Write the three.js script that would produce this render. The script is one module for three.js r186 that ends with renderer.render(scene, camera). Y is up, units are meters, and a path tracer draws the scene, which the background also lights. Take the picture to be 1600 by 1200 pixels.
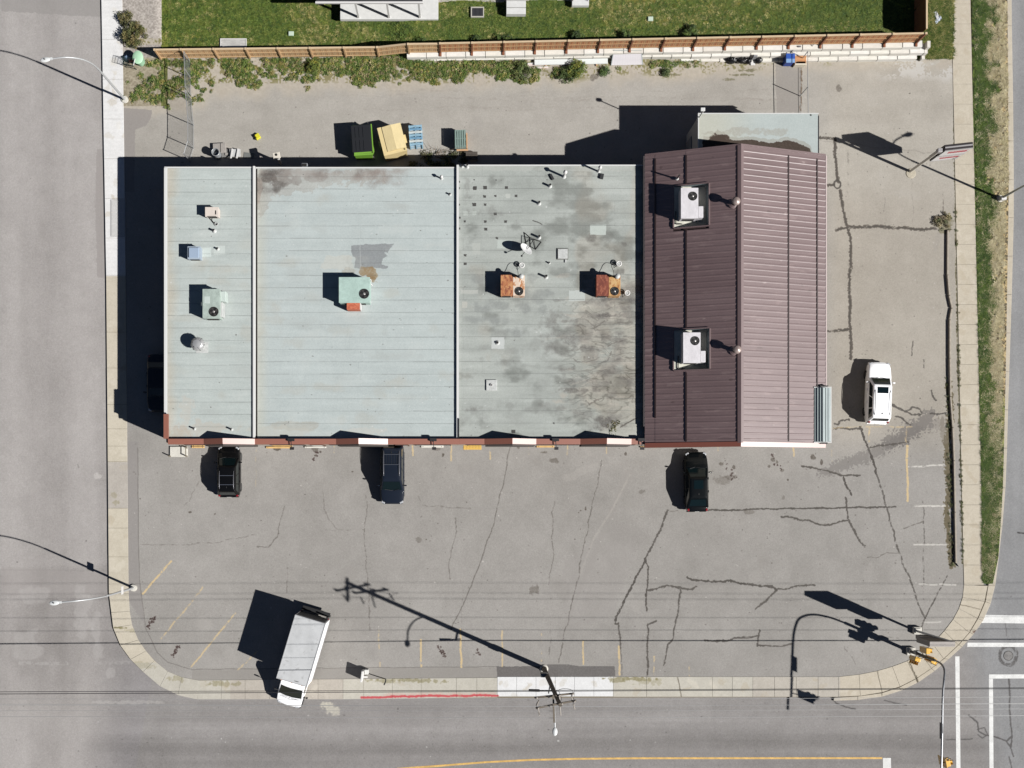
import * as THREE from 'three';
import { mergeGeometries } from 'three/addons/utils/BufferGeometryUtils.js';
import { RoundedBoxGeometry } from 'three/addons/geometries/RoundedBoxGeometry.js';

// ---------------------------------------------------------------- camera, sky, sun, exposure
const S = 20, CX = 725, CY = 765, HC = 84;          // survey units per metre, point below the drone, drone height
const K = 1.8;                                      // sunlit level ground: seen value over base colour
const scene = new THREE.Scene();
const camera = new THREE.PerspectiveCamera(2 * Math.atan(765 / (S * HC)) * 180 / Math.PI, 4 / 3, 0.5, 3000);
camera.position.set(0, HC, 0);
camera.rotation.set(-Math.PI / 2, 0, 0);
camera.setViewOffset(2040, 1530, 295, 0, 1600, 1200);
camera.updateProjectionMatrix();
const SUN = new THREE.Vector3(0.700, 0.643, 0.306).normalize();
{
  const w = 256, h = 128, d = new Float32Array(w * h * 4), v = new THREE.Vector3();
  for (let j = 0; j < h; j++) for (let i = 0; i < w; i++) {
    const el = ((j + 0.5) / h - 0.5) * Math.PI, az = ((i + 0.5) / w - 0.5) * 2 * Math.PI;
    v.set(Math.cos(el) * Math.cos(az), Math.sin(el), Math.cos(el) * Math.sin(az));
    const up = Math.max(0, v.y), g = Math.pow(1 - up, 3), c = Math.max(0, v.dot(SUN)), m = 0.5 * Math.pow(c, 8) + 1.0 * Math.pow(c, 60);
    const b = 0.052, k = (j * w + i) * 4;
    const dn = v.y < 0 ? 0.6 : 1;
    d[k] = b * dn * (0.30 + 0.75 * g + m); d[k + 1] = b * dn * (0.55 + 0.65 * g + m); d[k + 2] = b * dn * (1.15 + 0.25 * g + 0.9 * m); d[k + 3] = 1;
  }
  const t = new THREE.DataTexture(d, w, h, THREE.RGBAFormat, THREE.FloatType);
  t.mapping = THREE.EquirectangularReflectionMapping; t.magFilter = THREE.LinearFilter; t.minFilter = THREE.LinearFilter; t.needsUpdate = true;
  scene.background = t; scene.environment = t;
}
const sun = new THREE.DirectionalLight(new THREE.Color(1, 0.98, 0.945), 5);
sun.position.copy(SUN).multiplyScalar(150); sun.castShadow = true; sun.shadow.radius = 1;
sun.shadow.mapSize.set(4096, 4096);
Object.assign(sun.shadow.camera, { left: -70, right: 70, top: 60, bottom: -60, near: 1, far: 400 });
scene.add(sun, sun.target);
const renderer = new THREE.WebGLRenderer({ antialias: true });
renderer.toneMapping = THREE.LinearToneMapping;
renderer.toneMappingExposure = 1.7;
renderer.shadowMap.enabled = true; renderer.shadowMap.type = THREE.PCFSoftShadowMap;

// ---------------------------------------------------------------- small tools
let seed = 7;
const rnd = () => { seed = (seed * 1664525 + 1013904223) >>> 0; return seed / 4294967296; };
const rr = (a, b) => a + (b - a) * rnd();
const lerp = (a, b, t) => a + (b - a) * t, clamp = (x, a = 0, b = 1) => x < a ? a : x > b ? b : x;
const sst = (a, b, x) => { const t = clamp((x - a) / (b - a)); return t * t * (3 - 2 * t); };
const NT = new Float32Array(512 * 512); for (let i = 0; i < NT.length; i++) NT[i] = rnd();
function vn(x, y) {
  const xf = Math.floor(x), yf = Math.floor(y); let u = x - xf, v = y - yf; u = u * u * (3 - 2 * u); v = v * v * (3 - 2 * v);
  const a = xf & 511, b = (xf + 1) & 511, c = (yf & 511) << 9, d = ((yf + 1) & 511) << 9;
  const p = NT[c + a] * (1 - u) + NT[c + b] * u, q = NT[d + a] * (1 - u) + NT[d + b] * u;
  return p * (1 - v) + q * v;
}
const fbm = (x, y, o = 3) => { let s = 0, a = 0.5, t = 0; for (let i = 0; i < o; i++) { s += a * vn(x, y); t += a; a *= 0.55; x = x * 2.03 + 17.1; y = y * 2.03 + 5.7; } return s / t - 0.5; };
const s2l = c => c <= 0.04045 ? c / 12.92 : Math.pow((c + 0.055) / 1.055, 2.4);
const l2s = c => c <= 0.0031308 ? c * 12.92 : 1.055 * Math.pow(c, 1 / 2.4) - 0.055;
const ALB = new Uint8Array(1024); for (let i = 0; i < 1024; i++) ALB[i] = Math.round(255 * l2s(Math.min(0.85, s2l(i / 1023) / K)));
const col = (r, g, b) => new THREE.Color().setRGB(...[r, g, b].map(c => s2l(c / 255) / K));   // colour as seen in full sun -> base colour
const G = (px, py, h = 0) => [(px - CX) / S, h, (py - CY) / S];                                 // plan position
const P = (px, py, h = 0) => [(px - CX) / S * (1 - h / HC), h, (py - CY) / S * (1 - h / HC)];   // plan position of something seen there at height h
const plan = (px, py, h) => [CX + (px - CX) * (1 - h / HC), CY + (py - CY) * (1 - h / HC)];

class Paint {                                       // a colour map of a level surface, drawn in plan units
  constructor(x0, y0, x1, y1, res) {
    Object.assign(this, { x0, y0, x1, y1, res, w: Math.round((x1 - x0) * res), h: Math.round((y1 - y0) * res) });
    this.c = new Float32Array(this.w * this.h * 3);
  }
  base(fn) {
    const o = [0, 0, 0];
    for (let j = 0, k = 0; j < this.h; j++) for (let i = 0; i < this.w; i++, k += 3) {
      fn(this.x0 + (i + 0.5) / this.res, this.y0 + (j + 0.5) / this.res, o);
      this.c[k] = o[0]; this.c[k + 1] = o[1]; this.c[k + 2] = o[2];
    }
    return this;
  }
  area(ax, ay, bx, by, fn) {                        // fn(x, y) -> [r, g, b, alpha] or null
    const i0 = Math.max(0, Math.floor((ax - this.x0) * this.res)), i1 = Math.min(this.w, Math.ceil((bx - this.x0) * this.res));
    const j0 = Math.max(0, Math.floor((ay - this.y0) * this.res)), j1 = Math.min(this.h, Math.ceil((by - this.y0) * this.res));
    for (let j = j0; j < j1; j++) for (let i = i0; i < i1; i++) {
      const q = fn(this.x0 + (i + 0.5) / this.res, this.y0 + (j + 0.5) / this.res); if (!q || q[3] <= 0) continue;
      const k = (j * this.w + i) * 3, a = Math.min(1, q[3]);
      for (let m = 0; m < 3; m++) this.c[k + m] += (q[m] - this.c[k + m]) * a;
    }
    return this;
  }
  stroke(pts, w, c, alpha = 1, rough = 0.6, breaks = 0) {
    let ax = 1e9, ay = 1e9, bx = -1e9, by = -1e9; const m = w * 1.5 + 3;
    for (const [x, y] of pts) { ax = Math.min(ax, x); ay = Math.min(ay, y); bx = Math.max(bx, x); by = Math.max(by, y); }
    ax -= m; ay -= m; bx += m; by += m;
    const i0 = Math.max(0, Math.floor((ax - this.x0) * this.res)), i1 = Math.min(this.w, Math.ceil((bx - this.x0) * this.res));
    const j0 = Math.max(0, Math.floor((ay - this.y0) * this.res)), j1 = Math.min(this.h, Math.ceil((by - this.y0) * this.res));
    const W = i1 - i0, Hh = j1 - j0; if (W <= 0 || Hh <= 0) return this;
    const mask = new Float32Array(W * Hh), e = Math.max(0.35, 0.5 / this.res);
    for (let s = 0; s + 1 < pts.length; s++) {
      const [x1, y1] = pts[s], [x2, y2] = pts[s + 1], dx = x2 - x1, dy = y2 - y1, L = dx * dx + dy * dy || 1e-6;
      const a0 = Math.max(0, Math.floor((Math.min(x1, x2) - m - this.x0) * this.res) - i0), a1 = Math.min(W, Math.ceil((Math.max(x1, x2) + m - this.x0) * this.res) - i0);
      const b0 = Math.max(0, Math.floor((Math.min(y1, y2) - m - this.y0) * this.res) - j0), b1 = Math.min(Hh, Math.ceil((Math.max(y1, y2) + m - this.y0) * this.res) - j0);
      for (let j = b0; j < b1; j++) for (let i = a0; i < a1; i++) {
        let x = this.x0 + (i + i0 + 0.5) / this.res, y = this.y0 + (j + j0 + 0.5) / this.res;
        const wx = x + rough * (2.6 * (vn(x * 0.07, y * 0.07) - 0.5) + 1.1 * (vn(x * 0.3, y * 0.3) - 0.5)), wy = y + rough * (2.6 * (vn(x * 0.07 + 91, y * 0.07 + 37) - 0.5) + 1.1 * (vn(x * 0.3 + 91, y * 0.3 + 37) - 0.5));
        const t = clamp(((wx - x1) * dx + (wy - y1) * dy) / L), d = Math.hypot(wx - x1 - t * dx, wy - y1 - t * dy);
        const ww = w / 2 * (1 + rough * (vn(x * 0.5 + 3, y * 0.5) - 0.5));
        const cv = 1 - sst(ww - e, ww + e, d); if (cv > mask[j * W + i]) mask[j * W + i] = cv;
      }
    }
    for (let j = 0; j < Hh; j++) for (let i = 0; i < W; i++) {
      let a = mask[j * W + i] * alpha; if (a <= 0) continue;
      const x = i + i0, y = j + j0;
      if (breaks) a *= sst(breaks - 0.15, breaks + 0.15, vn(x * 0.25 / this.res + 7, y * 0.25 / this.res) * 0.65 + vn(x * 0.9, y * 0.9) * 0.35);
      const k = ((j + j0) * this.w + i + i0) * 3;
      for (let q = 0; q < 3; q++) this.c[k + q] += (c[q] - this.c[k + q]) * a;
    }
    return this;
  }
  blob(cx, cy, rx, ry, c, alpha = 1, rot = 0, ragged = 0.8, freq = 0.2, soft = 0.75) {   // a stain with a ragged outline and a grain
    const R = Math.max(rx, ry) * 1.8, cs = Math.cos(rot), sn = Math.sin(rot);
    return this.area(cx - R, cy - R, cx + R, cy + R, (x, y) => {
      const u = ((x - cx) * cs + (y - cy) * sn) / rx, v = (-(x - cx) * sn + (y - cy) * cs) / ry;
      const d = Math.hypot(u, v) + ragged * fbm(x * freq + cx, y * freq + cy, 3) * 2;
      return [c[0], c[1], c[2], alpha * (1 - sst(soft, 1.1, d)) * (0.7 + 0.6 * vn(x * 0.7, y * 0.7))];
    });
  }
  poly(pts, c, alpha = 1, ragged = 0, grain = 0) {
    const xs = pts.map(p => p[0]), ys = pts.map(p => p[1]);
    return this.area(Math.min(...xs) - 2, Math.min(...ys) - 2, Math.max(...xs) + 2, Math.max(...ys) + 2, (x, y) => {
      const X = x + ragged * fbm(x * 0.15, y * 0.15, 3) * 2, Y = y + ragged * fbm(x * 0.15 + 50, y * 0.15, 3) * 2; let on = false;
      for (let i = 0, j = pts.length - 1; i < pts.length; j = i++) { const [xi, yi] = pts[i], [xj, yj] = pts[j]; if ((yi > Y) !== (yj > Y) && X < (xj - xi) * (Y - yi) / (yj - yi) + xi) on = !on; }
      if (!on) return null; const g = grain * (vn(x * 0.8, y * 0.8) - 0.5);
      return [c[0] + g, c[1] + g, c[2] + g, alpha];
    });
  }
  texture() {
    const n = this.w * this.h, d = new Uint8Array(n * 4);
    for (let i = 0; i < n; i++) { for (let m = 0; m < 3; m++) d[i * 4 + m] = ALB[Math.round(clamp(this.c[i * 3 + m] / 255) * 1023)]; d[i * 4 + 3] = 255; }
    const t = new THREE.DataTexture(d, this.w, this.h); t.colorSpace = THREE.SRGBColorSpace; t.magFilter = THREE.LinearFilter; t.minFilter = THREE.LinearMipmapLinearFilter; t.generateMipmaps = true; t.needsUpdate = true;
    this.c = null; return t;
  }
  uv(g) { const p = g.attributes.position, u = g.attributes.uv || (g.setAttribute('uv', new THREE.BufferAttribute(new Float32Array(p.count * 2), 2)), g.attributes.uv); for (let i = 0; i < p.count; i++) u.setXY(i, (p.getX(i) * S + CX - this.x0) / (this.x1 - this.x0), (p.getZ(i) * S + CY - this.y0) / (this.y1 - this.y0)); return g; }
}

// geometry pieces
const NI = g => { if (g.index) g = g.toNonIndexed(); for (const k of Object.keys(g.attributes)) if (!['position', 'normal', 'uv'].includes(k)) g.deleteAttribute(k); return g; };
function bx(w, h, d, x, y, z, ry = 0, rx = 0, rz = 0) { const g = new THREE.BoxGeometry(w, h, d); g.translate(0, h / 2, 0); if (rx) g.rotateX(rx); if (rz) g.rotateZ(rz); if (ry) g.rotateY(ry); return g.translate(x, y, z); }
function rb(w, h, d, r, x, y, z, ry = 0) { const g = new RoundedBoxGeometry(w, h, d, 2, Math.min(r, w / 2.01, h / 2.01, d / 2.01)); g.translate(0, h / 2, 0); if (ry) g.rotateY(ry); return g.translate(x, y, z); }
function cy(rt, rbm, h, x, y, z, n = 16) { const g = new THREE.CylinderGeometry(rt, rbm, h, n); return g.translate(x, y + h / 2, z); }
function bar(a, b, r, n = 6, r2 = r) { const A = new THREE.Vector3(...a), B = new THREE.Vector3(...b), d = B.clone().sub(A), g = new THREE.CylinderGeometry(r2, r, d.length(), n); g.applyQuaternion(new THREE.Quaternion().setFromUnitVectors(new THREE.Vector3(0, 1, 0), d.normalize())); return g.translate((A.x + B.x) / 2, (A.y + B.y) / 2, (A.z + B.z) / 2); }
function beam(a, b, w, h) { const A = new THREE.Vector3(...a), B = new THREE.Vector3(...b), d = B.clone().sub(A), L = d.length(); const g = new THREE.BoxGeometry(w, h, L); g.applyMatrix4(new THREE.Matrix4().lookAt(A, B, new THREE.Vector3(0, Math.abs(d.y) > 0.99 * L ? 0 : 1, Math.abs(d.y) > 0.99 * L ? 1 : 0))); return g.translate((A.x + B.x) / 2, (A.y + B.y) / 2, (A.z + B.z) / 2); }
function tube(pts, r, seg = 24, n = 6) { return new THREE.TubeGeometry(new THREE.CatmullRomCurve3(pts.map(p => new THREE.Vector3(...p)), false, 'centripetal'), seg, r, n); }
function lathe(prof, x, y, z, n = 20) { return new THREE.LatheGeometry(prof.map(p => new THREE.Vector2(p[0], p[1])), n).translate(x, y, z); }
function ring(R, r, x, y, z, n = 24) { return new THREE.TorusGeometry(R, r, 6, n).rotateX(Math.PI / 2).translate(x, y, z); }
function slabG(pts, y0, y1, bev = 0) {              // vertical prism over a plan outline given in metres [x, z]
  const a = THREE.ShapeUtils.isClockWise(pts.map(p => new THREE.Vector2(p[0], -p[1]))) ? [...pts].reverse() : pts;
  const sh = new THREE.Shape(a.map(p => new THREE.Vector2(p[0], -p[1])));
  const g = new THREE.ExtrudeGeometry(sh, bev ? { depth: y1 - y0 - bev, bevelEnabled: true, bevelThickness: bev, bevelSize: bev, bevelOffset: -bev, bevelSegments: 1, curveSegments: 1 } : { depth: y1 - y0, bevelEnabled: false });
  return g.rotateX(-Math.PI / 2).translate(0, y0, 0);
}
const pl = pts => pts.map(([x, y]) => [(x - CX) / S, (y - CY) / S]);
function quads(list) {                              // list of [a, b, c, d] corners, flat shaded
  const p = [], u = []; for (const [a, b, c, d] of list) { p.push(...a, ...b, ...c, ...a, ...c, ...d); u.push(0, 0, 1, 0, 1, 1, 0, 0, 1, 1, 0, 1); }
  const g = new THREE.BufferGeometry(); g.setAttribute('position', new THREE.Float32BufferAttribute(p, 3)); g.setAttribute('uv', new THREE.Float32BufferAttribute(u, 2)); g.computeVertexNormals(); return g;
}
function loft(rings, closed = true) {               // rings of equal length, smooth
  const n = rings[0].length, p = rings.flat(2), ix = [], u = [];
  rings.forEach((r, i) => r.forEach((q, j) => u.push(j / n, i / rings.length)));
  for (let i = 0; i + 1 < rings.length; i++) for (let j = 0; j < (closed ? n : n - 1); j++) { const a = i * n + j, b = i * n + (j + 1) % n; ix.push(a, b, b + n, a, b + n, a + n); }
  const g = new THREE.BufferGeometry(); g.setAttribute('position', new THREE.Float32BufferAttribute(p, 3)); g.setAttribute('uv', new THREE.Float32BufferAttribute(u, 2)); g.setIndex(ix); g.computeVertexNormals(); return g;
}
// scene objects
const used = {};
const numbered = n => { const k = used[n] = (used[n] ?? -1) + 1; return k ? `${n}_${String(k).padStart(3, '0')}` : n; };
function tag(o, label, category, group, kind) { o.userData.label = label; o.userData.category = category; if (group) o.userData.group = group; if (kind) o.userData.kind = kind; return o; }
function thing(name, label, category, pos = [0, 0, 0], turn = 0, group) {
  const o = new THREE.Group(); o.name = numbered(name); o.position.set(...pos); o.rotation.y = turn; scene.add(o); return tag(o, label, category, group);
}
function thingW(...a) { const o = thing(...a); o._w = true; return o; }   // parts of it are given in place
function obj(name, geos, mat, parent = scene) {
  const list = (Array.isArray(geos) ? geos : [geos]).map(NI);
  const g = list.length > 1 ? mergeGeometries(list) : list[0];
  let r = parent; while (r && !r._w && r.parent) r = r.parent;
  if (r && r._w) g.translate(-r.position.x, -r.position.y, -r.position.z);
  const m = new THREE.Mesh(g, mat); m.castShadow = m.receiveShadow = true;
  m.name = parent === scene ? numbered(name) : name; parent.add(m); return m;
}
const ground = (name, geos, mat, label, category) => tag(obj(name, geos, mat), label, category, null, 'structure');
function dup(o, pos, turn, label, group) { const c = o.clone(); c.name = numbered(o.name.replace(/_\d{3}$/, '')); c.userData = { ...o.userData }; scene.add(c); if (pos) c.position.set(...pos); if (turn != null) c.rotation.y = turn; if (label) c.userData.label = label; if (group) c.userData.group = group; return c; }
const mats = {};
function M(key, c, rough = 0.8, metal = 0, extra = {}) { return mats[key] ??= new THREE.MeshStandardMaterial({ name: key, color: Array.isArray(c) ? col(...c) : c, roughness: rough, metalness: metal, side: THREE.DoubleSide, ...extra }); }
function MP(key, c, rough = 0.4, metal = 0, extra = {}) { return mats[key] ??= new THREE.MeshPhysicalMaterial({ name: key, color: Array.isArray(c) ? col(...c) : c, roughness: rough, metalness: metal, side: THREE.DoubleSide, ...extra }); }
const mapped = (key, paint, rough = 0.95, extra = {}) => mats[key] ??= new THREE.MeshStandardMaterial({ name: key, map: paint.texture(), roughness: rough, side: THREE.DoubleSide, ...extra });
function speckle(key, c, amt, rough = 0.8, scale = 1, extra = {}) {      // a small tiling colour map with coarse and fine grain
  if (mats[key]) return mats[key];
  const n = 256, d = new Uint8Array(n * n * 4);
  for (let j = 0; j < n; j++) for (let i = 0; i < n; i++) {
    const w = (a, f) => { const u = i / n, v = j / n, s = (x, y) => fbm(x * f + a, y * f + a, 3); return s(u, v) * (1 - u) * (1 - v) + s(u - 1, v) * u * (1 - v) + s(u, v - 1) * (1 - u) * v + s(u - 1, v - 1) * u * v; };
    const g = 1 + amt * (w(3, 6) * 1.6 + w(40, 30) * 1.2 + (rnd() - 0.5) * 0.5), k = (j * n + i) * 4;
    for (let m = 0; m < 3; m++) d[k + m] = ALB[Math.round(clamp(c[m] * g / 255) * 1023)]; d[k + 3] = 255;
  }
  const t = new THREE.DataTexture(d, n, n); t.colorSpace = THREE.SRGBColorSpace; t.wrapS = t.wrapT = THREE.RepeatWrapping; t.magFilter = THREE.LinearFilter; t.repeat.set(scale, scale); t.needsUpdate = true;
  return mats[key] = new THREE.MeshStandardMaterial({ name: key, map: t, roughness: rough, side: THREE.DoubleSide, ...extra });
}
// ---------------------------------------------------------------- the setting: ground, roads, lot, walks
const RY = -0.13;
{ const g = new THREE.PlaneGeometry(2400, 2400, 1, 1).rotateX(-Math.PI / 2).translate(0, -0.4, 0);
  ground('ground', g, speckle('earth', [150, 140, 112], 0.3, 0.98, 300), 'dry earth reaching away on all sides beyond the streets', 'ground'); }

const roadPaint = new Paint(-300, -300, 1900, 1500, 0.93).base((x, y, o) => {
  let r, g, b;
  const L = fbm(x * 0.012, y * 0.012, 3), Mm = fbm(x * 0.06, y * 0.06, 3), F = vn(x * 0.9, y * 0.9) - 0.5, F2 = (vn(x * 2.3, y * 2.3) - 0.5);
  const west = 1 - sst(150, 260, x + 0.9 * Math.max(0, y - 930) * 0.2), east = sst(1480, 1540, x - Math.max(0, y - 960) * 0.2);
  r = 149; g = 145; b = 142;                                             // street along the bottom
  const yy = y - 6 * Math.sin(x * 0.004) + 18 * fbm(x * 0.004, y * 0.03, 2);
  let t = -14 * Math.exp(-Math.pow((yy - 1166) / 13, 2)) + 7 * Math.exp(-Math.pow((yy - 1135) / 14, 2)) - 6 * Math.exp(-Math.pow((yy - 1190) / 10, 2));   // wheel tracks polished dark by tyres
  t += 16 * fbm(x * 0.003, y * 0.12, 3);
  r += t; g += t; b += t + 1;
  if (west > 0) { const w2 = 12 * fbm(x * 0.05, y * 0.004, 3) + 5 * Math.sin(x * 0.055 + 0.7); r += (172 + w2 - r) * west; g += (167 + w2 - g) * west; b += (162 + w2 - b) * west;
    const jn = sst(885, 900, y + 0.06 * x) * west * sst(1130, 1080, y); const dk = jn * (12 + 24 * fbm(x * 0.03, y * 0.008, 3)); r -= dk; g -= dk; b -= dk - 2; }
  if (east > 0) { const w2 = 12 * fbm(x * 0.09, y * 0.004, 3); r += (149 + w2 - r) * east; g += (149 + w2 - g) * east; b += (150 + w2 - b) * east; }
  const n = 11 * L + 11 * Mm + 13 * F + 16 * F2; o[0] = r + n; o[1] = g + n; o[2] = b + n;
});
roadPaint
  .poly([[150, 232], [164, 232], [166, 434], [151, 434], [148, 330]], [160, 154, 151], 0.75, 1.5, 8)
  .poly([[0, 16], [160, 26], [160, -40], [0, -40]], [150, 146, 143], 0.6, 2, 8)
  .poly([[0, 885], [110, 892], [165, 893], [168, 930], [0, 930]], [166, 160, 157], 0.5, 3, 6);
for (let i = 0; i < 5; i++) roadPaint.blob([130, 60, 150, 170, 40][i], [945, 930, 990, 1052, 1010][i], [16, 26, 9, 9, 20][i], [40, 16, 40, 9, 30][i], [190, 186, 183], 0.4, 0, 0.9, 0.05);
roadPaint.blob(517, 1109, 16, 9, [212, 206, 190], 0.7, 0.3, 0.9, 0.14).blob(200, 1098, 60, 3, [196, 192, 188], 0.4);
roadPaint.blob(152, 743, 6, 6, [205, 200, 196], 0.6).stroke([[120, 725], [122, 731]], 1.2, [90, 86, 84], 0.6).stroke([[135, 1037], [200, 1036]], 5, [186, 183, 180], 0.3, 0.6, 0.4).stroke([[30, 1037], [103, 1037]], 5, [188, 185, 182], 0.45, 0.6, 0.45);
for (let i = 0; i < 260; i++) { const x = rr(-100, 1650), y = rnd() < 0.6 ? rr(1094, 1230) : rr(-100, 1200); roadPaint.blob(x, y, rr(0.6, 1.6), rr(0.6, 1.3), rnd() < 0.35 ? [205, 203, 200] : [96, 92, 90], rr(0.3, 0.8), 0, 0.5); }
const RC = [84, 81, 80];
roadPaint.stroke([[1299, 1089], [1307, 1099], [1320, 1104], [1337, 1108]], 2, RC, 0.9).stroke([[1383, 1095], [1400, 1100], [1417, 1102]], 1.8, RC, 0.8)
  .stroke([[1515, 1117], [1528, 1130], [1530, 1144], [1542, 1149], [1560, 1153], [1572, 1158]], 2.2, RC, 0.9).stroke([[1480, 1157], [1520, 1155]], 1.6, RC, 0.8).stroke([[1528, 1141], [1540, 1137], [1545, 1149], [1536, 1154], [1529, 1149]], 1.7, RC, 0.8)
  .stroke([[1578, 1060], [1579, 1110], [1583, 1150], [1581, 1168], [1574, 1160], [1583, 1150]], 2.4, RC, 0.85).stroke([[1580, 1168], [1585, 1183]], 2, RC, 0.8).stroke([[1578, 1183], [1582, 1200]], 2, RC, 0.8).stroke([[1572, 960], [1573, 994]], 1.2, RC, 0.6)
  .stroke([[1592, 832], [1602, 833]], 2.2, [60, 58, 58], 0.9).stroke([[0, 890], [165, 892]], 1, [140, 135, 132], 0.4);
{ const c = [1577, 1025]; for (let k = 0; k < 3; k++) { const a = []; for (let i = 0; i <= 16; i++) a.push([c[0] + (12 + k * 1.6) * Math.cos(i * 0.4 + k), c[1] + (12.5 + k * 1.6) * Math.sin(i * 0.4 + k)]); roadPaint.stroke(a, 1.6, RC, 0.8, 0.9, 0.35); } }
const roadMat = mapped('road_asphalt', roadPaint, 0.94);
{ const R = (x0, y0, x1, y1) => new THREE.PlaneGeometry((x1 - x0) / S, (y1 - y0) / S).rotateX(-Math.PI / 2).translate(...G((x0 + x1) / 2, (y0 + y1) / 2, RY)), g = mergeGeometries([R(-300, -300, 186, 1500), R(186, 91, 1500, 1500), R(1500, -300, 1900, 1500)]); roadPaint.uv(g);
  var road = ground('road', g, roadMat, 'grey asphalt streets running along the left, bottom and right of the lot', 'road'); }
const whitePaint = speckle('road_white', [238, 238, 236], 0.14, 0.75, 0.5), yellowPaint = speckle('road_yellow', [226, 183, 104], 0.22, 0.75, 0.5);
const mark = (pts, m = whitePaint) => { const g = slabG(pl(pts), RY + 0.001, RY + 0.006); obj('road_marking', g, m, road); };
const stripe = (a, b, w, m) => { const L = Math.hypot(b[0] - a[0], b[1] - a[1]), nx = -(b[1] - a[1]) / L * w / 2, ny = (b[0] - a[0]) / L * w / 2; mark([[a[0] + nx, a[1] + ny], [b[0] + nx, b[1] + ny], [b[0] - nx, b[1] - ny], [a[0] - nx, a[1] - ny]], m); };
{ const cl = [[620, 1202], [683, 1197.5], [760, 1191.5], [830, 1188], [900, 1186.3], [1000, 1185.4], [1379.5, 1185.2]];
  const up = cl.map(([x, y]) => [x, y - 1.5]), dn = [...cl].reverse().map(([x, y]) => [x, y + 1.5]); mark([...up, ...dn], yellowPaint); }
mark([[1380.5, 1185], [1393, 1185], [1394, 1260], [1381.5, 1260]]);
stripe([1497, 1026], [1499.5, 1290], 6.6); stripe([1549.5, 1061], [1551, 1290], 6.4); stripe([1546.5, 1057.5], [1680, 1057], 6.4);
mark([[1541, 961], [1680, 963], [1680, 975.5], [1534, 973.5]]); mark([[1513, 1004.5], [1680, 1005], [1680, 1011.5], [1512.5, 1011]]);
{ const t = thingW('manhole_cover', 'round iron manhole cover in the crosswalk at the bottom right', 'manhole cover', G(1577, 1025, RY));
  obj('frame', ring(0.36, 0.03, ...G(1577, 1025, RY)), M('castiron', [104, 101, 99], 0.7, 0.2), t);
  obj('lid', [cy(0.33, 0.33, 0.012, ...G(1577, 1025, RY)), ...[0, 1, 2].map(k => ring(0.08 + 0.09 * k, 0.012, ...G(1577, 1025, RY + 0.012)))], speckle('iron_lid', [135, 132, 130], 0.3, 0.7), t); }

// ---- the lot
const alleyLine = x => x < 1010 ? 252 : 300;
const weedEdge = x => { const T = [[190, 166], [290, 166], [320, 152], [335, 140], [360, 138], [400, 144], [430, 128], [445, 134], [480, 138], [520, 124], [560, 134], [620, 131], [700, 128], [790, 124], [830, 127], [850, 116], [885, 128], [920, 120], [945, 106], [955, 118], [1000, 112], [1040, 120], [1100, 112], [1200, 104], [1260, 98], [1445, 96], [1490, 90]]; for (let i = 1; i < T.length; i++) if (x <= T[i][0]) { const [a, b] = [T[i - 1], T[i]]; return lerp(a[1], b[1], (x - a[0]) / (b[0] - a[0])); } return 90; };
const lotPaint = new Paint(150, 60, 1550, 1100, 1.42).base((x, y, o) => {
  const L = fbm(x * 0.009, y * 0.009, 3), Mm = fbm(x * 0.05, y * 0.05, 3), F = vn(x * 0.85, y * 0.85) - 0.5, F2 = vn(x * 2.1, y * 2.1) - 0.5;
  let r = 163, g = 159, b = 154;
  const al = 1 - sst(235, 300, y - (x > 1010 ? 40 : 0) + 20 * L), ea = sst(1270, 1320, x) * (1 - sst(640, 740, y));
  r += 13 * al + 13 * ea * (1 - 0.6 * al); g += 12 * al + 10 * ea * (1 - 0.6 * al); b += 9 * al + 4 * ea * (1 - 0.6 * al);
  const st = 10 * fbm(x * 0.01, y * 0.06, 3) * al; r += st; g += st; b += st;
  const n = 18 * L + 13 * Mm + 12 * F + 17 * F2; r += n; g += n; b += n;
  const e = weedEdge(x), ds = sst(e + 24, e - 2, y + 18 * fbm(x * 0.06, y * 0.06, 3)); if (ds > 0 && y < 190) { const d = 20 * fbm(x * 0.3, y * 0.3, 2); r += (188 + d - r) * ds; g += (179 + d - g) * ds; b += (165 + d - b) * ds; }
  o[0] = r; o[1] = g; o[2] = b;
});
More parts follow.
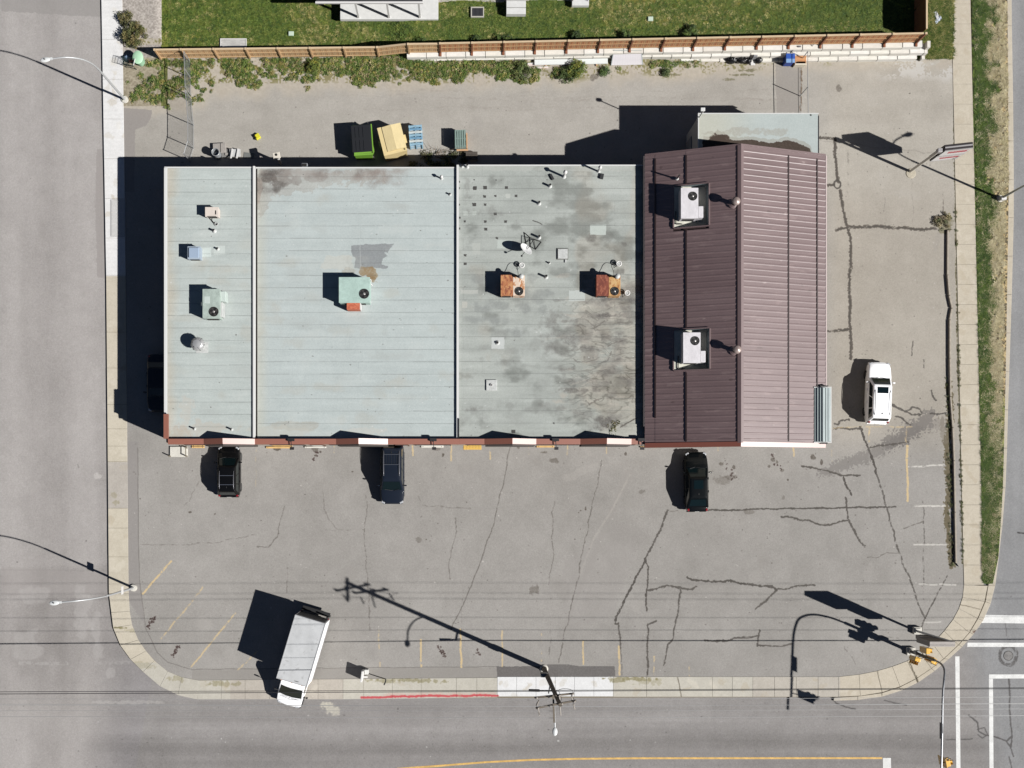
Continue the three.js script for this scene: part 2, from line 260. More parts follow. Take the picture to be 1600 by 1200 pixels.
{
  const lp = lotPaint, C = [78, 73, 68], C2 = [96, 88, 80], D = [112, 106, 100];
  // seams, strips of other ages, and one darker patch beside the wire fence
  lp.poly([[197, 690], [216, 690], [217, 900], [226, 975], [201, 940]], [150, 145, 142], 0.7, 1, 10).stroke([[215, 700], [216.5, 850], [218, 905], [227, 980], [246, 1020], [262, 1035], [300, 1046], [420, 1045], [640, 1043], [776, 1042]], 1.2, [110, 105, 100], 0.65, 0.4, 0.2)
    .poly([[300, 1047], [420, 1046], [776, 1043], [776, 1066], [300, 1066]], [152, 147, 141], 0.6, 1, 8)
    .poly([[776, 1041.5], [872, 1041], [872, 1058], [777, 1058]], [108, 104, 102], 0.95, 0.4, 16).poly([[854, 1038], [888, 1038.5], [905, 1041], [961, 1041], [961, 1057], [854, 1057]], [110, 106, 104], 0.95, 0.6, 16)
    .poly([[190, 168], [238, 172], [235, 187], [228, 196], [211, 203], [210, 300], [193, 300]], [152, 146, 142], 0.8, 1, 8)
    .poly([[1212, 98], [1252, 100], [1250, 176], [1214, 176]], [156, 150, 144], 0.75, 1.5, 10).stroke([[1252, 104], [1251, 140], [1251, 172]], 3, [110, 92, 74], 0.9, 1.2, 0.35)  // darker patch left of the wire fence, brown line along the fence foot
    .poly([[975, 735], [992, 735], [940, 850], [905, 930], [880, 1000], [872, 1000]], [158, 153, 148], 0.35, 2, 6).stroke([[984, 742], [960, 790], [930, 838], [905, 900]], 3, [188, 182, 174], 0.35, 0.5, 0.3)
    .poly([[880, 880], [960, 820], [1000, 830], [960, 960], [880, 990]], [158, 153, 149], 0.3, 8, 6);
  lp.stroke([[1287, 738], [1330, 722], [1380, 702], [1432, 674]], 17, [118, 113, 110], 0.5, 1.4).stroke([[1390, 692], [1440, 664], [1450, 652]], 24, [112, 107, 104], 0.6, 1.5).stroke([[1420, 668], [1470, 660]], 20, [128, 122, 118], 0.35, 1.5);
  // sealed cracks
  const wide = [[[1281, 215], [1303, 216]], [[1304, 216], [1306, 250], [1309, 283]], [[1312, 298], [1317, 330], [1324, 355], [1329, 372], [1328, 430], [1327, 470], [1329, 512], [1330, 560]], [[1307, 359], [1330, 355], [1380, 354], [1436, 358], [1462, 358]], [[1294, 517], [1327, 514]], [[1294, 289], [1303, 289]]];
  for (const c of wide) lp.stroke(c, 4.6, C2, 0.9, 1.1, 0.22).stroke(c, 2.2, C, 0.8, 0.9, 0.25);
  { const a = []; for (let i = 0; i <= 12; i++) a.push([1308 + 5 * Math.cos(i * 0.55), 288 + 6.5 * Math.sin(i * 0.55)]); lp.stroke(a, 2.6, C, 0.9); }
  const med = [
    [[1345, 668], [1350, 682], [1357, 700], [1364, 722], [1370, 742]], [[1253, 729], [1290, 735], [1320, 743], [1343, 743]], [[1318, 745], [1321, 757], [1330, 773]], [[1320, 777], [1326, 810], [1338, 835], [1351, 854]], [[1221, 808], [1236, 808], [1254, 814], [1265, 813], [1282, 820], [1300, 819], [1326, 813]],
    [[1302, 669], [1345, 671]], [[1360, 700], [1375, 697], [1396, 694], [1419, 691]], [[1388, 630], [1418, 644], [1425, 647], [1440, 647]], [[1418, 640], [1426, 636], [1437, 638], [1440, 645]], [[1398, 651], [1410, 652], [1418, 660], [1423, 664]], [[1453, 647], [1464, 648], [1479, 645]], [[1454, 610], [1457, 620], [1462, 626]], [[1303, 661], [1311, 663], [1313, 657], [1326, 656]],
    [[1045, 797], [1030, 830], [1010, 872]], [[1010, 872], [998, 896], [980, 930], [962, 963], [961, 975], [966, 974]], [[1008, 873], [1012, 886], [1011, 920], [1010, 955]], [[1013, 922], [1028, 921], [1041, 916], [1065, 920], [1082, 921], [1088, 916]], [[1064, 921], [1061, 945], [1056, 970], [1052, 995], [1044, 1007], [1038, 1040]], [[1026, 970], [1012, 976], [1011, 1010], [1012, 1055]],
    [[1075, 904], [1100, 907], [1140, 908], [1155, 911], [1200, 916]], [[1200, 917], [1214, 921], [1240, 918], [1260, 915], [1273, 915]], [[1212, 923], [1197, 938], [1180, 951]], [[1200, 915], [1208, 917], [1213, 923]], [[1103, 1002], [1140, 1001], [1150, 997], [1184, 994]], [[1186, 985], [1184, 1008], [1200, 1010], [1222, 1010], [1236, 1007]], [[966, 974], [968, 1000], [970, 1012]],
  ];
  for (const c of med) lp.stroke(c, 3.4, [126, 120, 114], 0.5, 1, 0.3).stroke(c, rr(1.9, 3.1), C, rr(0.75, 0.95), 1.3, 0.16);
  const lines = [
    [[[1370, 742], [1380, 775], [1387, 800], [1397, 835], [1410, 880], [1421, 902], [1435, 945], [1446, 967]], 2.6, 0.75, 0.3], [[[1100, 797], [1180, 796], [1280, 794], [1330, 793], [1400, 792]], 2.6, 0.9, 0.1], [[[970, 1012], [972, 1055]], 1.6, 0.7, 0.2], [[[1010, 1010], [1012, 1058]], 1.8, 0.6, 0.35],
    [[[1354, 873], [1370, 870], [1385, 864], [1407, 864]], 1.4, 0.7, 0.15], [[[1411, 825], [1443, 815]], 1.6, 0.75, 0.25], [[[1442, 780], [1444, 830], [1445, 850], [1442, 870], [1444, 940]], 1.8, 0.65, 0.5], [[[1480, 900], [1465, 928], [1446, 965], [1440, 980], [1437, 1000]], 2.2, 0.8, 0.35], [[[1320, 1010], [1337, 1038]], 1.4, 0.6, 0.3], [[[1337, 1032], [1360, 1003], [1372, 996], [1404, 997]], 1.6, 0.55, 0.4],
    [[[797, 697], [785, 760], [770, 822], [750, 880], [726, 940], [704, 985]], 1.5, 0.75, 0.12], [[[940, 720], [933, 760], [925, 790], [905, 890], [890, 960], [872, 1035]], 1.4, 0.75, 0.15], [[[445, 792], [441, 805], [436, 818], [434, 835], [424, 848], [421, 856], [400, 855]], 1.4, 0.65, 0.15], [[[503, 765], [506, 795], [512, 812], [526, 826]], 1.3, 0.5, 0.2], [[[573, 775], [574, 800], [570, 830], [571, 860], [575, 900], [577, 935], [578, 985]], 1.4, 0.6, 0.25],
    [[[710, 808], [713, 835], [706, 860], [702, 880], [704, 905]], 1.4, 0.65, 0.15], [[[866, 783], [863, 800], [863, 840], [865, 870], [859, 895], [858, 915]], 1.4, 0.6, 0.15], [[[655, 775], [657, 790], [690, 792], [735, 794]], 1.3, 0.5, 0.3], [[[450, 888], [448, 930]], 1.2, 0.5, 0.3], [[[1118, 1000], [1000, 1010]], 0.1, 0, 0], [[[311, 752], [300, 775], [288, 790]], 1.2, 0.45, 0.3], [[[220, 851], [285, 851], [335, 848], [398, 835]], 1.2, 0.5, 0.35],
    [[[510, 828], [540, 828], [552, 827]], 1.2, 0.4, 0.3], [[[719, 905], [724, 925], [721, 960], [722, 985]], 1.2, 0.45, 0.4], [[[860, 970], [861, 1000], [858, 1025]], 1.8, 0.4, 0.5], [[[1040, 800], [1060, 797]], 1.6, 0.5, 0.2], [[[1281, 220], [1460, 240], [1490, 240]], 1, 0.3, 0.2], [[[1325, 215], [1325, 300]], 2.5, 0.3, 0.55], [[[1380, 297], [1382, 330]], 1.4, 0.35, 0.5], [[[1427, 533], [1425, 555]], 2, 0.7, 0.3], [[[1443, 562], [1443, 575]], 2, 0.6, 0.3], [[[1424, 280], [1426, 350]], 1, 0.3, 0.4]];
  for (const [p, w, a, br] of lines) lp.stroke(p, w, w < 1.7 ? [96, 90, 84] : C, w < 1.7 ? a * 0.85 : a, w < 1.5 ? 1.5 : 0.9, br + (w < 1.7 ? 0.1 : 0.04));
  lp.stroke([[1473, 300], [1474, 340]], 1.6, C2, 0.6, 0.8, 0.4).stroke([[1491, 110], [1492, 250], [1494, 360], [1495, 500], [1498, 620], [1502, 760], [1505, 880]], 2.6, [98, 92, 66], 0.9, 1.2, 0.3).stroke([[1466, 96], [1420, 112], [1405, 122]], 6, [190, 186, 178], 0.5, 1.5, 0.3);
  // strip of soil and weeds against the edging at the right, and dirt at the foot of the wall
  lp.stroke([[1481, 600], [1484, 660], [1480, 690], [1479, 720], [1482, 760], [1479, 800], [1484, 850], [1488, 885]], 9, [104, 94, 70], 0.9, 1.3).stroke([[1470, 655], [1478, 690]], 8, [130, 122, 110], 0.5, 1.4).blob(1475, 350, 14, 14, [118, 112, 84], 0.7);
  lp.area(1260, 92, 1490, 132, (x, y) => { const a = sst(0.52, 0.68, vn(x * 0.5, y * 0.5) * 0.5 + fbm(x * 0.05, y * 0.08, 2) + 0.3) * sst(130, 112, y + 14 * fbm(x * 0.05, 3, 2)) * sst(1360, 1400, x); return a > 0 ? [204, 200, 194, a * 0.9] : null; });
  lp.area(190, 60, 1300, 130, (x, y) => { const a = sst(0.6, 0.75, vn(x * 0.45, y * 0.45) * 0.55 + vn(x * 0.08, y * 0.08) * 0.55) * sst(weedEdge(x) + 8, weedEdge(x) - 4, y); return a > 0 ? [118, 112, 62, a * 0.7] : null; });
  // stains
  const ST = [[432, 700, 6, 6, 0.9], [493, 701, 6, 5, 0.6], [501, 706, 2, 2, 0.9], [492, 712, 1.5, 1.5, 0.9], [551, 737, 1.5, 1, 0.7], [683, 702, 5, 2.5, 0.4], [692, 711, 1.6, 3, 0.9], [696, 731, 1, 1, 0.8], [655, 844, 6, 4, 0.35], [666, 843, 1, 1, 0.9], [866, 720, 9, 4, 0.5], [850, 707, 5, 2, 0.6], [810, 698, 2, 3, 0.7], [978, 709, 2.5, 3, 0.8], [1003, 769, 5, 3.5, 0.35], [1130, 750, 14, 8, 0.3], [1142, 746, 12, 4, 0.4], [1128, 725, 4, 3, 0.6], [1147, 730, 3, 4, 0.7], [915, 795, 2, 3, 0.9], [907, 798, 1.5, 1.2, 0.8], [904, 801, 1, 1, 0.8], [1270, 714, 5, 6, 0.85], [1283, 722, 2, 5, 0.8], [296, 800, 3, 1.6, 0.8], [336, 803, 1.6, 1.6, 0.7], [834, 922, 7, 9, 0.45], [1208, 718, 3, 3, 0.6], [1214, 722, 2.5, 3, 0.6], [1202, 729, 2, 2, 0.6], [1222, 735, 3, 2, 0.5], [1231, 750, 1.5, 1.5, 0.8], [1170, 800, 10, 5, 0.35], [1224, 778, 3, 4, 0.3], [928, 120, 6, 6, 0.5], [1310, 138, 4, 5, 0.5], [1421, 146, 2, 1.4, 0.8]];
  for (const [x, y, a, b, al] of ST) lp.blob(x, y, a, b, [92, 84, 76], al);
  for (const [x, y, n, s] of [[236, 973, 26, 8], [275, 1018, 24, 7], [690, 1018, 26, 7], [746, 1019, 4, 3], [1212, 722, 10, 13], [1140, 735, 10, 16], [492, 713, 8, 6]]) for (let i = 0; i < n; i++) { const t = rr(-1, 1); lp.blob(x + t * s * 0.7 + rr(-3, 3), y - t * s * (x > 600 ? -1.2 : 1) + rr(-3, 3), rr(0.7, 2.2), rr(0.6, 2), [74, 58, 54], 0.85, rr(0, 3), 0.9, 0.5); }
  for (let i = 0; i < 1300; i++) { const x = rr(205, 1480), y = rr(150, 1050); lp.blob(x, y, rr(0.5, 1.4), rr(0.5, 1.2), rnd() < 0.3 ? [205, 200, 194] : [104, 98, 92], rr(0.3, 0.8), 0, 0.5); }
  for (let i = 0; i < 60; i++) lp.blob(rr(205, 1480), rr(130, 1050), rr(6, 26), rr(4, 14), rnd() < 0.5 ? [182, 177, 171] : [150, 145, 140], rr(0.1, 0.3), rr(0, 3), 0.9, 0.06);
  for (let i = 0; i < 40; i++) lp.stroke([[rr(520, 1200), 0], [0, 0]].map((p, k, q) => k ? [q[0][0] + rr(30, 110), q[0][1] + rr(-4, 4)] : [p[0], p[1] = rr(140, 175)]), rr(1, 2.5), [150, 142, 134], 0.25, 1.2, 0.45);
  for (const [x, y, a, b, al] of [[860, 112, 40, 4, 0.2], [1170, 110, 14, 2, 0.6], [1160, 117, 18, 1.6, 0.6], [1140, 124, 10, 2, 0.5], [1040, 117, 20, 1.5, 0.5]]) lp.blob(x, y, a, b, [96, 92, 62], al, 0, 1.2, 0.2);
  // worn yellow and white stall lines
  const Y = [224, 197, 148], Wp = [226, 222, 214];
  const yl = [[[268, 877], [223, 928], 3, 1, 0.1], [[317, 918], [250, 1001], 2.4, 0.75, 0.3], [[368, 958], [298, 1043], 2.4, 0.85, 0.25], [[402, 1018], [372, 1047], 2.6, 0.7, 0.3], [[591, 985], [594, 1042], 2.4, 0.6, 0.4], [[657, 1000], [658, 1042], 3, 0.9, 0.3], [[719, 984], [721, 1042], 3, 1, 0.12], [[784, 985], [785, 1041], 2.6, 0.85, 0.25], [[846, 990], [846, 1036], 2.4, 0.6, 0.45], [[911, 1003], [912, 1038], 2.8, 0.95, 0.15], [[967, 1010], [968, 1055], 3, 0.95, 0.2], [[1022, 1026], [1022, 1056], 2.4, 0.8, 0.25], [[1077, 1040], [1077, 1056], 2, 0.5, 0.35], [[1417, 697], [1418, 783], 3.4, 1, 0.1], [[1416, 666], [1416, 692], 2.4, 0.7, 0.4], [[1345, 667], [1425, 667], 2.2, 0.6, 0.35], [[1302, 669], [1345, 667], 2, 0.6, 0.35], [[1358, 668], [1358, 690], 2.4, 0.85, 0.25], [[522, 693], [522, 707], 2.4, 0.8, 0.25], [[644, 692], [645, 712], 2.6, 0.9, 0.2], [[705, 695], [705, 720], 2.6, 0.8, 0.25], [[766, 695], [766, 717], 2.4, 0.8, 0.3], [[826, 693], [826, 710], 2.2, 0.7, 0.3], [[886, 690], [886, 710], 2.4, 0.8, 0.3], [[948, 692], [948, 708], 2, 0.6, 0.35], [[1240, 694], [1241, 712], 3, 0.85, 0.25], [[1122, 697], [1122, 704], 2, 0.5, 0.35], [[400, 694], [400, 760], 1.6, 0.3, 0.45], [[1300, 700], [1300, 720], 2, 0.3, 0.4]];
  for (const [a, b, w, al, br] of yl) lp.stroke([a, b], w * 0.95, Y, al * 0.88, 0.6, br + 0.12);
  for (const [a, b, al] of [[[1420, 729], [1475, 727], 0.8], [[1430, 791], [1477, 791], 0.85], [[1428, 851], [1481, 851], 0.7], [[1436, 913], [1493, 914], 0.7], [[1445, 973], [1470, 972], 0.5]]) lp.stroke([a, b], 2.4, Wp, al, 0.5, 0.3);
  lp.stroke([[1358, 690], [1358, 790]], 1.6, [190, 185, 180], 0.25, 0.5, 0.3);
  lp.poly([[1271, 690], [1285, 690], [1285, 700], [1271, 700]], [205, 196, 180], 0.9, 0.3, 8);
}
const lotMat = mapped('lot_asphalt', lotPaint, 0.94);
{
  const o = [[178, 60], [252, 60], [252, 91], [640, 88], [1424, 82], [1426, 74], [1508, 60], [1512, 600], [1525, 880], [1524, 930], [1508, 975], [1478, 1012], [1440, 1040], [1400, 1060], [1350, 1070], [1300, 1077], [310, 1078], [278, 1071], [250, 1058], [222, 1036], [202, 1005], [190, 975], [186, 930], [184, 700], [180, 300]];
  const g = slabG(pl(o), RY - 0.1, 0); lotPaint.uv(g);
  var lot = ground('parking_lot', g, lotMat, 'worn asphalt lot with sealed cracks around the shops', 'parking lot');
}
// ---- sidewalks
const walkPaint = new Paint(140, -60, 1600, 1120, 1.05).base((x, y, o) => {
  let r = 208, g = 199, b = 181; if (y > 1035) { r = 202; g = 197; b = 185; } const n = 12 * fbm(x * 0.02, y * 0.02, 3) + 10 * fbm(x * 0.15, y * 0.15, 2) + 12 * (vn(x * 0.9, y * 0.9) - 0.5) + 8 * (vn(x * 2.1, y * 2.1) - 0.5);
  if (x > 1250) { r = 205; g = 195; b = 177; }
  if (x < 230 && y < 431) { r = 236; g = 235; b = 234; const q = 4 * Math.sin(y * 0.9); r += q * 0.4; g += q * 0.4; b += q * 0.4; }
  if (y > 1050 && x > 777 && x < 958) { r = 238; g = 238; b = 238; }
  if (x < 230 && y > 722 && y < 794) { r = 190; g = 183; b = 174; }
  if (y > 1040 && x > 360 && x < 536) { r = 192; g = 184; b = 173; }
  if (y > 1040 && x > 1176 && x < 1312) { r = 194; g = 187; b = 176; }
  o[0] = r + n; o[1] = g + n; o[2] = b + n;
});
{
  const w = walkPaint;
  w.stroke([[565, 1089.5], [600, 1089], [700, 1087], [777, 1086.5]], 3.4, [205, 78, 84], 0.95, 0.6, 0.12).stroke([[600, 1085], [777, 1083]], 3, [222, 170, 160], 0.35, 0.6, 0.3);
  for (const [x, y, a, b, al] of [[645, 1063, 45, 3, 0.6], [600, 1064, 25, 3, 0.5], [990, 1061, 35, 3, 0.7], [965, 1062, 12, 4, 0.6], [350, 1068, 26, 4, 0.5], [275, 1060, 14, 5, 0.4], [205, 985, 8, 3, 0.3], [1010, 1064, 20, 6, 0.3], [190, 981, 12, 2, 0.8], [225, 1040, 16, 5, 0.25], [180, 785, 8, 3, 0.4], [178, 775, 5, 4, 0.3]]) w.blob(x, y, a, b, [140, 132, 96], al, 0.03, 1.1, 0.2);
  for (let i = 0; i < 160; i++) { const k = rnd(), x = k < 0.3 ? rr(168, 200) : k < 0.6 ? rr(300, 1400) : rr(1490, 1530), y = k >= 0.3 && k < 0.6 ? rr(1062, 1092) : rr(0, 900); w.blob(x, y, rr(2, 12), rr(1.5, 7), rnd() < 0.6 ? [186, 172, 148] : [228, 220, 204], rr(0.12, 0.35), rr(0, 3), 0.9, 0.15); }
  w.stroke([[1531, 952], [1500, 945]], 1.2, [110, 100, 84], 0.7, 0.8).stroke([[1345, 1026], [1420, 1068]], 0.1, [0, 0, 0], 0).stroke([[1420, 1035], [1430, 1055], [1434, 1066]], 2.2, [90, 82, 66], 0.8, 1, 0.2).stroke([[1367, 1030], [1379, 1085]], 1, [120, 112, 96], 0.6).stroke([[1059, 1058], [1064, 1090]], 1.3, [120, 110, 94], 0.7).blob(1524, 987, 5, 3, [96, 72, 62], 0.8);
}
const walkMat = mapped('walk_concrete', walkPaint, 0.93);
const slabsInto = (parent, secs, top = 0.03, gap = 0.008) => {
  for (let i = 0; i + 1 < secs.length; i++) {
    const [a, b] = [secs[i], secs[i + 1]], o = pl([a.slice(0, 2), b.slice(0, 2), b.slice(2), a.slice(2)]);
    const ins = (p, q) => { const L = Math.hypot(q[0] - p[0], q[1] - p[1]); return [p[0] + (q[0] - p[0]) * gap / L, p[1] + (q[1] - p[1]) * gap / L]; };
    const pts = [ins(o[0], o[1]), ins(o[1], o[0]), ins(o[2], o[3]), ins(o[3], o[2])], t = top + rr(-0.006, 0.006);
    const g = slabG(pts, RY - 0.08, t, 0.008); walkPaint.uv(g); obj('slab', g, walkMat, parent);
  }
};
{
  const base = ground('sidewalk', [slabG(pl([[162, -80], [188, -80], [197, 430], [199.5, 900], [173, 930], [171, 900], [168, 430]]), RY - 0.06, 0.008), slabG(pl([[310, 1064], [1310, 1060], [1310, 1089], [310, 1092]]), RY - 0.06, 0.008)], M('joint_sand', [138, 128, 110], 0.98), 'concrete sidewalk of jointed slabs around the lot', 'sidewalk');
  const xo = y => y < 430 ? 158.5 + y * 0.0174 : 166 + (y - 430) * 0.0085, xi = y => y < 430 ? 191 + y * 0.0128 : 196.5 + (y - 430) * 0.0088;
  const W = []; for (const y of [-120, -62, 0, 62, 124, 186, 248, 310, 372, 430, 519, 575, 632, 670, 697, 721, 794, 825, 870, 927]) W.push([xo(y), y, xi(y), y]);
  slabsInto(base, W);
  slabsInto(base, [[170.2, 927, 200.9, 927], [174, 957, 202.5, 955], [177, 981, 206, 976], [188, 1008, 216, 1000], [204, 1030, 228, 1017], [223.5, 1049.5, 241, 1032], [250, 1072, 262, 1049], [278, 1086, 284, 1058], [309, 1093, 310, 1063]]);
  const SX = []; for (const x of [309, 346, 383, 421, 459, 497, 536, 568, 613, 658, 713, 745, 777]) SX.push([x, 1093 - (x > 500 ? (x - 500) * 0.013 : 0), x, 1063 - (x - 310) * 0.009]);
  slabsInto(base, SX);
  const SW = []; for (let x = 777; x <= 959; x += 30.16) SW.push([x, 1088, x, 1057.5]); slabsInto(base, SW, 0.034);
  const SE = []; for (const x of [958, 1010, 1063, 1113, 1144, 1176, 1210, 1244, 1278, 1310]) SE.push([x + (x === 1063 ? 2 : 0), 1088.5, x - (x === 1063 ? 4 : 0), 1057.5]); slabsInto(base, SE);
  slabsInto(base, [[1310, 1088.5, 1310, 1057.5], [1344, 1087, 1342, 1054], [1378, 1081.5, 1370, 1048.5], [1406, 1072.5, 1394, 1041.5], [1431, 1060, 1417, 1033], [1455, 1044, 1438, 1021], [1474, 1029, 1457, 1006], [1497, 1007.5, 1475, 986], [1514, 988, 1489, 968], [1527, 966, 1498, 951], [1538, 940, 1504, 933], [1543, 915, 1506, 914]]);
  const EX = []; for (let y = 914; y > -140; y -= 31.3) EX.push([1536.4 - (914 - y) * 0.0222, y, 1505.8 - (914 - y) * 0.0215, y]); EX[0] = [1537, 914, 1506, 914];
  slabsInto(base, EX);
}
{
  const kl = [[1302, 1095, 1303, 1090], [1340, 1093.5, 1340, 1088], [1378, 1088.5, 1377, 1083], [1408, 1079, 1405, 1074], [1435, 1066, 1430.5, 1061], [1460, 1048.5, 1455, 1044.5], [1482, 1030, 1475, 1029], [1503, 1011, 1498, 1007.5], [1521, 991, 1515, 988], [1536, 970, 1528, 966.5], [1548, 943, 1539.5, 940], [1555, 915, 1544, 915], [1559, 884, 1550, 884], [1566, 823, 1557.5, 823], [1571, 762, 1562.5, 762], [1573.5, 700, 1565, 700], [1575, 640, 1566.5, 640], [1577, 580, 1568.5, 580], [1579, 520, 1570.5, 520], [1581, 460, 1572.5, 460], [1582.5, 400, 1574, 400], [1584, 340, 1575, 340], [1584, 280, 1575, 280], [1583.5, 220, 1574.5, 220], [1583, 160, 1574, 160], [1582, 100, 1573, 100], [1581, 40, 1572, 40], [1580.5, -20, 1571.5, -20], [1580, -80, 1571, -80], [1580, -140, 1571, -140]];
  const k = ground('kerb', slabG(pl([[1553, 912], [1547, 912], [1570, 600], [1575, 300], [1573, -130], [1578, -130], [1581, 300], [1574, 600]]), RY - 0.06, -0.02), mats['joint_sand'], 'pale concrete kerb between verge and right hand street', 'kerb');
  const secs = kl; for (let i = 0; i + 1 < secs.length; i++) { const a = secs[i], b = secs[i + 1]; const g = slabG(pl([[a[0], a[1]], [b[0], b[1]], [b[2], b[3]], [a[2], a[3]]].map((p, q, l) => [lerp(p[0], l[q ^ 1][0], 0.004), lerp(p[1], l[q ^ 1][1], 0.004)])), RY - 0.06, 0.012, 0.02); walkPaint.uv(g); obj('kerb_stone', g, walkMat, k); }
}
{ const t = thingW('utility_vault', 'ribbed grey rectangular vault lid set in the white sidewalk', 'utility cover', G(184, 341, 0.03));
  obj('frame', [[173, 312, 196, 313.4], [173.5, 368.6, 196.5, 370], [172.8, 313.5, 174.2, 368.5], [194.8, 313.5, 196.2, 368.5]].map(([a, b, c, d]) => slabG(pl([[a, b], [c, b], [c, d], [a, d]]), 0.02, 0.052)), M('vault_frame', [196, 195, 194], 0.8), t);
  for (let i = 0; i < 3; i++) obj('lid', [slabG(pl([[174.6, 314 + i * 18.2], [194.4, 314 + i * 18.2], [194.4, 331.6 + i * 18.2], [174.6, 331.6 + i * 18.2]]), 0.02, 0.045), ...Array.from({ length: 9 }, (_, k) => bx(0.9, 0.008, 0.03, ...G(184.5, 316 + i * 18.2 + k * 1.8, 0.045)))], speckle('vault_lid', [212, 211, 209], 0.08, 0.85), t); }
// low edging kerb with a shaded step at the right of the lot
{
  const e = [[1478.5, 360], [1478, 430], [1480.5, 462], [1484.5, 482], [1481.5, 500], [1481.5, 560], [1482.5, 620], [1486, 668], [1488, 720], [1489.5, 800], [1491, 880]];
  const k = tag(thingW('edging_kerb', 'thin crooked concrete edging along the right side of the lot', 'edging', G(1482, 620)), 'thin crooked concrete edging along the right side of the lot', 'edging');
  for (let i = 0; i + 1 < e.length; i++) { const a = e[i], b = e[i + 1]; obj('edging_piece', slabG(pl([[a[0], a[1] + 0.5], [b[0], b[1] - 0.5], [b[0] + 2.6, b[1] - 0.5], [a[0] + 2.6, a[1] + 0.5]]), 0, 0.2 + rr(-0.02, 0.02), 0.02), speckle('edging', [178, 168, 154], 0.2, 0.95), k); }
  const fill = [...e.map(([x, y]) => [x + 2.4, y]), [1497, 885], [1490, 360]];
  const g = slabG(pl(fill), 0, 0.15); lotPaint.uv(g); ground('paved_strip', g, lotMat, 'narrow raised asphalt strip between edging and right hand sidewalk', 'paved strip');
}
// ---------------------------------------------------------------- lawn, verge, retaining wall, fence
const zF = x => 91 - (x - 300) * 0.011;                          // plan line of the timber fence
const wallTop = x => x < 640 ? 0.03 : 0.55 + (x - 640) * 0.00119;
const hLawn = x => lerp(-0.02, -0.36, sst(244, 262, x)) + (wallTop(Math.max(640, x)) - 0.06) * sst(600, 646, x);
const lawnPaint = new Paint(140, -320, 1500, 180, 1.1).base((x, y, o) => {
  const L = fbm(x * 0.008, y * 0.012, 3), Mm = fbm(x * 0.05, y * 0.07, 3), F = vn(x * 0.5, y * 0.5) - 0.5, F2 = vn(x * 1.4, y * 1.4) - 0.5;
  let r = 72, g = 92, b = 12; const dry = clamp(0.25 + 2.2 * fbm(x * 0.01 + 9, y * 0.03, 3) + 0.5 * sst(1000, 1120, x) * sst(1310, 1240, x) + 0.3 * sst(880, 1000, x) * (1 - sst(30, 50, y)) - 0.3 * sst(1320, 1340, x));
  r += 62 * dry; g += 34 * dry; b += 44 * dry;
  const n = 34 * Mm + 34 * F + 34 * F2 + 24 * L; r += n; g += n; b += n * 0.6;
  if (x < 252) { const q = 40 * F2 + 46 * F; r = 176 + q; g = 168 + q; b = 160 + q; }
  if (y > zF(x) - 2 && x < 330) { r = lerp(r, 150 + 40 * F, 0.5); g = lerp(g, 138 + 40 * F, 0.5); b = lerp(b, 104 + 40 * F, 0.5); }
  o[0] = r; o[1] = g; o[2] = b;
});
lawnPaint.area(685, -30, 900, 6, (x, y) => y < 5 + 2 * Math.sin(x * 0.05) ? [184 + 60 * (vn(x * 0.9, y * 0.9) - 0.5), 178 + 60 * (vn(x * 0.9, y * 0.9) - 0.5), 170 + 60 * (vn(x * 0.9, y * 0.9) - 0.5), 1] : null).poly([[900, -10], [1180, -10], [1180, -3], [900, 2]], [200, 194, 184], 0.9, 1, 30);
for (let i = 0; i < 130; i++) lawnPaint.blob(rr(255, 1380), rr(-40, 76), rr(2, 10), rr(1.5, 6), rnd() < 0.55 ? [160, 150, 96] : [60, 84, 28], rr(0.2, 0.5), rr(0, 3), 1, 0.25);
const lawnMat = mapped('lawn_turf', lawnPaint, 0.97);
function field(x0, x1, y0, y1, nx, ny, hf, lo = (x) => y0, hi = (x) => y1) {
  const g = new THREE.PlaneGeometry(1, 1, nx, ny), p = g.attributes.position;
  for (let j = 0; j <= ny; j++) for (let i = 0; i <= nx; i++) { const x = lerp(x0, x1, i / nx), y = lerp(lo(x), hi(x), j / ny); p.setXYZ(j * (nx + 1) + i, ...G(x, y, hf(x, y))); }
  g.computeVertexNormals(); return g;
}
{
  const g = field(190, 1424, -320, 90, 160, 6, (x) => hLawn(x), () => -320, x => zF(x) + 1);
  lawnPaint.uv(g); ground('lawn', g, lawnMat, 'green and straw coloured lawn behind the timber fence', 'lawn');
  const g2 = field(1421, 1489, -320, 92, 10, 20, (x, y) => lerp(1.45, 0.03, sst(1424, 1484, x)) * sst(96, 40, y) + 0.01); lawnPaint.uv(g2);
  ground('grass_bank', g2, lawnMat, 'steep green bank between fence corner and right hand sidewalk', 'bank');
  const g3 = field(189, 262, 70, 166, 6, 6, () => 0.012); lawnPaint.uv(g3); ground('soil', g3, lawnMat, 'gravelly soil with weeds beside the white sidewalk', 'soil');
}
const vergePaint = new Paint(1490, -160, 1600, 930, 1.6).base((x, y, o) => {
  const xr = (x - (1521 + (y > 0 ? y * 0.017 : 0))) / 52, F = vn(x * 0.5, y * 0.35) - 0.5, F2 = vn(x * 1.3, y * 1.1) - 0.5, Mm = fbm(x * 0.09, y * 0.05, 3);
  const dry = clamp(sst(0.34, 0.7, xr + 0.9 * Mm) * (1 - 0.75 * sst(560, 760, y)) + 0.12);
  const n = 30 * F + 40 * F2 + 20 * Mm, cl = lerp(0.62, lerp(1.15, 1.5, dry), sst(0.32, 0.66, 0.6 * vn(x * 0.42, y * 0.36) + 0.4 * vn(x * 0.9, y * 0.8))); o[0] = (lerp(76, 134, dry) + n) * cl; o[1] = (lerp(98, 119, dry) + n) * cl; o[2] = (lerp(30, 88, dry) + n * 0.8) * cl;
});
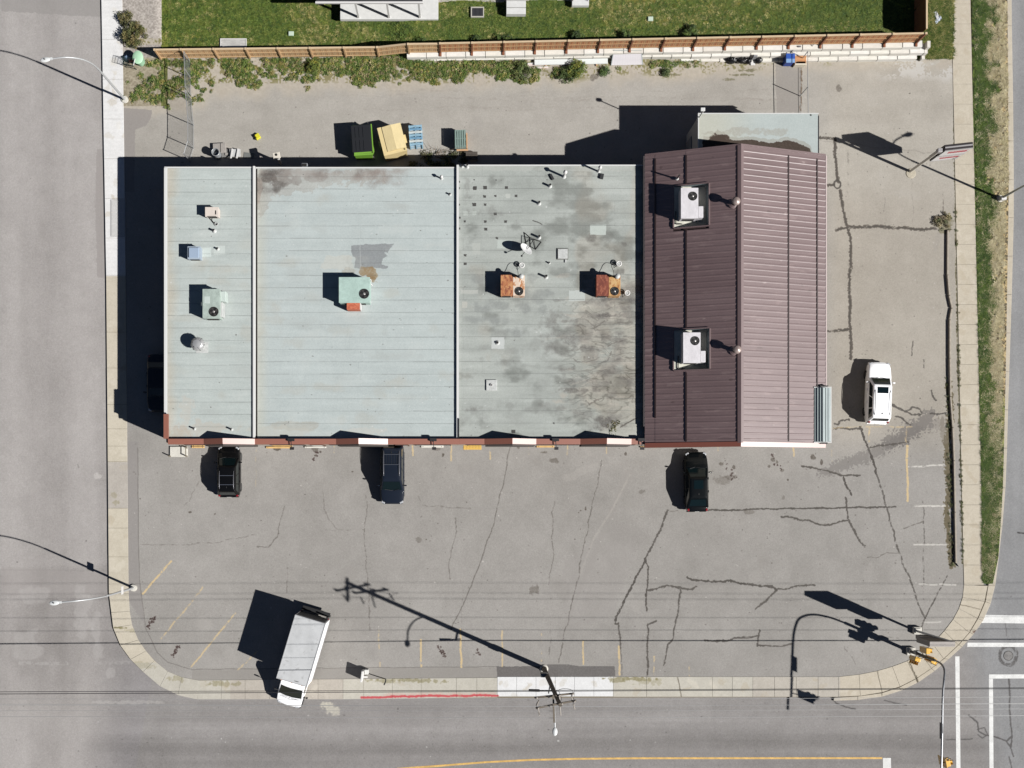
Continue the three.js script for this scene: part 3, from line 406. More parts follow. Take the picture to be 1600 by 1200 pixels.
{
  const g = slabG(pl([[1516, -140], [1522, 300], [1529, 600], [1536.5, 912], [1551, 912], [1560, 870], [1567, 760], [1571, 600], [1576, 300], [1573, -140]]), RY - 0.02, 0.016); vergePaint.uv(g);
  ground('grass_verge', g, mapped('verge_turf', vergePaint, 0.97), 'strip of green and dry grass between sidewalk and right hand street', 'verge');
}
// blades and tufts
function tuft(nb, h, spread, lean) {
  const p = []; for (let i = 0; i < nb; i++) { const a = rnd() * 6.28, r = spread * Math.sqrt(rnd()), x = r * Math.cos(a), z = r * Math.sin(a), b = rnd() * 6.28, w = 0.012 + 0.02 * rnd(), l = lean * (0.4 + rnd()), hh = h * rr(0.5, 1.15); p.push(x - w * Math.cos(b + 1.57), 0, z - w * Math.sin(b + 1.57), x + w * Math.cos(b + 1.57), 0, z + w * Math.sin(b + 1.57), x + l * Math.cos(b), hh, z + l * Math.sin(b)); }
  const g = new THREE.BufferGeometry(); g.setAttribute('position', new THREE.Float32BufferAttribute(p, 3)); g.computeVertexNormals(); return g;
}
function leafClump(n, R, h, leaf) {                                  // many small leaves through a volume
  const p = [], v = new THREE.Vector3(), a = new THREE.Vector3(), b = new THREE.Vector3();
  for (let i = 0; i < n; i++) {
    const t = rnd() * 6.28, u = Math.cbrt(rnd()), c = rr(-0.2, 1), s = Math.sqrt(1 - c * c); v.set(R * u * s * Math.cos(t), h * u * Math.max(0.05, c), R * u * s * Math.sin(t));
    a.set(rr(-1, 1), rr(-0.5, 0.7), rr(-1, 1)).normalize().multiplyScalar(leaf * rr(0.6, 1.3)); b.set(rr(-1, 1), rr(-0.4, 0.4), rr(-1, 1)).normalize().multiplyScalar(leaf * rr(0.25, 0.5));
    const q = [v.clone().sub(a), v.clone().add(b), v.clone().add(a), v.clone().sub(b)].map(w => w.toArray()); p.push(...q[0], ...q[1], ...q[2], ...q[0], ...q[2], ...q[3]);
  }
  const g = new THREE.BufferGeometry(); g.setAttribute('position', new THREE.Float32BufferAttribute(p, 3)); g.computeVertexNormals(); return g;
}
const leafMat = new THREE.MeshPhysicalMaterial({ name: 'leaf', color: 0xffffff, roughness: 0.75, side: THREE.DoubleSide, transmission: 0.25, thickness: 0 });
const bladeMat = new THREE.MeshStandardMaterial({ name: 'blade', color: 0xffffff, roughness: 0.8, side: THREE.DoubleSide });
function scatter(name, geo, mat, spots, label, category, parent) {
  const m = new THREE.InstancedMesh(geo, mat, spots.length), o = new THREE.Object3D();
  spots.forEach(([x, y, z, s, c], i) => { o.position.set(x, y, z); o.rotation.set(0, rnd() * 6.28, 0); o.scale.set(s, s * rr(0.7, 1.3), s); o.updateMatrix(); m.setMatrixAt(i, o.matrix); m.setColorAt(i, c); });
  m.castShadow = m.receiveShadow = true; m.name = parent ? name : numbered(name); (parent || scene).add(m); m.userData.kind = 'stuff'; if (label) tag(m, label, category, null, 'stuff'); return m;
}
const mixC = (list, j = 18) => { const c = list[Math.floor(rnd() * list.length)], d = rr(-j, j); return col(c[0] + d, c[1] + d, c[2] + d * 0.6); };
const GREENS = [[80, 106, 24], [60, 88, 14], [98, 116, 34], [118, 130, 50]], STRAW = [[178, 168, 100], [164, 154, 90], [192, 182, 122]], DARKG = [[68, 96, 22], [86, 114, 30], [106, 128, 44], [52, 80, 16]];
{
  const t = tuft(10, 0.06, 0.16, 0.12), sp = [];
  for (let i = 0; i < 36000; i++) { const x = rr(252, 1422), y = rr(-70, zF(x) - 2), d = 0.14 + 2.4 * fbm(x * 0.01 + 9, y * 0.03, 3) + 0.5 * sst(1000, 1120, x) * sst(1310, 1240, x) - 0.3 * sst(1320, 1340, x); if (x > 528 && x < 690 && y < 31) continue; if (y < 7 && x > 685 && x < 1180) continue; if ((x > 788 && x < 824 && y < 29) || (x > 888 && x < 922 && y < 16)) continue;
    sp.push([...G(x, y, hLawn(x)), rr(0.6, 1.3), mixC(rnd() < d ? STRAW.concat(GREENS) : GREENS)]); }
  scatter('lawn_grass', t, bladeMat, sp, 'short mown grass blades on the lawn behind the fence', 'grass');
}
{
  const t = tuft(12, 0.1, 0.13, 0.2), sp = [], sp2 = [];
  for (let i = 0; i < 24000; i++) { const y = rr(-130, 908), w = rnd(), x0 = 1522 + (y > 0 ? y * 0.0165 : 0), x1 = 1571 + (y < 300 ? y * 0.012 : (300 - y) * 0.019) - (y > 800 ? (y - 800) * 0.12 : 0), x = lerp(x0, x1, w); const dry = sst(0.34, 0.7, w + 0.9 * fbm(x * 0.09, y * 0.05, 3)) * (1 - 0.75 * sst(560, 760, y)) + 0.1; if (vn(x * 0.34, y * 0.34) * 0.7 + vn(x * 0.1, y * 0.1) * 0.3 < (dry > 0.4 ? 0.5 : 0.36)) continue; sp.push([...G(x, y, 0.016), rr(0.5, 1.3), mixC(rnd() < dry ? [[222, 208, 166], [210, 196, 156], [232, 220, 182], [176, 164, 120]] : DARKG)]); }
  scatter('verge_grass', t, bladeMat, sp, 'unmown green and straw grass on the verge by the right hand street', 'grass');
  for (let i = 0; i < 7000; i++) { const x = rr(1424, 1488), y = rr(-130, 90); const h = lerp(1.45, 0.03, sst(1424, 1484, x)) * sst(96, 40, y) + 0.01; if (vn(x * 0.12, y * 0.12) < 0.3) continue; sp2.push([...G(x, y, h), rr(0.7, 1.5), mixC(rnd() < 0.25 ? STRAW : GREENS)]); }
  scatter('bank_grass', t, bladeMat, sp2, 'long bright grass on the bank beside the fence corner', 'grass');
}
{
  const t = leafClump(34, 0.2, 0.2, 0.07), sp = [];
  for (let i = 0; i < 14000; i++) { const x = rnd() < 0.9 ? rr(192, 1050) : rr(1050, 1290), e = weedEdge(x), y = rr(zF(x) + 3, e + 4);
    if (x > 640 && y < 96) continue; if (x > 824 && x < 1006 && y < 106) continue; if (x < 214 && y > 86 && y < 110) continue;
    let d = vn(x * 0.05, y * 0.07) * 0.6 + vn(x * 0.16, y * 0.16) * 0.4; d -= 0.34 * sst(e - 16, e + 4, y); for (const [bx0, by0, br] of [[440, 112, 16], [520, 116, 16], [348, 118, 20], [268, 112, 14], [205, 130, 14], [300, 125, 12], [855, 110, 12], [930, 112, 14], [985, 118, 40], [1120, 120, 40], [1200, 110, 60]]) d -= 0.35 * Math.exp(-((x - bx0) ** 2 + (y - by0) ** 2) / br / br); if (x > 1000) d -= 0.14;
    if (d < 0.36) continue; sp.push([...G(x, y, 0.01), rr(0.4, 1.25) * (0.55 + 0.75 * (d - 0.2)), mixC(rnd() < 0.3 ? [[190, 178, 92], [176, 160, 112], [204, 190, 140]] : [[98, 130, 38], [84, 114, 32], [118, 142, 52], [138, 154, 68]], 28)]); }
  scatter('weeds', t, leafMat, sp, 'band of leafy weeds along the foot of fence and wall', 'weeds');
  const sp2 = []; for (let i = 0; i < 420; i++) { const y = rr(330, 885), c = rnd(); const x = c < 0.45 ? 1494 + (y - 360) * 0.021 + rr(-1.2, 1.2) : (y > 590 ? 1481 + (y - 600) * 0.02 + rr(-3, 4) : 1475 + rr(-9, 9)); if (c >= 0.45 && y > 365 && y < 590) continue; if (c < 0.45 && vn(y * 0.06, 3) < 0.4) continue; sp2.push([...G(x, y, 0.01), rr(0.25, 0.7), mixC([[104, 112, 58], [122, 116, 74], [88, 98, 48]], 16)]); }
  scatter('crack_weeds', t, leafMat, sp2, 'thin weeds in the joint along edging and right hand sidewalk', 'weeds');
  const sp3 = []; for (let i = 0; i < 150; i++) { const x = rr(640, 745), y = rr(238, 262); if (vn(x * 0.09, y * 0.1) < 0.45) continue; sp3.push([...G(x, y, 0), rr(0.6, 1.7), mixC([[110, 118, 60], [134, 124, 84], [92, 92, 52]], 20)]); }
  scatter('wall_weeds', t, leafMat, sp3, 'weeds growing at the shaded back wall near the pallet stack', 'weeds');
}
// shrubs: one stem group and one crown each
function shrub(px, py, R, h, n, greens, label) {
  const [x, y, z] = G(px, py, 0), t = thing('shrub', label, 'shrub', [x, y, z]);
  obj('stem', Array.from({ length: 7 }, (_, i) => bar([rr(-0.08, 0.08), 0, rr(-0.08, 0.08)], [R * 0.6 * Math.cos(i * 0.9), h * 0.7, R * 0.6 * Math.sin(i * 0.9)], 0.02, 5, 0.008)), M('stem', [120, 104, 70], 0.9), t);
  const sp = []; for (let i = 0; i < n; i++) { const a = rnd() * 6.28, r = R * Math.sqrt(rnd()) * (0.75 + 0.5 * vn(a * 1.6 + px, 2)); sp.push([r * Math.cos(a), h * rr(0.1, 0.95) * (1 - 0.6 * r / R / 1.3), r * Math.sin(a), rr(0.5, 1.1), mixC(greens, 26)]); }
  scatter('foliage', leafClump(46, 0.22, 0.3, 0.075), leafMat, sp, null, null, t);
}
shrub(211, 58, 0.95, 1.1, 120, [[108, 112, 50], [134, 128, 66], [86, 92, 40], [156, 140, 84]], 'olive and straw shrub between white sidewalk and gravel');
shrub(196, 30, 0.5, 0.6, 34, [[128, 118, 66], [98, 100, 48]], 'small olive shrub at the kerb side, top left of the gravel');
shrub(900, 109, 0.75, 0.8, 70, [[112, 132, 40], [146, 150, 44], [92, 118, 40]], 'yellow green bush in front of the long white board');
shrub(885, 119, 0.6, 0.5, 44, [[88, 112, 40], [70, 96, 34]], 'darker low bush below the yellow green bush');
shrub(815, 112, 0.7, 0.5, 50, [[96, 118, 46], [116, 128, 60]], 'green bush left of the pile of white boards');
shrub(945, 113, 0.32, 0.35, 16, [[74, 106, 40], [90, 120, 48]], 'single small green plant left of the white sheet');
shrub(1040, 114, 0.28, 0.28, 12, [[92, 112, 50]], 'lone low plant in the bare alley right of the white sheet');
shrub(490, 108, 0.55, 0.55, 34, [[120, 138, 48], [162, 160, 52], [88, 116, 40]], 'bush with yellow tips below the fence, left of the wall start');
shrub(1472, 346, 0.7, 0.16, 20, [[112, 128, 66], [176, 160, 120], [150, 140, 96]], 'weedy bush at the top end of the edging kerb');
shrub(960, 667, 0.55, 0.3, 22, [[92, 100, 40], [120, 110, 60]], 'x');
{ const s = scene.children[scene.children.length - 1]; s.position.set(...P(960, 667, 4.15)); s.userData.label = 'green and brown plant growing on the flat roof corner'; }
for (const [x, y, r] of [[790, 64, 0.6], [745, 62, 0.42], [975, 55, 0.36], [1075, 51, 0.6], [660, 67, 0.4], [900, 58, 0.5]]) {
  shrub(x, y + 6, r, 0.55, Math.round(60 * r), DARKG, { 790: 'dark green bush against the lawn side of the fence, below the white steps', 745: 'dark low bush behind the fence near the dark grate', 975: 'small dark bush behind the fence above the white sheet', 1075: 'dark bush on the lawn side of the fence, right of the white sheet', 660: 'dark little bush behind the fence at the wall start', 900: 'dark bush behind the fence above the long white board' }[x]);
  scene.children[scene.children.length - 1].position.y = hLawn(x);
}
// retaining wall of big blocks, three courses stepping back
{
  const w = thingW('retaining_wall', 'white concrete block retaining wall stepping back below the fence', 'wall', G(1040, 92));
  const mm = [0, 1, 2].map(i => speckle('wall_block' + i, [[240, 236, 226], [234, 229, 220], [243, 240, 233]][i], 0.09, 0.9, 0.5));
  for (let c = 0; c < 3; c++) for (let k = 0; k < 27; k++) {
    const x0 = 640 + k * 30.5 + (c & 1 ? 15 : 0) - 4, x1 = Math.min(x0 + 30.5, 1436), xm = (x0 + x1) / 2; if (x1 - x0 < 8) continue; const top = wallTop(Math.max(640, xm)) - 0.5 * c; if (top < 0.05) continue;
    const back = zF(xm) - 3, front = zF(xm) + 7 + c * lerp(1.6, 5, clamp((xm - 950) / 250)), bot = Math.max(-0.1, top - 0.5), [ax, , az] = G(x0 + 0.3, back), [cx, , cz] = G(x1 - 0.3, front);
    const g = new RoundedBoxGeometry(cx - ax, top - bot - 0.006, cz - az, 1, 0.02); g.rotateY(0.011); g.translate((ax + cx) / 2, (top + bot) / 2 + rr(-0.004, 0.004), (az + cz) / 2 + rr(-0.012, 0.012)); obj('block', g, mm[Math.floor(rnd() * 3)], w);
  }
  obj('end_block', [0, 1, 2].map(c => bx(0.24, 0.49, 0.5, ...G(1438.8, 81 + 5 * c, Math.max(-0.1, 1.47 - 0.5 * (c + 1))))), mm[1], w);
}
// timber fence
{
  const woods = [[214, 178, 134], [198, 156, 112], [188, 124, 82], [204, 148, 104], [160, 104, 70]].map((c, i) => speckle('fence_wood' + i, c, 0.55, 0.85, 0.7));
  const post = speckle('fence_post', [206, 168, 124], 0.2, 0.85), postR = speckle('fence_post_red', [150, 92, 62], 0.2, 0.85), cap = speckle('fence_cap', [222, 196, 160], 0.16, 0.85);
  const f = thingW('timber_fence', 'long timber fence with posts and rails along the lawn', 'fence', G(840, 85));
  const px = [252, 292, 342, 391, 440, 489, 541, 592, 640]; for (let k = 1; k <= 16; k++) px.push(640 + k * 48.7);
  px[px.length - 1] = 1419;
  const H = 1.75;
  px.forEach((x, i) => {
    const y0 = wallTop(x), p = G(x, zF(x) + 1.2, y0);
    obj('post', bx(0.11, H + 0.06, 0.11, ...p), i > 8 ? postR : post, f); obj('post_cap', bx(0.16, 0.035, 0.16, p[0], y0 + H + 0.062, p[2]), cap, f);
    if (i > 8) obj('post_foot', bx(0.16, 0.08, 0.34, p[0], y0 + 0.004, p[2] + 0.1), postR, f);
    if (i + 1 === px.length) return;
    const x2 = px[i + 1], h2 = i === 8 ? wallTop(641) : wallTop(x2), h1 = i === 8 ? wallTop(641) : y0, q = G(x2, zF(x2) + 1.2, h2), hb = Math.max(h1, 0), n = Math.round((q[0] - p[0] - 0.12) / 0.145), bd = [];
    const rot = Math.atan2(-(q[2] - p[2]), q[0] - p[0]);
    for (let k = 0; k < n; k++) { const t = (k + 0.5) / n, X = lerp(p[0] + 0.06, q[0] - 0.06, t), Y = lerp(h1, h2, t); bd.push(bx(0.138, H - 0.06 + rr(-0.012, 0.012), 0.02, X, Y + 0.04, lerp(p[2], q[2], t) - 0.06 + rr(-0.004, 0.004), rot)); }
    // boards differ in colour: three joined sets
    for (let s = 0; s < 3; s++) { const set = bd.filter((_, k) => (k * 7 + i * 3) % 3 === s); if (set.length) { const o = obj('boards', set, woods[i > 8 ? [1, 2, 3][s] : [0, 1, 0][s]], f); o.userData.kind = 'stuff'; } }
    const A = (h, dz) => [p[0] + 0.06, h1 + h, p[2] + dz], B = (h, dz) => [q[0] - 0.06, h2 + h, q[2] + dz];
    for (const h of [0.22, 0.95, 1.6]) obj('rail', beam(A(h, -0.027), B(h, -0.027), 0.04, 0.09), woods[i > 8 ? 1 : 0], f);
    obj('cap_rail', beam([p[0] + 0.085, h1 + H + 0.012, p[2] - 0.03], [q[0] - 0.085, h2 + H + 0.012, q[2] - 0.03], 0.13, 0.035), cap, f);
  });
  const e = thingW('timber_fence', 'brown timber fence turning the corner at the far right of the lawn', 'fence', G(1421, 20, 1.45));
  for (let k = 0; k < 8; k++) {
    const y1 = 74 - k * 48, y2 = y1 - 48, hz = y => 1.46, p = G(1421, y1, 1.46), q = G(1421, y2, 1.46), n = 16;
    if (k) { obj('post', bx(0.11, H + 0.06, 0.11, ...p), postR, e); obj('post_cap', bx(0.16, 0.035, 0.16, p[0], 1.46 + H + 0.062, p[2]), cap, e); }
    const bd = []; for (let i = 0; i < n; i++) bd.push(bx(0.02, H + 0.44, 0.138, p[0] - 0.06, 1.0, lerp(p[2] - 0.06, q[2] + 0.06, (i + 0.5) / n)));
    obj('boards', bd, woods[4], e).userData.kind = 'stuff';
    for (const h of [0.22, 0.95, 1.6]) obj('rail', bx(0.04, 0.09, Math.abs(q[2] - p[2]) - 0.12, p[0] - 0.025, 1.46 + h, (p[2] + q[2]) / 2), woods[3], e);
    obj('cap_rail', bx(0.13, 0.035, Math.abs(q[2] - p[2]) - 0.17, p[0] - 0.03, 1.46 + H + 0.0, (p[2] + q[2]) / 2), cap, e);
  }
}
// chain link fences
const galv = M('galvanised', [206, 208, 210], 0.45, 0.6), wireM = M('wire', [170, 174, 176], 0.5, 0.5);
function chain(name, label, pts, h, mesh = true) {
  const t = thingW(name, label, 'fence', pts[0].slice(0, 3));
  pts.forEach((p, i) => {
    obj('post', bar([p[0], 0, p[2]], [p[0], h + 0.05, p[2]], 0.035, 8), galv, t);
    if (i + 1 === pts.length) return; const q = pts[i + 1];
    obj('top_rail', bar([p[0], h, p[2]], [q[0], h, q[2]], 0.024, 6), galv, t); obj('bottom_rail', bar([p[0], 0.12, p[2]], [q[0], 0.12, q[2]], 0.014, 5), galv, t);
    if (!mesh) return; const L = Math.hypot(q[0] - p[0], q[2] - p[2]), ws = [], st = 0.11; const at = (u, y) => [lerp(p[0], q[0], u / L), y, lerp(p[2], q[2], u / L)];
    for (let u = -h; u < L; u += st) for (const s of [0, 1]) { let u0 = u, u1 = u + h - 0.12, y0 = 0.12, y1 = h; if (u0 < 0) { y0 -= u0; u0 = 0; } if (u1 > L) { y1 -= u1 - L; u1 = L; } if (u1 - u0 < 0.04) continue; ws.push(s ? bar(at(L - u0, y0), at(L - u1, y1), 0.0035, 3) : bar(at(u0, y0), at(u1, y1), 0.0035, 3)); }
    obj('wire_mesh', ws, wireM, t).userData.kind = 'stuff';
  });
  return t;
}
chain('chain_link_fence', 'grey chain link fence from timber fence down to the alley gate', [G(297, 96), G(298, 122), G(299, 150)], 1.9);
chain('chain_link_gate', 'open chain link gate leaf across the left end of the alley', [G(299, 155), G(303, 196), G(303, 232), G(297, 252)], 1.9);
chain('chain_link_fence', 'bare wire fence line beside the orange box at the top right', [G(1250, 96), G(1250, 150), G(1251, 205)], 1.9, false);
// ---------------------------------------------------------------- the shops: walls, felt roofs, parapet
const HA = 4.45, HB = 4.38, HCR = 4.42;
const roofPaint = new Paint(274, 280, 1004, 700, 2).base((x, y, o) => {
  const F = vn(x * 0.8, y * 0.8) - 0.5, F2 = vn(x * 2.2, y * 2.2) - 0.5, Mm = fbm(x * 0.05, y * 0.05, 3), L = fbm(x * 0.012, y * 0.02, 3);
  let r, g, b;
  if (x < 414) { r = 192; g = 200; b = 197; const d = sst(306, 284, x + 16 * fbm(3, y * 0.05, 2)); r += 2 * d; g += -10 * d; b += -20 * d; const q = 16 * fbm(x * 0.02, y * 0.25, 3); r += q; g += q; b += q; }
  else if (x < 715.5) { r = 192; g = 201; b = 200; const d = clamp(sst(440, 418, x) * 0.8); r += 6 * d; g += -2 * d; b += -12 * d; const q = 12 * fbm(x * 0.015, y * 0.2, 3); r += q; g += q; b += q; }
  else { r = 178; g = 183; b = 178; const q = 26 * fbm(x * 0.016, y * 0.12, 3) + 22 * L; r += q; g += q; b += q;
    const d = sst(0.02, 0.2, fbm(x * 0.02 + 4, y * 0.016, 3) + 0.28 * sst(860, 960, x) - 0.12 - 0.2 * sst(480, 400, y) * sst(900, 860, x)); r += 2 * d; g -= 3 * d; b -= 6 * d; const sm = sst(0.05, 0.3, fbm(x * 0.03 + 70, y * 0.045, 4) + 0.1 * sst(780, 900, x)); r -= 32 * sm; g -= 33 * sm; b -= 33 * sm; }
  const n = 9 * F + 12 * F2 + 9 * Mm; if (x > 840) { const z = sst(845, 905, x) * sst(455, 500, y + 0.3 * (x - 900)) * (1 - sst(640, 690, y)), wx = x + 26 * fbm(x * 0.03, y * 0.05, 2), wy = y + 16 * fbm(x * 0.04 + 9, y * 0.05, 2), rg = 1 - Math.min(1, Math.abs(fbm(wx * 0.045, wy * 0.11, 3)) * 9), dk = sst(0.55, 1, 1 - Math.min(1, Math.abs(fbm(wx * 0.04 + 33, wy * 0.13, 3)) * 8)); r += z * (12 * rg - 6 - 36 * dk); g += z * (10 * rg - 8 - 36 * dk); b += z * (9 * rg - 10 - 35 * dk); }
  o[0] = r + n; o[1] = g + n; o[2] = b + n;
});
const rp = (x, y) => plan(x, y, 4.42), rpl = l => l.map(([x, y]) => rp(x, y));
const ROLL = 18.28, rowsOf = (y0, off) => { const l = [y0]; for (let y = y0 + off; y < 689; y += ROLL) l.push(y); l.push(690); if (l[l.length - 1] - l[l.length - 2] < 6) l.splice(l.length - 2, 1); return l; };
const rowsA = rowsOf(289.5, 17), rowsB = rowsOf(289.5, 12), rowsC = rowsOf(286, 15);
{
  const q = roofPaint;
  // dirt, ponding rings, patches, tar dabs
  q.poly(rpl([[400, 264], [440, 268], [520, 266], [600, 270], [600, 284], [520, 288], [470, 300], [430, 306], [412, 330], [400, 340]]), [168, 160, 150], 0.4, 10, 20).blob(...rp(418, 276), 16, 8, [112, 106, 100], 0.75, 0, 0.9, 0.08).blob(...rp(448, 282), 20, 9, [132, 124, 118], 0.5, 0, 0.9, 0.08).blob(...rp(490, 276), 16, 7, [146, 138, 132], 0.5, 0, 1, 0.08).blob(...rp(404, 300), 5, 20, [150, 128, 116], 0.4, 0, 0.9, 0.08);
  q.poly(rpl([[548, 383], [580, 381], [616, 381], [610, 388], [606, 394], [600, 394], [605, 400], [598, 404], [596, 412], [606, 416], [607, 419], [553, 419], [556, 403], [550, 400]]), [146, 150, 152], 0.92, 1.6, 14).stroke(rpl([[563, 382], [563, 420]]), 1.4, [176, 180, 180], 0.8).blob(...rp(573, 425), 15, 8, [150, 122, 84], 0.75, 0.2, 0.9, 0.1).blob(...rp(580, 434), 8, 6, [138, 110, 72], 0.6, 0.2, 0.9, 0.2).blob(...rp(545, 424), 12, 5, [176, 172, 160], 0.6);
  q.poly(rpl([[510, 400], [548, 400], [552, 420], [500, 420]]), [208, 206, 196], 0.5, 3, 10);
  q.blob(...rp(460, 664), 34, 6, [178, 176, 166], 0.6, 0, 0.9, 0.06).blob(...rp(445, 674), 50, 8, [196, 194, 184], 0.5, 0, 0.9, 0.06).blob(...rp(570, 674), 30, 5, [206, 204, 196], 0.5);
  q.blob(...rp(318, 670), 40, 10, [196, 188, 176], 0.5, 0, 0.9, 0.08).blob(...rp(280, 676), 14, 12, [190, 176, 160], 0.5).blob(...rp(292, 640), 10, 22, [204, 196, 184], 0.4);
  for (let i = 0; i < 26; i++) q.blob(...rp(rr(745, 850), rr(430, 520)), rr(8, 26), rr(6, 14), [138, 142, 140], rr(0.2, 0.5), 0, 1, 0.1, 0.1);
  for (let i = 0; i < 50; i++) q.blob(...rp(rr(870, 992), rr(420, 640)), rr(5, 22), rr(2, 6), rnd() < 0.6 ? [112, 108, 103] : [190, 183, 172], rr(0.25, 0.55), rr(-0.2, 0.2), 1.1, 0.12, 0.1);
  for (let i = 0; i < 14; i++) { const [x, y] = rp(rr(880, 985), rr(500, 640)), a = []; let t = rr(-0.5, 0.8); for (let k = 0, X = x, Y = y; k < 7; k++) { a.push([X, Y]); X += 4 * Math.cos(t); Y += 3 * Math.sin(t); t += rr(-0.8, 0.8); } q.stroke(a, rr(1, 2.6), rnd() < 0.6 ? [108, 102, 96] : [202, 196, 184], rr(0.35, 0.7), 1.2, 0.25); }
  for (let i = 0; i < 16; i++) q.blob(...rp(rr(725, 850), rr(520, 660)), rr(8, 22), rr(5, 14), [142, 144, 140], rr(0.2, 0.5), 0, 1.1, 0.1, 0.1);
  for (const [x, y, a, b, al] of [[943, 493, 22, 4, 0.8], [925, 372, 9, 6, 0.5], [950, 370, 12, 8, 0.25], [978, 382, 5, 4, 0.6], [985, 470, 10, 8, 0.5], [972, 425, 12, 6, 0.5], [905, 610, 30, 4, 0.6], [975, 665, 12, 6, 0.6], [945, 660, 16, 10, 0.75], [930, 668, 10, 5, 0.7], [870, 540, 30, 14, 0.3], [862, 500, 18, 18, 0.35], [780, 460, 16, 5, 0.4], [960, 530, 20, 6, 0.5], [915, 545, 14, 5, 0.5], [740, 640, 14, 4, 0.4], [730, 300, 5, 30, 0.2], [770, 330, 24, 7, 0.2]]) q.blob(...rp(x, y), a, b, [100, 96, 92], al * 0.9, 0, 1.1, 0.14, 0.15);
  for (let i = 0; i < 70; i++) { const u = Math.pow(rnd(), 0.6), x = lerp(840, 994, u), y = rr(440 + 60 * (1 - u), 676); q.blob(...rp(x, y), rr(8, 30), rr(4, 13), [104, 100, 97], rr(0.14, 0.42) * (0.5 + 0.6 * u), rr(-0.3, 0.3), 1, 0.09, 0); }
  for (let i = 0; i < 34; i++) q.blob(...rp(rr(400, 620), 266 + 26 * rnd() * rnd()), rr(10, 34), rr(4, 10), rnd() < 0.5 ? [120, 110, 104] : [150, 136, 128], rr(0.15, 0.4), 0, 1, 0.08, 0);
  for (let i = 0; i < 12; i++) q.blob(...rp(rr(402, 440), rr(266, 300)), rr(6, 16), rr(5, 10), [92, 86, 82], rr(0.2, 0.45), 0, 1, 0.1, 0);
  for (let i = 0; i < 110; i++) q.blob(...rp(rr(265, 712), rr(270, 684)), rr(8, 40), rr(5, 14), [[178, 182, 178], [208, 212, 208], [186, 182, 170]][i % 3], rr(0.12, 0.32), 0, 1, 0.07, 0.1);
  for (let i = 0; i < 200; i++) q.blob(...rp(rr(265, 990), rr(270, 684)), rr(0.5, 1.6), rr(0.4, 1.2), rnd() < 0.6 ? [112, 112, 108] : [226, 228, 226], rr(0.3, 0.8), 0, 0.6, 0.5);
  q.poly(rpl([[718, 258], [990, 258], [990, 268], [718, 266]]), [190, 192, 186], 0.5, 2, 10);
  for (const [x0, y0, x1, y1, c] of [[777, 375, 800, 388, [196, 204, 198]], [922, 351, 947, 367, [202, 210, 204]], [871, 389, 887, 405, [204, 208, 206]], [889, 454, 914, 470, [200, 206, 202]], [768, 527, 788, 545, [206, 210, 208]], [720, 453, 747, 459, [190, 192, 186]], [722, 471, 730, 481, [192, 192, 184]], [724, 330, 731, 337, [188, 194, 188]], [738, 330, 744, 336, [190, 196, 190]], [738, 380, 750, 398, [188, 192, 186]], [790, 303, 797, 310, [196, 200, 194]], [310, 387, 330, 401, [212, 222, 218]], [334, 384, 352, 398, [208, 216, 212]]]) q.poly(rpl([[x0, y0], [x1, y0], [x1, y1], [x0, y1]]), c, 0.9, 0.6, 8);
  for (const [x, y, s] of [[742, 294, 3], [758, 293, 3], [791, 293, 2.4], [717, 284, 1.6], [717, 294, 1.6], [717, 320, 1.6], [718, 340, 1.8], [717.5, 357, 1.8], [757, 307, 2.2], [774, 306, 1.8], [758, 320, 2], [741, 319.5, 3], [774, 334, 2.2], [726, 346, 1.6], [758, 346, 2.2], [790, 346, 2.2], [759, 358, 2.4], [776, 372, 1.8], [727, 399, 2], [727, 412, 2.2], [806, 306, 2.2], [775, 281, 1], [741, 281, 1], [865, 661, 1.4], [802, 674, 3]]) { const [X, Y] = rp(x, y); q.poly([[X - s, Y - s * 0.8], [X + s, Y - s * 0.8], [X + s * 0.9, Y + s * 0.9], [X - s * 0.9, Y + s * 0.8]], [66, 64, 62], 0.92, 0.5, 20); }
  q.stroke(rpl([[833, 345], [847, 350]]), 1.4, [80, 78, 74], 0.9).stroke(rpl([[976, 663], [996, 653]]), 1.2, [90, 84, 78], 0.9).stroke(rpl([[990, 655], [970, 668]]), 1.4, [90, 84, 78], 0.7);
  // bitumen bleeding along the laps and butts
  const seams = (rows, x0, x1, butts, k) => { rows.forEach((y, i) => { if (!i || i + 1 >= rows.length) return; for (let x = x0; x < x1; x += 46) q.stroke([[x, y + rr(-0.3, 0.3)], [Math.min(x1, x + 46), y + rr(-0.3, 0.3)]], rr(0.5, 1.1), [130, 133, 131], k * rr(0, 0.75), 0.12, 0.25); }); };
  seams(rowsA, 286, 412, null, 0.7); seams(rowsB, 420, 713, null, 0.62); seams(rowsC, 718, 985, null, 0.8);
}
const roofMat = mapped('roof_felt', roofPaint, 0.93);
const buttB = i => [562, 547, 549, 568, 563, 566][i % 6] + 6, buttC = (i, k) => [[752, 846], [790, 905], [724, 880], [812, 948]][i % 4][k];
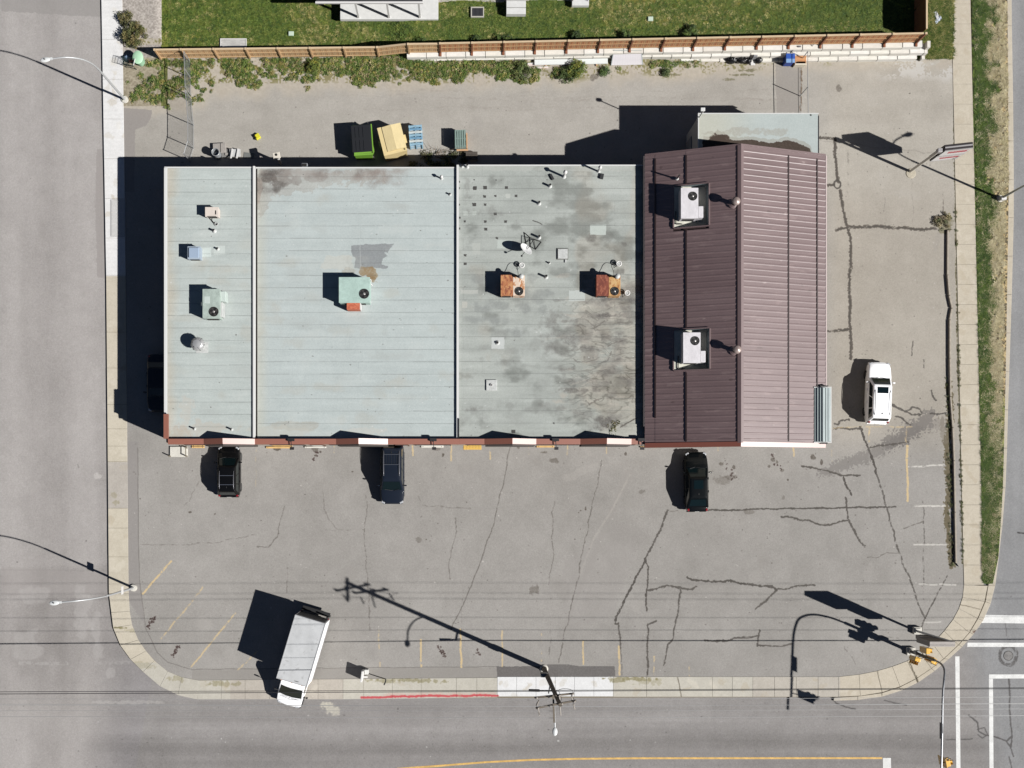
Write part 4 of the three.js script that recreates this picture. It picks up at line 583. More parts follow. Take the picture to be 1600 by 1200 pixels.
function felt(parent, rows, xs, h) {
  const roof = obj('roof', slabG(pl([[xs(0)[0], rows[0]], [xs(0).at(-1), rows[0]], [xs(0).at(-1), 690], [xs(0)[0], 690]]), h - 0.25, h - 0.02), M('roof_deck', [120, 120, 116], 0.95), parent);
  rows.slice(0, -1).forEach((y, i) => { const y2 = rows[i + 1], X = xs(i); for (let k = 0; k + 1 < X.length; k++) {
    const a = G(X[k] + 0.05, y + 0.06), b = G(X[k + 1] - 0.05, y2 - 0.06), t0 = h + 0.001 + rr(0, 0.001), t1 = h + 0.009 + rr(0, 0.002), bt = h - 0.015;
    const c = (x, t, z) => [x, t, z], A = c(a[0], t0, a[2]), B = c(b[0], t0, a[2]), C = c(b[0], t1, b[2]), D = c(a[0], t1, b[2]), A0 = c(a[0], bt, a[2]), B0 = c(b[0], bt, a[2]), C0 = c(b[0], bt, b[2]), D0 = c(a[0], bt, b[2]);
    const g = quads([[A, D, C, B], [D, D0, C0, C], [B, B0, A0, A], [A, A0, D0, D], [C, C0, B0, B]]); roofPaint.uv(g); obj('felt_sheet', g, roofMat, roof); } });
  return roof;
}
const stucco = speckle('stucco', [190, 176, 160], 0.1, 0.95), whiteWall = speckle('white_wall', [226, 226, 222], 0.06, 0.9), trimW = M('trim_white', [232, 232, 230], 0.5), glassM = MP('shop_glass', [40, 46, 52], 0.06, 0, { clearcoat: 1 }), frameM = M('shop_frame', [70, 66, 62], 0.5, 0.3), doorM = M('door_brown', [104, 70, 56], 0.6);
function shop(label, xw, xe, yn, rows, xs, h, wins) {
  const b = thingW('shop_building', label, 'building', G((xw + xe) / 2, (yn + 695) / 2));
  const wall = obj('wall', slabG(pl([[xw, yn], [xe, yn], [xe, 696], [xw, 696]]), RY, h - 0.25), stucco, b);
  felt(b, rows, xs, h);
  for (const [x0, x1, door] of wins) {
    const w = obj(door ? 'door' : 'window', bx((x1 - x0) / S, door ? 2.2 : 1.9, 0.06, ...G((x0 + x1) / 2, 696.7, door ? 0.05 : 0.6)), door ? doorM : frameM, b);
    obj('pane', bx((x1 - x0) / S - 0.16, door ? 1.5 : 1.7, 0.03, ...G((x0 + x1) / 2, 697.5, door ? 0.6 : 0.7)), glassM, w);
  }
  return b;
}
const A = shop('narrow grey flat roofed shop with box units, leftmost part of the strip', 283, 414, 289.5, rowsA, () => [286.5, 413], HA, [[300, 340, 0], [350, 370, 1], [375, 405, 0]]);
const Bb = shop('wide pale grey flat roofed shop with one mint unit in its middle', 414.2, 715.3, 289.5, rowsB, i => [419, buttB(i), 714.2], HB, [[430, 480, 0], [490, 510, 1], [520, 600, 0], [620, 640, 1], [650, 705, 0]]);
const Cc = shop('stained grey flat roofed shop with two rusty units and a satellite dish', 715.5, 994, 286, rowsC, i => [717.5, buttC(i, 0), buttC(i, 1), 994], HCR, [[730, 790, 0], [800, 820, 1], [830, 900, 0], [915, 935, 1], [945, 985, 0]]);
// metal edges
const edge = (o, name, x0, y0, x1, y1, h, t = 0.1, m = trimW) => obj(name, slabG(pl([[x0, y0], [x1, y0], [x1, y1], [x0, y1]]), h - 0.3, h + t, 0.01), m, o);
edge(A, 'edge_trim', 281.5, 287.2, 412.2, 289.3, HA, 0.02); edge(A, 'edge_trim', 281.5, 289.4, 286.2, 653, HA, 0.09);
edge(A, 'party_cap', 413, 287, 416.2, 690, HA, 0.16);
obj('downpipe', [bx(0.12, 0.2, 0.12, ...G(280.6, 322, HA - 0.2)), bx(0.12, 0.2, 0.12, ...G(281, 601, HA - 0.2)), bar([...G(280.6, 322, 0)], [...G(280.6, 322, HA - 0.2)], 0.05), bar([...G(281, 601, 0)], [...G(281, 601, HA - 0.2)], 0.05)], M('dark_metal', [60, 58, 56], 0.5, 0.4), A);
edge(Bb, 'edge_trim', 416.6, 287.2, 713.6, 289.3, HB, 0.02); edge(Bb, 'party_cap', 713.9, 285, 717.3, 690, HB, 0.2);
edge(Cc, 'edge_trim', 717.5, 284, 992, 285.9, HCR, 0.03); obj('flashing', slabG(pl([[716.6, 660], [718, 660], [718, 690], [716.6, 690]]), HCR, HCR + 0.24), M('dark_metal', [60, 58, 56], 0.5, 0.4), Cc);
// parapet with four little gables, capped in brown sheet metal
const capM = MP('cap_brown', [160, 102, 84], 0.45, 0, { clearcoat: 0.8, clearcoatRoughness: 0.42 }), capFace = speckle('parapet_face', [128, 74, 62], 0.12, 0.8), boardM = speckle('gable_board', [84, 76, 72], 0.14, 0.8);
{
  const X = x => CX + (x - CX) * 0.942, base = HA + 0.36, top = base + 0.92;
  const runs = [[A, 262, 398, [[318, 352, 398]]], [Bb, 398, 718, [[525, 562, 606]]], [Cc, 718, 1019, [[757, 800, 838], [907, 946, 987]]]];
  for (const [o, xa, xb, gs] of runs) {
    const br = [[X(xa), base]]; for (const [l, p, r] of gs) br.push([X(l), base], [X(p), top], [X(r), base]); if (br.at(-1)[0] < X(xb) - 1) br.push([X(xb), base]);
    const sh = [[X(xa) + 0.1, HA - 0.6], ...br.map(([x, h], i) => [x + (i ? 0 : 0.1), h - 0.05]), [br.at(-1)[0], HA - 0.6]];
    const s = new THREE.Shape(sh.map(([x, h]) => new THREE.Vector2((x - CX) / S, h))); obj('parapet', new THREE.ExtrudeGeometry(s, { depth: 6.4 / S, bevelEnabled: false }).translate(0, 0, (691 - CY) / S), capFace, o);
    for (let i = 0; i + 1 < br.length; i++) {
      const [x0, h0] = br[i], [x1, h1] = br[i + 1]; if (x1 - x0 < 0.5) continue; const dz = 0.062, z0 = 690.2, z1 = 698.4, e = 0.03;
      const t = (x, h, z) => G(x, z, h + (z === z0 ? dz / 2 : -dz / 2)), d = (x, h, z) => { const q = t(x, h, z); q[1] -= 0.09; return q; };
      const a = [t(x0 + e, h0, z0), t(x1 - e, h1, z0), t(x1 - e, h1, z1), t(x0 + e, h0, z1)], b = [d(x0 + e, h0, z0), d(x1 - e, h1, z0), d(x1 - e, h1, z1), d(x0 + e, h0, z1)];
      obj('parapet_cap', quads([[a[0], a[3], a[2], a[1]], [a[3], b[3], b[2], a[2]], [a[1], b[1], b[0], a[0]], [a[0], b[0], b[3], a[3]], [a[2], b[2], b[1], a[1]]]), capM, o);
    }
    for (const [l, p, r] of gs) { const q = [[X(l) + 2, 3.1], [X(r) - 2, 3.1], [X(r) - 2, base - 0.12], [X(p), top - 0.16], [X(l) + 2, base - 0.12]]; const s2 = new THREE.Shape(q.map(([x, h]) => new THREE.Vector2((x - CX) / S, h))); obj('gable_board', new THREE.ExtrudeGeometry(s2, { depth: 0.16, bevelEnabled: false }).translate(0, 0, (697.5 - CY) / S), boardM, o); }
  }
  const w = quads([]); const e = (x0, y0, x1, y1, h, t, m, n) => obj(n, slabG(pl([[x0, y0], [x1, y0], [x1, y1], [x0, y1]]), h, t, 0.01), m, A);
  e(283.5, 654, 288.5, 690, HA - 0.6, base - 0.06, capFace, 'parapet'); e(282.4, 653.5, 289.6, 689.9, base - 0.055, base + 0.02, capM, 'parapet_cap');
}
for (const [x, o] of [[455, 'first small dark lamp from the left on the brown parapet'], [677, 'small dark lamp on the brown parapet left of the yellow hatched mat'], [868, 'small dark lamp on the brown parapet between the two white gables at right'], [1002, 'small dark lamp at the right end of the brown parapet']]) {
  const c = G(CX + (x - CX) * 0.942, 694, HA + 0.37), t = thingW('parapet_lamp', o, 'lamp', c, 0, 'lamps on the parapet'), m = M('lamp_black', [40, 38, 40], 0.5);
  obj('arm', [bx(0.07, 0.2, 0.07, c[0], c[1], c[2]), beam([c[0], c[1] + 0.18, c[2]], [c[0] + 0.05, c[1] + 0.12, c[2] + 0.5], 0.05, 0.05)], m, t); obj('head', [bx(0.5, 0.12, 0.22, c[0], c[1] + 0.06, c[2] - 0.12), bx(0.3, 0.14, 0.2, c[0] + 0.06, c[1] + 0.01, c[2] + 0.52)], m, t);
}
// ---- the building under the brown metal roof
const D = thingW('metal_roof_building', 'building under the brown ribbed metal gable roof with two sunken units', 'building', G(1124, 485));
const DX0 = 991, DXR = 1120, DX1 = 1257, DZ0 = 274, DZ1 = 697, hD = x => x < DXR ? lerp(4.9, 7.3, (x - DX0) / (DXR - DX0)) : lerp(7.3, 4.9, (x - DXR) / (DX1 - DXR));
const metalPaint = new Paint(984, 268, 1264, 704, 2).base((x, y, o) => { const sh = Math.floor((y - 274) / 50.5), tone = 7 * (vn(sh * 3.7, x > 1120 ? 4.2 : 9.1) - 0.5), st = 15 * fbm(x * 0.018, y * 0.5, 3), L = 12 * fbm(x * 0.02, y * 0.02, 3), n = 8 * (vn(x * 1.3, y * 1.3) - 0.5), d = sst(0.12, 0.3, fbm(x * 0.05 + 8, y * 0.25, 3)); o[0] = 127 + tone + st + L + n + 12 * d; o[1] = 106 + tone + st + L + n + 12 * d; o[2] = 106 + tone + st + L + n + 11 * d; });
for (let i = 0; i < 26; i++) metalPaint.blob(rr(990, 1255), rr(280, 690), rr(1, 5), rr(0.8, 2), rnd() < 0.5 ? [176, 160, 156] : [92, 74, 72], rr(0.3, 0.7), 0, 1, 0.3);
for (const [x, y, w] of [[1010, 560, 40], [1046, 400, 60], [1046, 610, 60]]) metalPaint.stroke([[x, y], [x - w * 0.4, y + 1]], 4, [150, 132, 130], 0.5, 0.8, 0.3);
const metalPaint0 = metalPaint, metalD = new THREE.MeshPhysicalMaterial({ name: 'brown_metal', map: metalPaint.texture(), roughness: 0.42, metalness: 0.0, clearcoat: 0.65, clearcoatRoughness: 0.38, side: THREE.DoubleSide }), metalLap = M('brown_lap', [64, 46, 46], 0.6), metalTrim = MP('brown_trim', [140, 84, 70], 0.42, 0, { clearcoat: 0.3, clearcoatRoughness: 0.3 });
const wells = [[1031, 324, 1077, 384], [1031, 533, 1078, 591]];
{
  const sh = new THREE.Shape([[DX0 + 5, RY], [DX1 - 5, RY], [DX1 - 5, hD(DX1 - 5) - 0.1], [DXR, 7.2], [DX0 + 5, hD(DX0 + 5) - 0.1]].map(([x, h]) => new THREE.Vector2((x - CX) / S, h)));
  for (const [z, d] of [[280, 0.2], [692, 0.2]]) obj('wall', new THREE.ExtrudeGeometry(sh, { depth: d, bevelEnabled: false }).translate(0, 0, (z - CY) / S), stucco, D);
  for (const x of [DX0 + 5, DX1 - 9]) obj('wall', slabG(pl([[x, 284.2], [x + 4, 284.2], [x + 4, 691.8], [x, 691.8]]), RY, hD(DX0 + 5) - 0.25), stucco, D);
  const roof = obj('roof', (() => { const L = []; for (const [a, b] of [[DX0, 1031], [1031, 1078], [1078, DXR], [DXR, DX1]]) { const zs = a === 1031 ? [[DZ0, 324], [384, 533], [591, DZ1]] : [[DZ0, DZ1]]; for (const [z0, z1] of zs) L.push([G(a, z0, hD(a) - 0.07), G(b, z0, hD(b) - 0.07), G(b, z1, hD(b) - 0.07), G(a, z1, hD(a) - 0.07)]); } return quads(L); })(), metalLap, D);
  const period = 9.05 * 0.93;                                     // ribs
  const prof = [[0, 0], [period * 0.62, 0], [period * 0.70, 0.018], [period * 0.90, 0.018], [period * 0.98, 0]];
  const panel = (xa, xb, lift) => {
    const L = [];
    for (let z = DZ0; z < DZ1; z += period) for (let k = 0; k < prof.length; k++) {
      const [p0, h0] = prof[k], [p1, h1] = k + 1 < prof.length ? prof[k + 1] : [period, 0]; const z0 = z + p0, z1 = Math.min(DZ1, z + p1); if (z0 >= DZ1) continue;
      let segs = [[xa, xb]]; for (const [wx0, wz0, wx1, wz1] of wells) if (z1 > wz0 - 1 && z0 < wz1 + 1) segs = segs.flatMap(([a, b]) => wx1 <= a || wx0 >= b ? [[a, b]] : [[a, wx0 - 1], [wx1 + 1, b]].filter(([u, v]) => v - u > 0.5));
      for (const [a, b] of segs) { const q = (x, zz, h) => G(x, zz, hD(x) + h + lift); L.push([q(a, z0, h0), q(a, z1, h1), q(b, z1, h1), q(b, z0, h0)]); }
    }
    obj('roof_panel', metalPaint0.uv(quads(L)), metalD, roof);
  };
  panel(DX0, 1005.8, 0); panel(1005.2, 1047.8, 0.014); panel(1047.2, DXR - 0.3, 0.028); panel(DXR + 0.3, 1196.4, 0.028); panel(1195.8, 1243.4, 0.014); panel(1242.8, DX1, 0);
  for (const [x, l] of [[1005.4, 0.02], [1047.4, 0.034], [1196, 0.034], [1243, 0.02]]) for (const [z0, z1] of x === 1047.4 ? [[DZ0 + 6, 322], [388, 530], [595, DZ1 - 2]] : [[DZ0 + 6, x < 1010 ? 660 : DZ1 - 2]]) { const q = (X, z, e) => G(X, z, hD(X) + e), T = 0.062 + l, W1 = x - (x > 1120 ? 0.7 : 1), W2 = x + (x > 1120 ? 0.7 : 1); obj('lap_shadow', quads([[q(W1, z0, T), q(W1, z1, T), q(W2, z1, T), q(W2, z0, T)], [q(W1, z0, -0.02), q(W1, z1, -0.02), q(W1, z1, T), q(W1, z0, T)], [q(W2, z0, -0.02), q(W2, z1, -0.02), q(W2, z1, T), q(W2, z0, T)]]), metalLap, roof); }  // dark raised strips put the shadow lines of the panel laps into colour
  obj('ridge_cap', quads([[G(DXR - 5, DZ0 - 1, hD(DXR - 5) + 0.075), G(DXR - 5, DZ1 + 1, hD(DXR - 5) + 0.075), G(DXR, DZ1 + 1, 7.385), G(DXR, DZ0 - 1, 7.385)], [G(DXR, DZ0 - 1, 7.385), G(DXR, DZ1 + 1, 7.385), G(DXR + 4, DZ1 + 1, hD(DXR + 4) + 0.075), G(DXR + 4, DZ0 - 1, hD(DXR + 4) + 0.075)]]), metalD, roof);
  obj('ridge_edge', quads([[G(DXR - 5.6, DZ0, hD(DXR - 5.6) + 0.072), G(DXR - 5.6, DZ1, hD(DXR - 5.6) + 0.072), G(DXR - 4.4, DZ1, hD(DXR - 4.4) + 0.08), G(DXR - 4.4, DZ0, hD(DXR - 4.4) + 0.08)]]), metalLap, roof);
  // rake trim along the gable ends, eaves
  for (const [z0, z1, tilt] of [[DZ1 - 0.5, DZ1 + 6.5, 0.06], [DZ0 - 2.5, DZ0 - 0.1, 0]]) for (const [a, b] of [[DX0, DXR - 0.1], [DXR + 0.1, DX1]]) {
    const t = (x, z) => G(x, z, hD(x) + 0.05 + (z === z0 ? tilt / 2 : -tilt / 2)), d = (x, z) => G(x, z, hD(x) - 0.28);
    const q = [t(a, z0), t(b, z0), t(b, z1), t(a, z1)], r = [d(a, z0), d(b, z0), d(b, z1), d(a, z1)];
    obj('rake_trim', quads([[q[0], q[3], q[2], q[1]], [q[3], r[3], r[2], q[2]], [q[1], r[1], r[0], q[0]], [q[0], r[0], r[3], q[3]], [q[2], r[2], r[1], q[1]]]), tilt ? metalTrim : metalD, roof);
  }
  obj('eave_gutter', [slabG(pl([[DX0 - 2.2, DZ0], [DX0 - 0.1, DZ0], [DX0 - 0.1, 672], [DX0 - 2.2, 672]]), 4.72, 4.9)], M('gutter_dark', [52, 44, 46], 0.6), roof);
  obj('eave_gutter', [slabG(pl([[DX1 + 0.1, DZ0], [DX1 + 1.6, DZ0], [DX1 + 1.6, 625], [DX1 + 0.1, 625]]), 4.76, 4.93)], M('gutter_pale', [226, 206, 204], 0.5), roof);
  // sunken wells in the slope
  for (const [x0, z0, x1, z1] of wells) {
    const deckH = 5.7, R = [[G(x0, z0, hD(x0) + 0.1), G(x1, z0, hD(x1) + 0.1), G(x1, z0, deckH), G(x0, z0, deckH)], [G(x0, z1, hD(x0) + 0.1), G(x1, z1, hD(x1) + 0.1), G(x1, z1, deckH), G(x0, z1, deckH)], [G(x0, z0, hD(x0) + 0.1), G(x0, z1, hD(x0) + 0.1), G(x0, z1, deckH), G(x0, z0, deckH)], [G(x1, z0, hD(x1) + 0.1), G(x1, z1, hD(x1) + 0.1), G(x1, z1, deckH), G(x1, z0, deckH)]];
    const w = obj('roof_well', quads(R), speckle('well_wall', [120, 132, 136], 0.1, 0.8), D);
    obj('well_deck', slabG(pl([[x0, z0], [x1, z0], [x1, z1], [x0, z1]]), deckH - 0.1, deckH), speckle('well_deck', [222, 220, 206], 0.14, 0.9), w);
    const rim = (a, b, c, d) => beam(G(a, b, hD(a) + 0.11), G(c, d, hD(c) + 0.11), 0.09, 0.06); obj('well_rim', [rim(x0 - 0.5, z0 - 1, x1 + 0.5, z0 - 1), rim(x0 - 0.5, z1 + 1, x1 + 0.5, z1 + 1), rim(x0 - 1, z0, x0 - 1, z1), rim(x1 + 1, z0, x1 + 1, z1)], metalD, w);
  }
  for (const [x0, x1, d] of [[1010, 1060, 0], [1075, 1095, 1], [1110, 1180, 0], [1195, 1215, 1]]) { const w = obj(d ? 'door' : 'window', bx((x1 - x0) / S, d ? 2.2 : 1.8, 0.06, ...G((x0 + x1) / 2, 697, d ? 0.05 : 0.7)), d ? doorM : frameM, D); obj('pane', bx((x1 - x0) / S - 0.16, d ? 1.5 : 1.6, 0.03, ...G((x0 + x1) / 2, 697.8, d ? 0.6 : 0.8)), glassM, w); }
  // small grey metal porch roof at the lower right
  const py0 = 616, py1 = 695, hx = x => 5.5 - Math.abs(x - 1249) * 0.018, g = MP('porch_metal', [176, 188, 188], 0.5, 0.2), S2 = (a, b, m = 0) => [G(a, py0, hx(a)), G(a, py1, hx(a)), G(b, py1, hx(b)), G(b, py0, hx(b))];
  const pr = obj('porch_roof', quads([S2(1238, 1249), S2(1249, 1262)]), speckle('porch_sheet', [166, 178, 178], 0.16, 0.6), D);
  obj('seam', [1242, 1245.5, 1249, 1254, 1258].map(x => beam(G(x, py0, hx(x) + 0.02), G(x, py1, hx(x) + 0.02), 0.04, 0.05)), g, pr);
  obj('fascia', [slabG(pl([[1237, 695.2], [1263, 695.2], [1263, 696.4], [1237, 696.4]]), 5.0, 5.34), slabG(pl([[1237, 614.6], [1263, 614.6], [1263, 615.8], [1237, 615.8]]), 5.0, 5.34), slabG(pl([[1262, 616], [1263.4, 616], [1263.4, 695], [1262, 695]]), 4.9, 5.24)], trimW, pr);
  obj('porch_post', [bar(G(1261, 618, 0), G(1261, 618, 5.1), 0.06), bar(G(1261, 693, 0), G(1261, 693, 5.1), 0.06)], trimW, D);
  obj('end_plate', [bx(0.5, 0.3, 0.1, ...G(1252, 697, 5.05)), bx(0.6, 0.3, 0.08, ...G(1252, 613.4, 5.05))], M('dark_metal', [60, 58, 56], 0.5, 0.4), pr);
}
{ // lean-to at the back
  const s = thingW('rear_shed', 'grey flat roofed block with brown stains behind the metal roof', 'building', G(1159, 240)), x0 = 1071.5, x1 = 1247, z0 = 211, z1 = 279, h = 4.7;
  obj('wall', slabG(pl([[x0 + 1, z0 + 1], [x1 - 1, z0 + 1], [x1 - 1, z1], [x0 + 1, z1]]), RY, h - 0.12), whiteWall, s);
  const p = new Paint(1068, 206, 1252, 284, 2.4).base((x, y, o) => { const n = 10 * fbm(x * 0.04, y * 0.1, 3) + 10 * (vn(x, y) - 0.5) + 8 * (vn(x * 2.5, y * 2.5) - 0.5), d = 1 - sst(1085, 1170, x); o[0] = 190 + 6 * d + n; o[1] = 199 - 2 * d + n; o[2] = 197 - 12 * d + n; });
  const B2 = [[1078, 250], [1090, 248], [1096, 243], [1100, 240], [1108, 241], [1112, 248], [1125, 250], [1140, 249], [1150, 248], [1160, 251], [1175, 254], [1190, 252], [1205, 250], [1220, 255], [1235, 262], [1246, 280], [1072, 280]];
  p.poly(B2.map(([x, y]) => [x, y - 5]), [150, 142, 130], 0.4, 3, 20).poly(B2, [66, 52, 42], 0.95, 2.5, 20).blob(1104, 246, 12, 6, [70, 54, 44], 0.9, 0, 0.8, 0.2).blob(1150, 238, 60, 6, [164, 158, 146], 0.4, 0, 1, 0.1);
  const g = slabG(pl([[x0, z0], [x1, z0], [x1, z1], [x0, z1]]), h - 0.12, h); p.uv(g); obj('roof', g, mapped('shed_roof', p, 0.92), s);
  obj('edge_trim', [slabG(pl([[x0 - 1.4, z0 - 1.4], [x1 + 1, z0 - 1.4], [x1 + 1, z0 - 0.1], [x0 - 1.4, z0 - 0.1]]), h - 0.3, h + 0.03), slabG(pl([[x0 - 1.4, z0], [x0 - 0.1, z0], [x0 - 0.1, z1], [x0 - 1.4, z1]]), h - 0.3, h + 0.03)], trimW, s);
  obj('gutter', slabG(pl([[x1 + 0.1, z0 + 2], [x1 + 2, z0 + 2], [x1 + 2, z1], [x1 + 0.1, z1]]), h - 0.22, h - 0.04), M('gutter_black', [30, 32, 38], 0.5), s);
  obj('roof_drain', cy(0.05, 0.05, 0.04, ...P(1267, 180, h)), M('dark_metal', [60, 58, 56], 0.5, 0.4), s);
  obj('door', bx(0.05, 2.1, 0.95, ...G(x0 - 0.2, 236, 0)), M('door_grey', [168, 172, 176], 0.6), s);
  const lm = thingW('flood_light', 'white flood light on a bent bracket at the corner of the back block', 'lamp', G(1071, 218, 4.7)); const b = G(1072, 216, 4.73), tp = P(1098, 171, 6.2);
  obj('bracket', tube([b, [b[0], 5.9, b[2]], [lerp(b[0], tp[0], 0.5), 6.25, lerp(b[2], tp[2], 0.5)], tp], 0.045, 20), trimW, lm); obj('head', [rb(0.34, 0.16, 0.26, 0.05, tp[0], tp[1] - 0.08, tp[2]), bx(0.26, 0.05, 0.2, tp[0], tp[1] - 0.13, tp[2])], trimW, lm);
}
// ---------------------------------------------------------------- things on the roofs
const darkM = M('dark_metal', [60, 58, 56], 0.5, 0.4), fanM = M('fan_black', [26, 26, 28], 0.5), hubM = MP('fan_hub', [214, 210, 206], 0.3, 0.5), whiteM = M('paint_white', [236, 234, 232], 0.5), mintM = speckle('mint_panel', [178, 192, 184], 0.16, 0.6), mintL = speckle('mint_light', [206, 218, 212], 0.06, 0.6), greyL = speckle('panel_grey', [206, 208, 206], 0.16, 0.6), pinkW = speckle('panel_white', [230, 226, 230], 0.1, 0.5);
const rustPaint = (key, A, B, C2, f) => { if (mats[key]) return mats[key]; const p = new Paint(0, 0, 60, 60, 4).base((x, y, o) => { const t = sst(-0.12, 0.16, fbm(x * f, y * f, 4)), u = sst(0.05, 0.2, fbm(x * f * 1.7 + 40, y * f * 1.7, 3)), n = 22 * (vn(x * 3, y * 3) - 0.5); for (let m = 0; m < 3; m++) o[m] = lerp(lerp(A[m], B[m], t), C2[m], u) + n; }); return mapped(key, p, 0.85); };
const rustA = rustPaint('rust_orange', [208, 150, 100], [186, 118, 76], [150, 86, 60], 0.09), rustB = rustPaint('rust_cream', [238, 222, 206], [232, 208, 186], [200, 140, 96], 0.05), rustC = rustPaint('rust_red', [140, 72, 52], [122, 58, 44], [164, 96, 72], 0.09), rustD = rustPaint('rust_gold', [206, 158, 98], [216, 178, 124], [172, 116, 70], 0.08);
function pane(o, name, px, h0, h1, mat, r = 0.03) { const [a, b, c, d] = px; return obj(name, rb((c - a) / S, h1 - h0, (d - b) / S, r, ...G((a + c) / 2, (b + d) / 2, h0)), mat, o); }
const rect = ([x0, y0, x1, y1], h) => { const a = plan(x0, y0, h), b = plan(x1, y1, h); return [a[0], a[1], b[0], b[1]]; };
function fan(o, x, y, h, r) {
  const c = P(x, y, h), f = obj('fan_guard', [ring(r, 0.028, c[0], h + 0.015, c[2]), ring(r * 0.62, 0.008, c[0], h + 0.03, c[2]), ...[0, 1, 2, 3].map(k => bar([c[0] + r * Math.cos(k * 0.785), h + 0.03, c[2] + r * Math.sin(k * 0.785)], [c[0] - r * Math.cos(k * 0.785), h + 0.03, c[2] - r * Math.sin(k * 0.785)], 0.007, 4))], darkM, o);
  obj('fan_well', cy(r * 0.97, r * 0.97, 0.012, c[0], h + 0.001, c[2], 24), fanM, f);
  const bl = []; for (let k = 0; k < 4; k++) { const s = new THREE.Shape(); s.absarc(0, 0, r * 0.88, k * 1.571, k * 1.571 + 0.8, false); s.lineTo(0, 0); bl.push(new THREE.ExtrudeGeometry(s, { depth: 0.008, bevelEnabled: false }).rotateX(-Math.PI / 2).translate(c[0], h + 0.016, c[2])); }
  obj('fan_blade', bl, M('blade_grey', [92, 90, 88], 0.4, 0.4), f); obj('hub', lathe([[0, 0.03], [r * 0.2, 0.025], [r * 0.26, 0]], c[0], h + 0.024, c[2], 14), hubM, f);
}
function unitBox(label, name, body, hb, ht, mat, o = {}) {
  const q = rect(body, ht), t = thingW(name, label, o.cat || 'rooftop unit', G((q[0] + q[2]) / 2, (q[1] + q[3]) / 2, hb), 0, o.group);
  obj('curb', slabG(pl([[q[0] + 0.6, q[1] + 0.6], [q[2] - 0.6, q[1] + 0.6], [q[2] - 0.6, q[3] - 0.6], [q[0] + 0.6, q[3] - 0.6]]), hb - 0.3, hb + 0.16), o.curb || greyL, t);
  pane(t, 'cabinet', q, hb + 0.16, ht - 0.05, mat); pane(t, 'top_cover', [q[0] - 0.6, q[1] - 0.6, q[2] + 0.6, q[3] + 0.6], ht - 0.049, ht, o.top || mat, 0.015);
  const w = (q[2] - q[0]) / S, xm = (q[0] + q[2]) / 2; 
  obj('louvre', Array.from({ length: 6 }, (_, k) => bx(w * 0.7, 0.03, 0.03, ...G(xm, q[3] + 0.2, hb + 0.3 + k * 0.09))), darkM, t);
  obj('access_panel', bx(0.025, (ht - hb) * 0.55, (q[3] - q[1]) / S * 0.6, ...G(q[2] + 0.2, (q[1] + q[3]) / 2, hb + 0.3)), o.side || mat, t);
  return t;
}
const conduit = (t, pts, r = 0.02, m = darkM) => obj('conduit', tube(pts, r, 16, 5), m, t);
{ // leftmost roof
  const a = unitBox('small beige box unit, topmost on the left roof', 'rooftop_unit', [321, 324, 341, 338], HA, HA + 0.75, speckle('beige_panel', [232, 220, 210], 0.06, 0.6), { curb: speckle('beige_curb', [214, 190, 176], 0.06, 0.7) });
  obj('vent_slot', bx(0.08, 0.012, 0.3, ...P(337, 332, HA + 0.752)), darkM, a); conduit(a, [P(332, 339, HA + 0.5), P(331, 344, HA + 0.1), P(335, 349, HA + 0.08), P(339, 351, HA + 0.06)], 0.035); obj('pipe_end', ring(0.12, 0.03, ...P(338, 350, HA + 0.08), 14), greyL, a);
  const s = unitBox('pale blue grey skylight box on the left roof', 'skylight', [293.5, 385.5, 313, 404.5], HA, HA + 0.8, M('sky_curb', [176, 190, 204], 0.6), { cat: 'skylight' });
  { const q = rect([295, 387, 311.5, 403], HA + 0.8); obj('dome', rb((q[2] - q[0]) / S, 0.12, (q[3] - q[1]) / S, 0.06, ...G((q[0] + q[2]) / 2, (q[1] + q[3]) / 2, HA + 0.78)), MP('sky_dome', [172, 190, 212], 0.25, 0, { clearcoat: 0.3 }), s); }
  const b = unitBox('mint green box unit with a fan at its corner, left roof', 'rooftop_unit', [317, 452, 343, 497], HA, HA + 1.2, mintM);
  pane(b, 'side_box', rect([343.5, 455, 352.5, 471], HA + 0.9), HA + 0.05, HA + 0.9, mintL); pane(b, 'side_box', rect([343.5, 472, 348, 495], HA + 0.9), HA + 0.1, HA + 0.9, greyL); pane(b, 'panel', rect([319, 463, 328, 474], HA + 1.21), HA + 1.2, HA + 1.212, mintL, 0.004);
  fan(b, 334, 487, HA + 1.2, 0.33); obj('pipe', bx(0.1, 0.1, 0.25, ...P(290, 466, HA + 0.9).map((v, k) => k === 1 ? HA + 1.0 : P(316, 475, HA + 1)[k])), mintM, b);
  const t = thingW('turbine_vent', 'round silver turbine vent on the left roof', 'vent', P(310, 538, HA)), c = P(310, 538, HA + 0.6), ti = MP('turbine_silver', [222, 222, 222], 0.3, 0.5);
  obj('base_pipe', cy(0.3, 0.34, 0.5, c[0], HA, c[2], 20), greyL, t); obj('head', lathe([[0.32, 0.5], [0.46, 0.62], [0.5, 0.8], [0.44, 0.98], [0.28, 1.08], [0, 1.1]], c[0], HA, c[2], 24), ti, t);
  for (let k = 0; k < 18; k++) { const a2 = k * 0.349; obj('vane', tube([[c[0] + 0.36 * Math.cos(a2), HA + 0.54, c[2] + 0.36 * Math.sin(a2)], [c[0] + 0.53 * Math.cos(a2 + 0.15), HA + 0.8, c[2] + 0.53 * Math.sin(a2 + 0.15)], [c[0] + 0.3 * Math.cos(a2 + 0.3), HA + 1.09, c[2] + 0.3 * Math.sin(a2 + 0.3)]], 0.02, 6, 4), k % 3 ? ti : darkM, t); }
  obj('base_plate', bx(0.9, 0.02, 0.8, ...P(316, 543, HA + 0.012)), greyL, t);
}
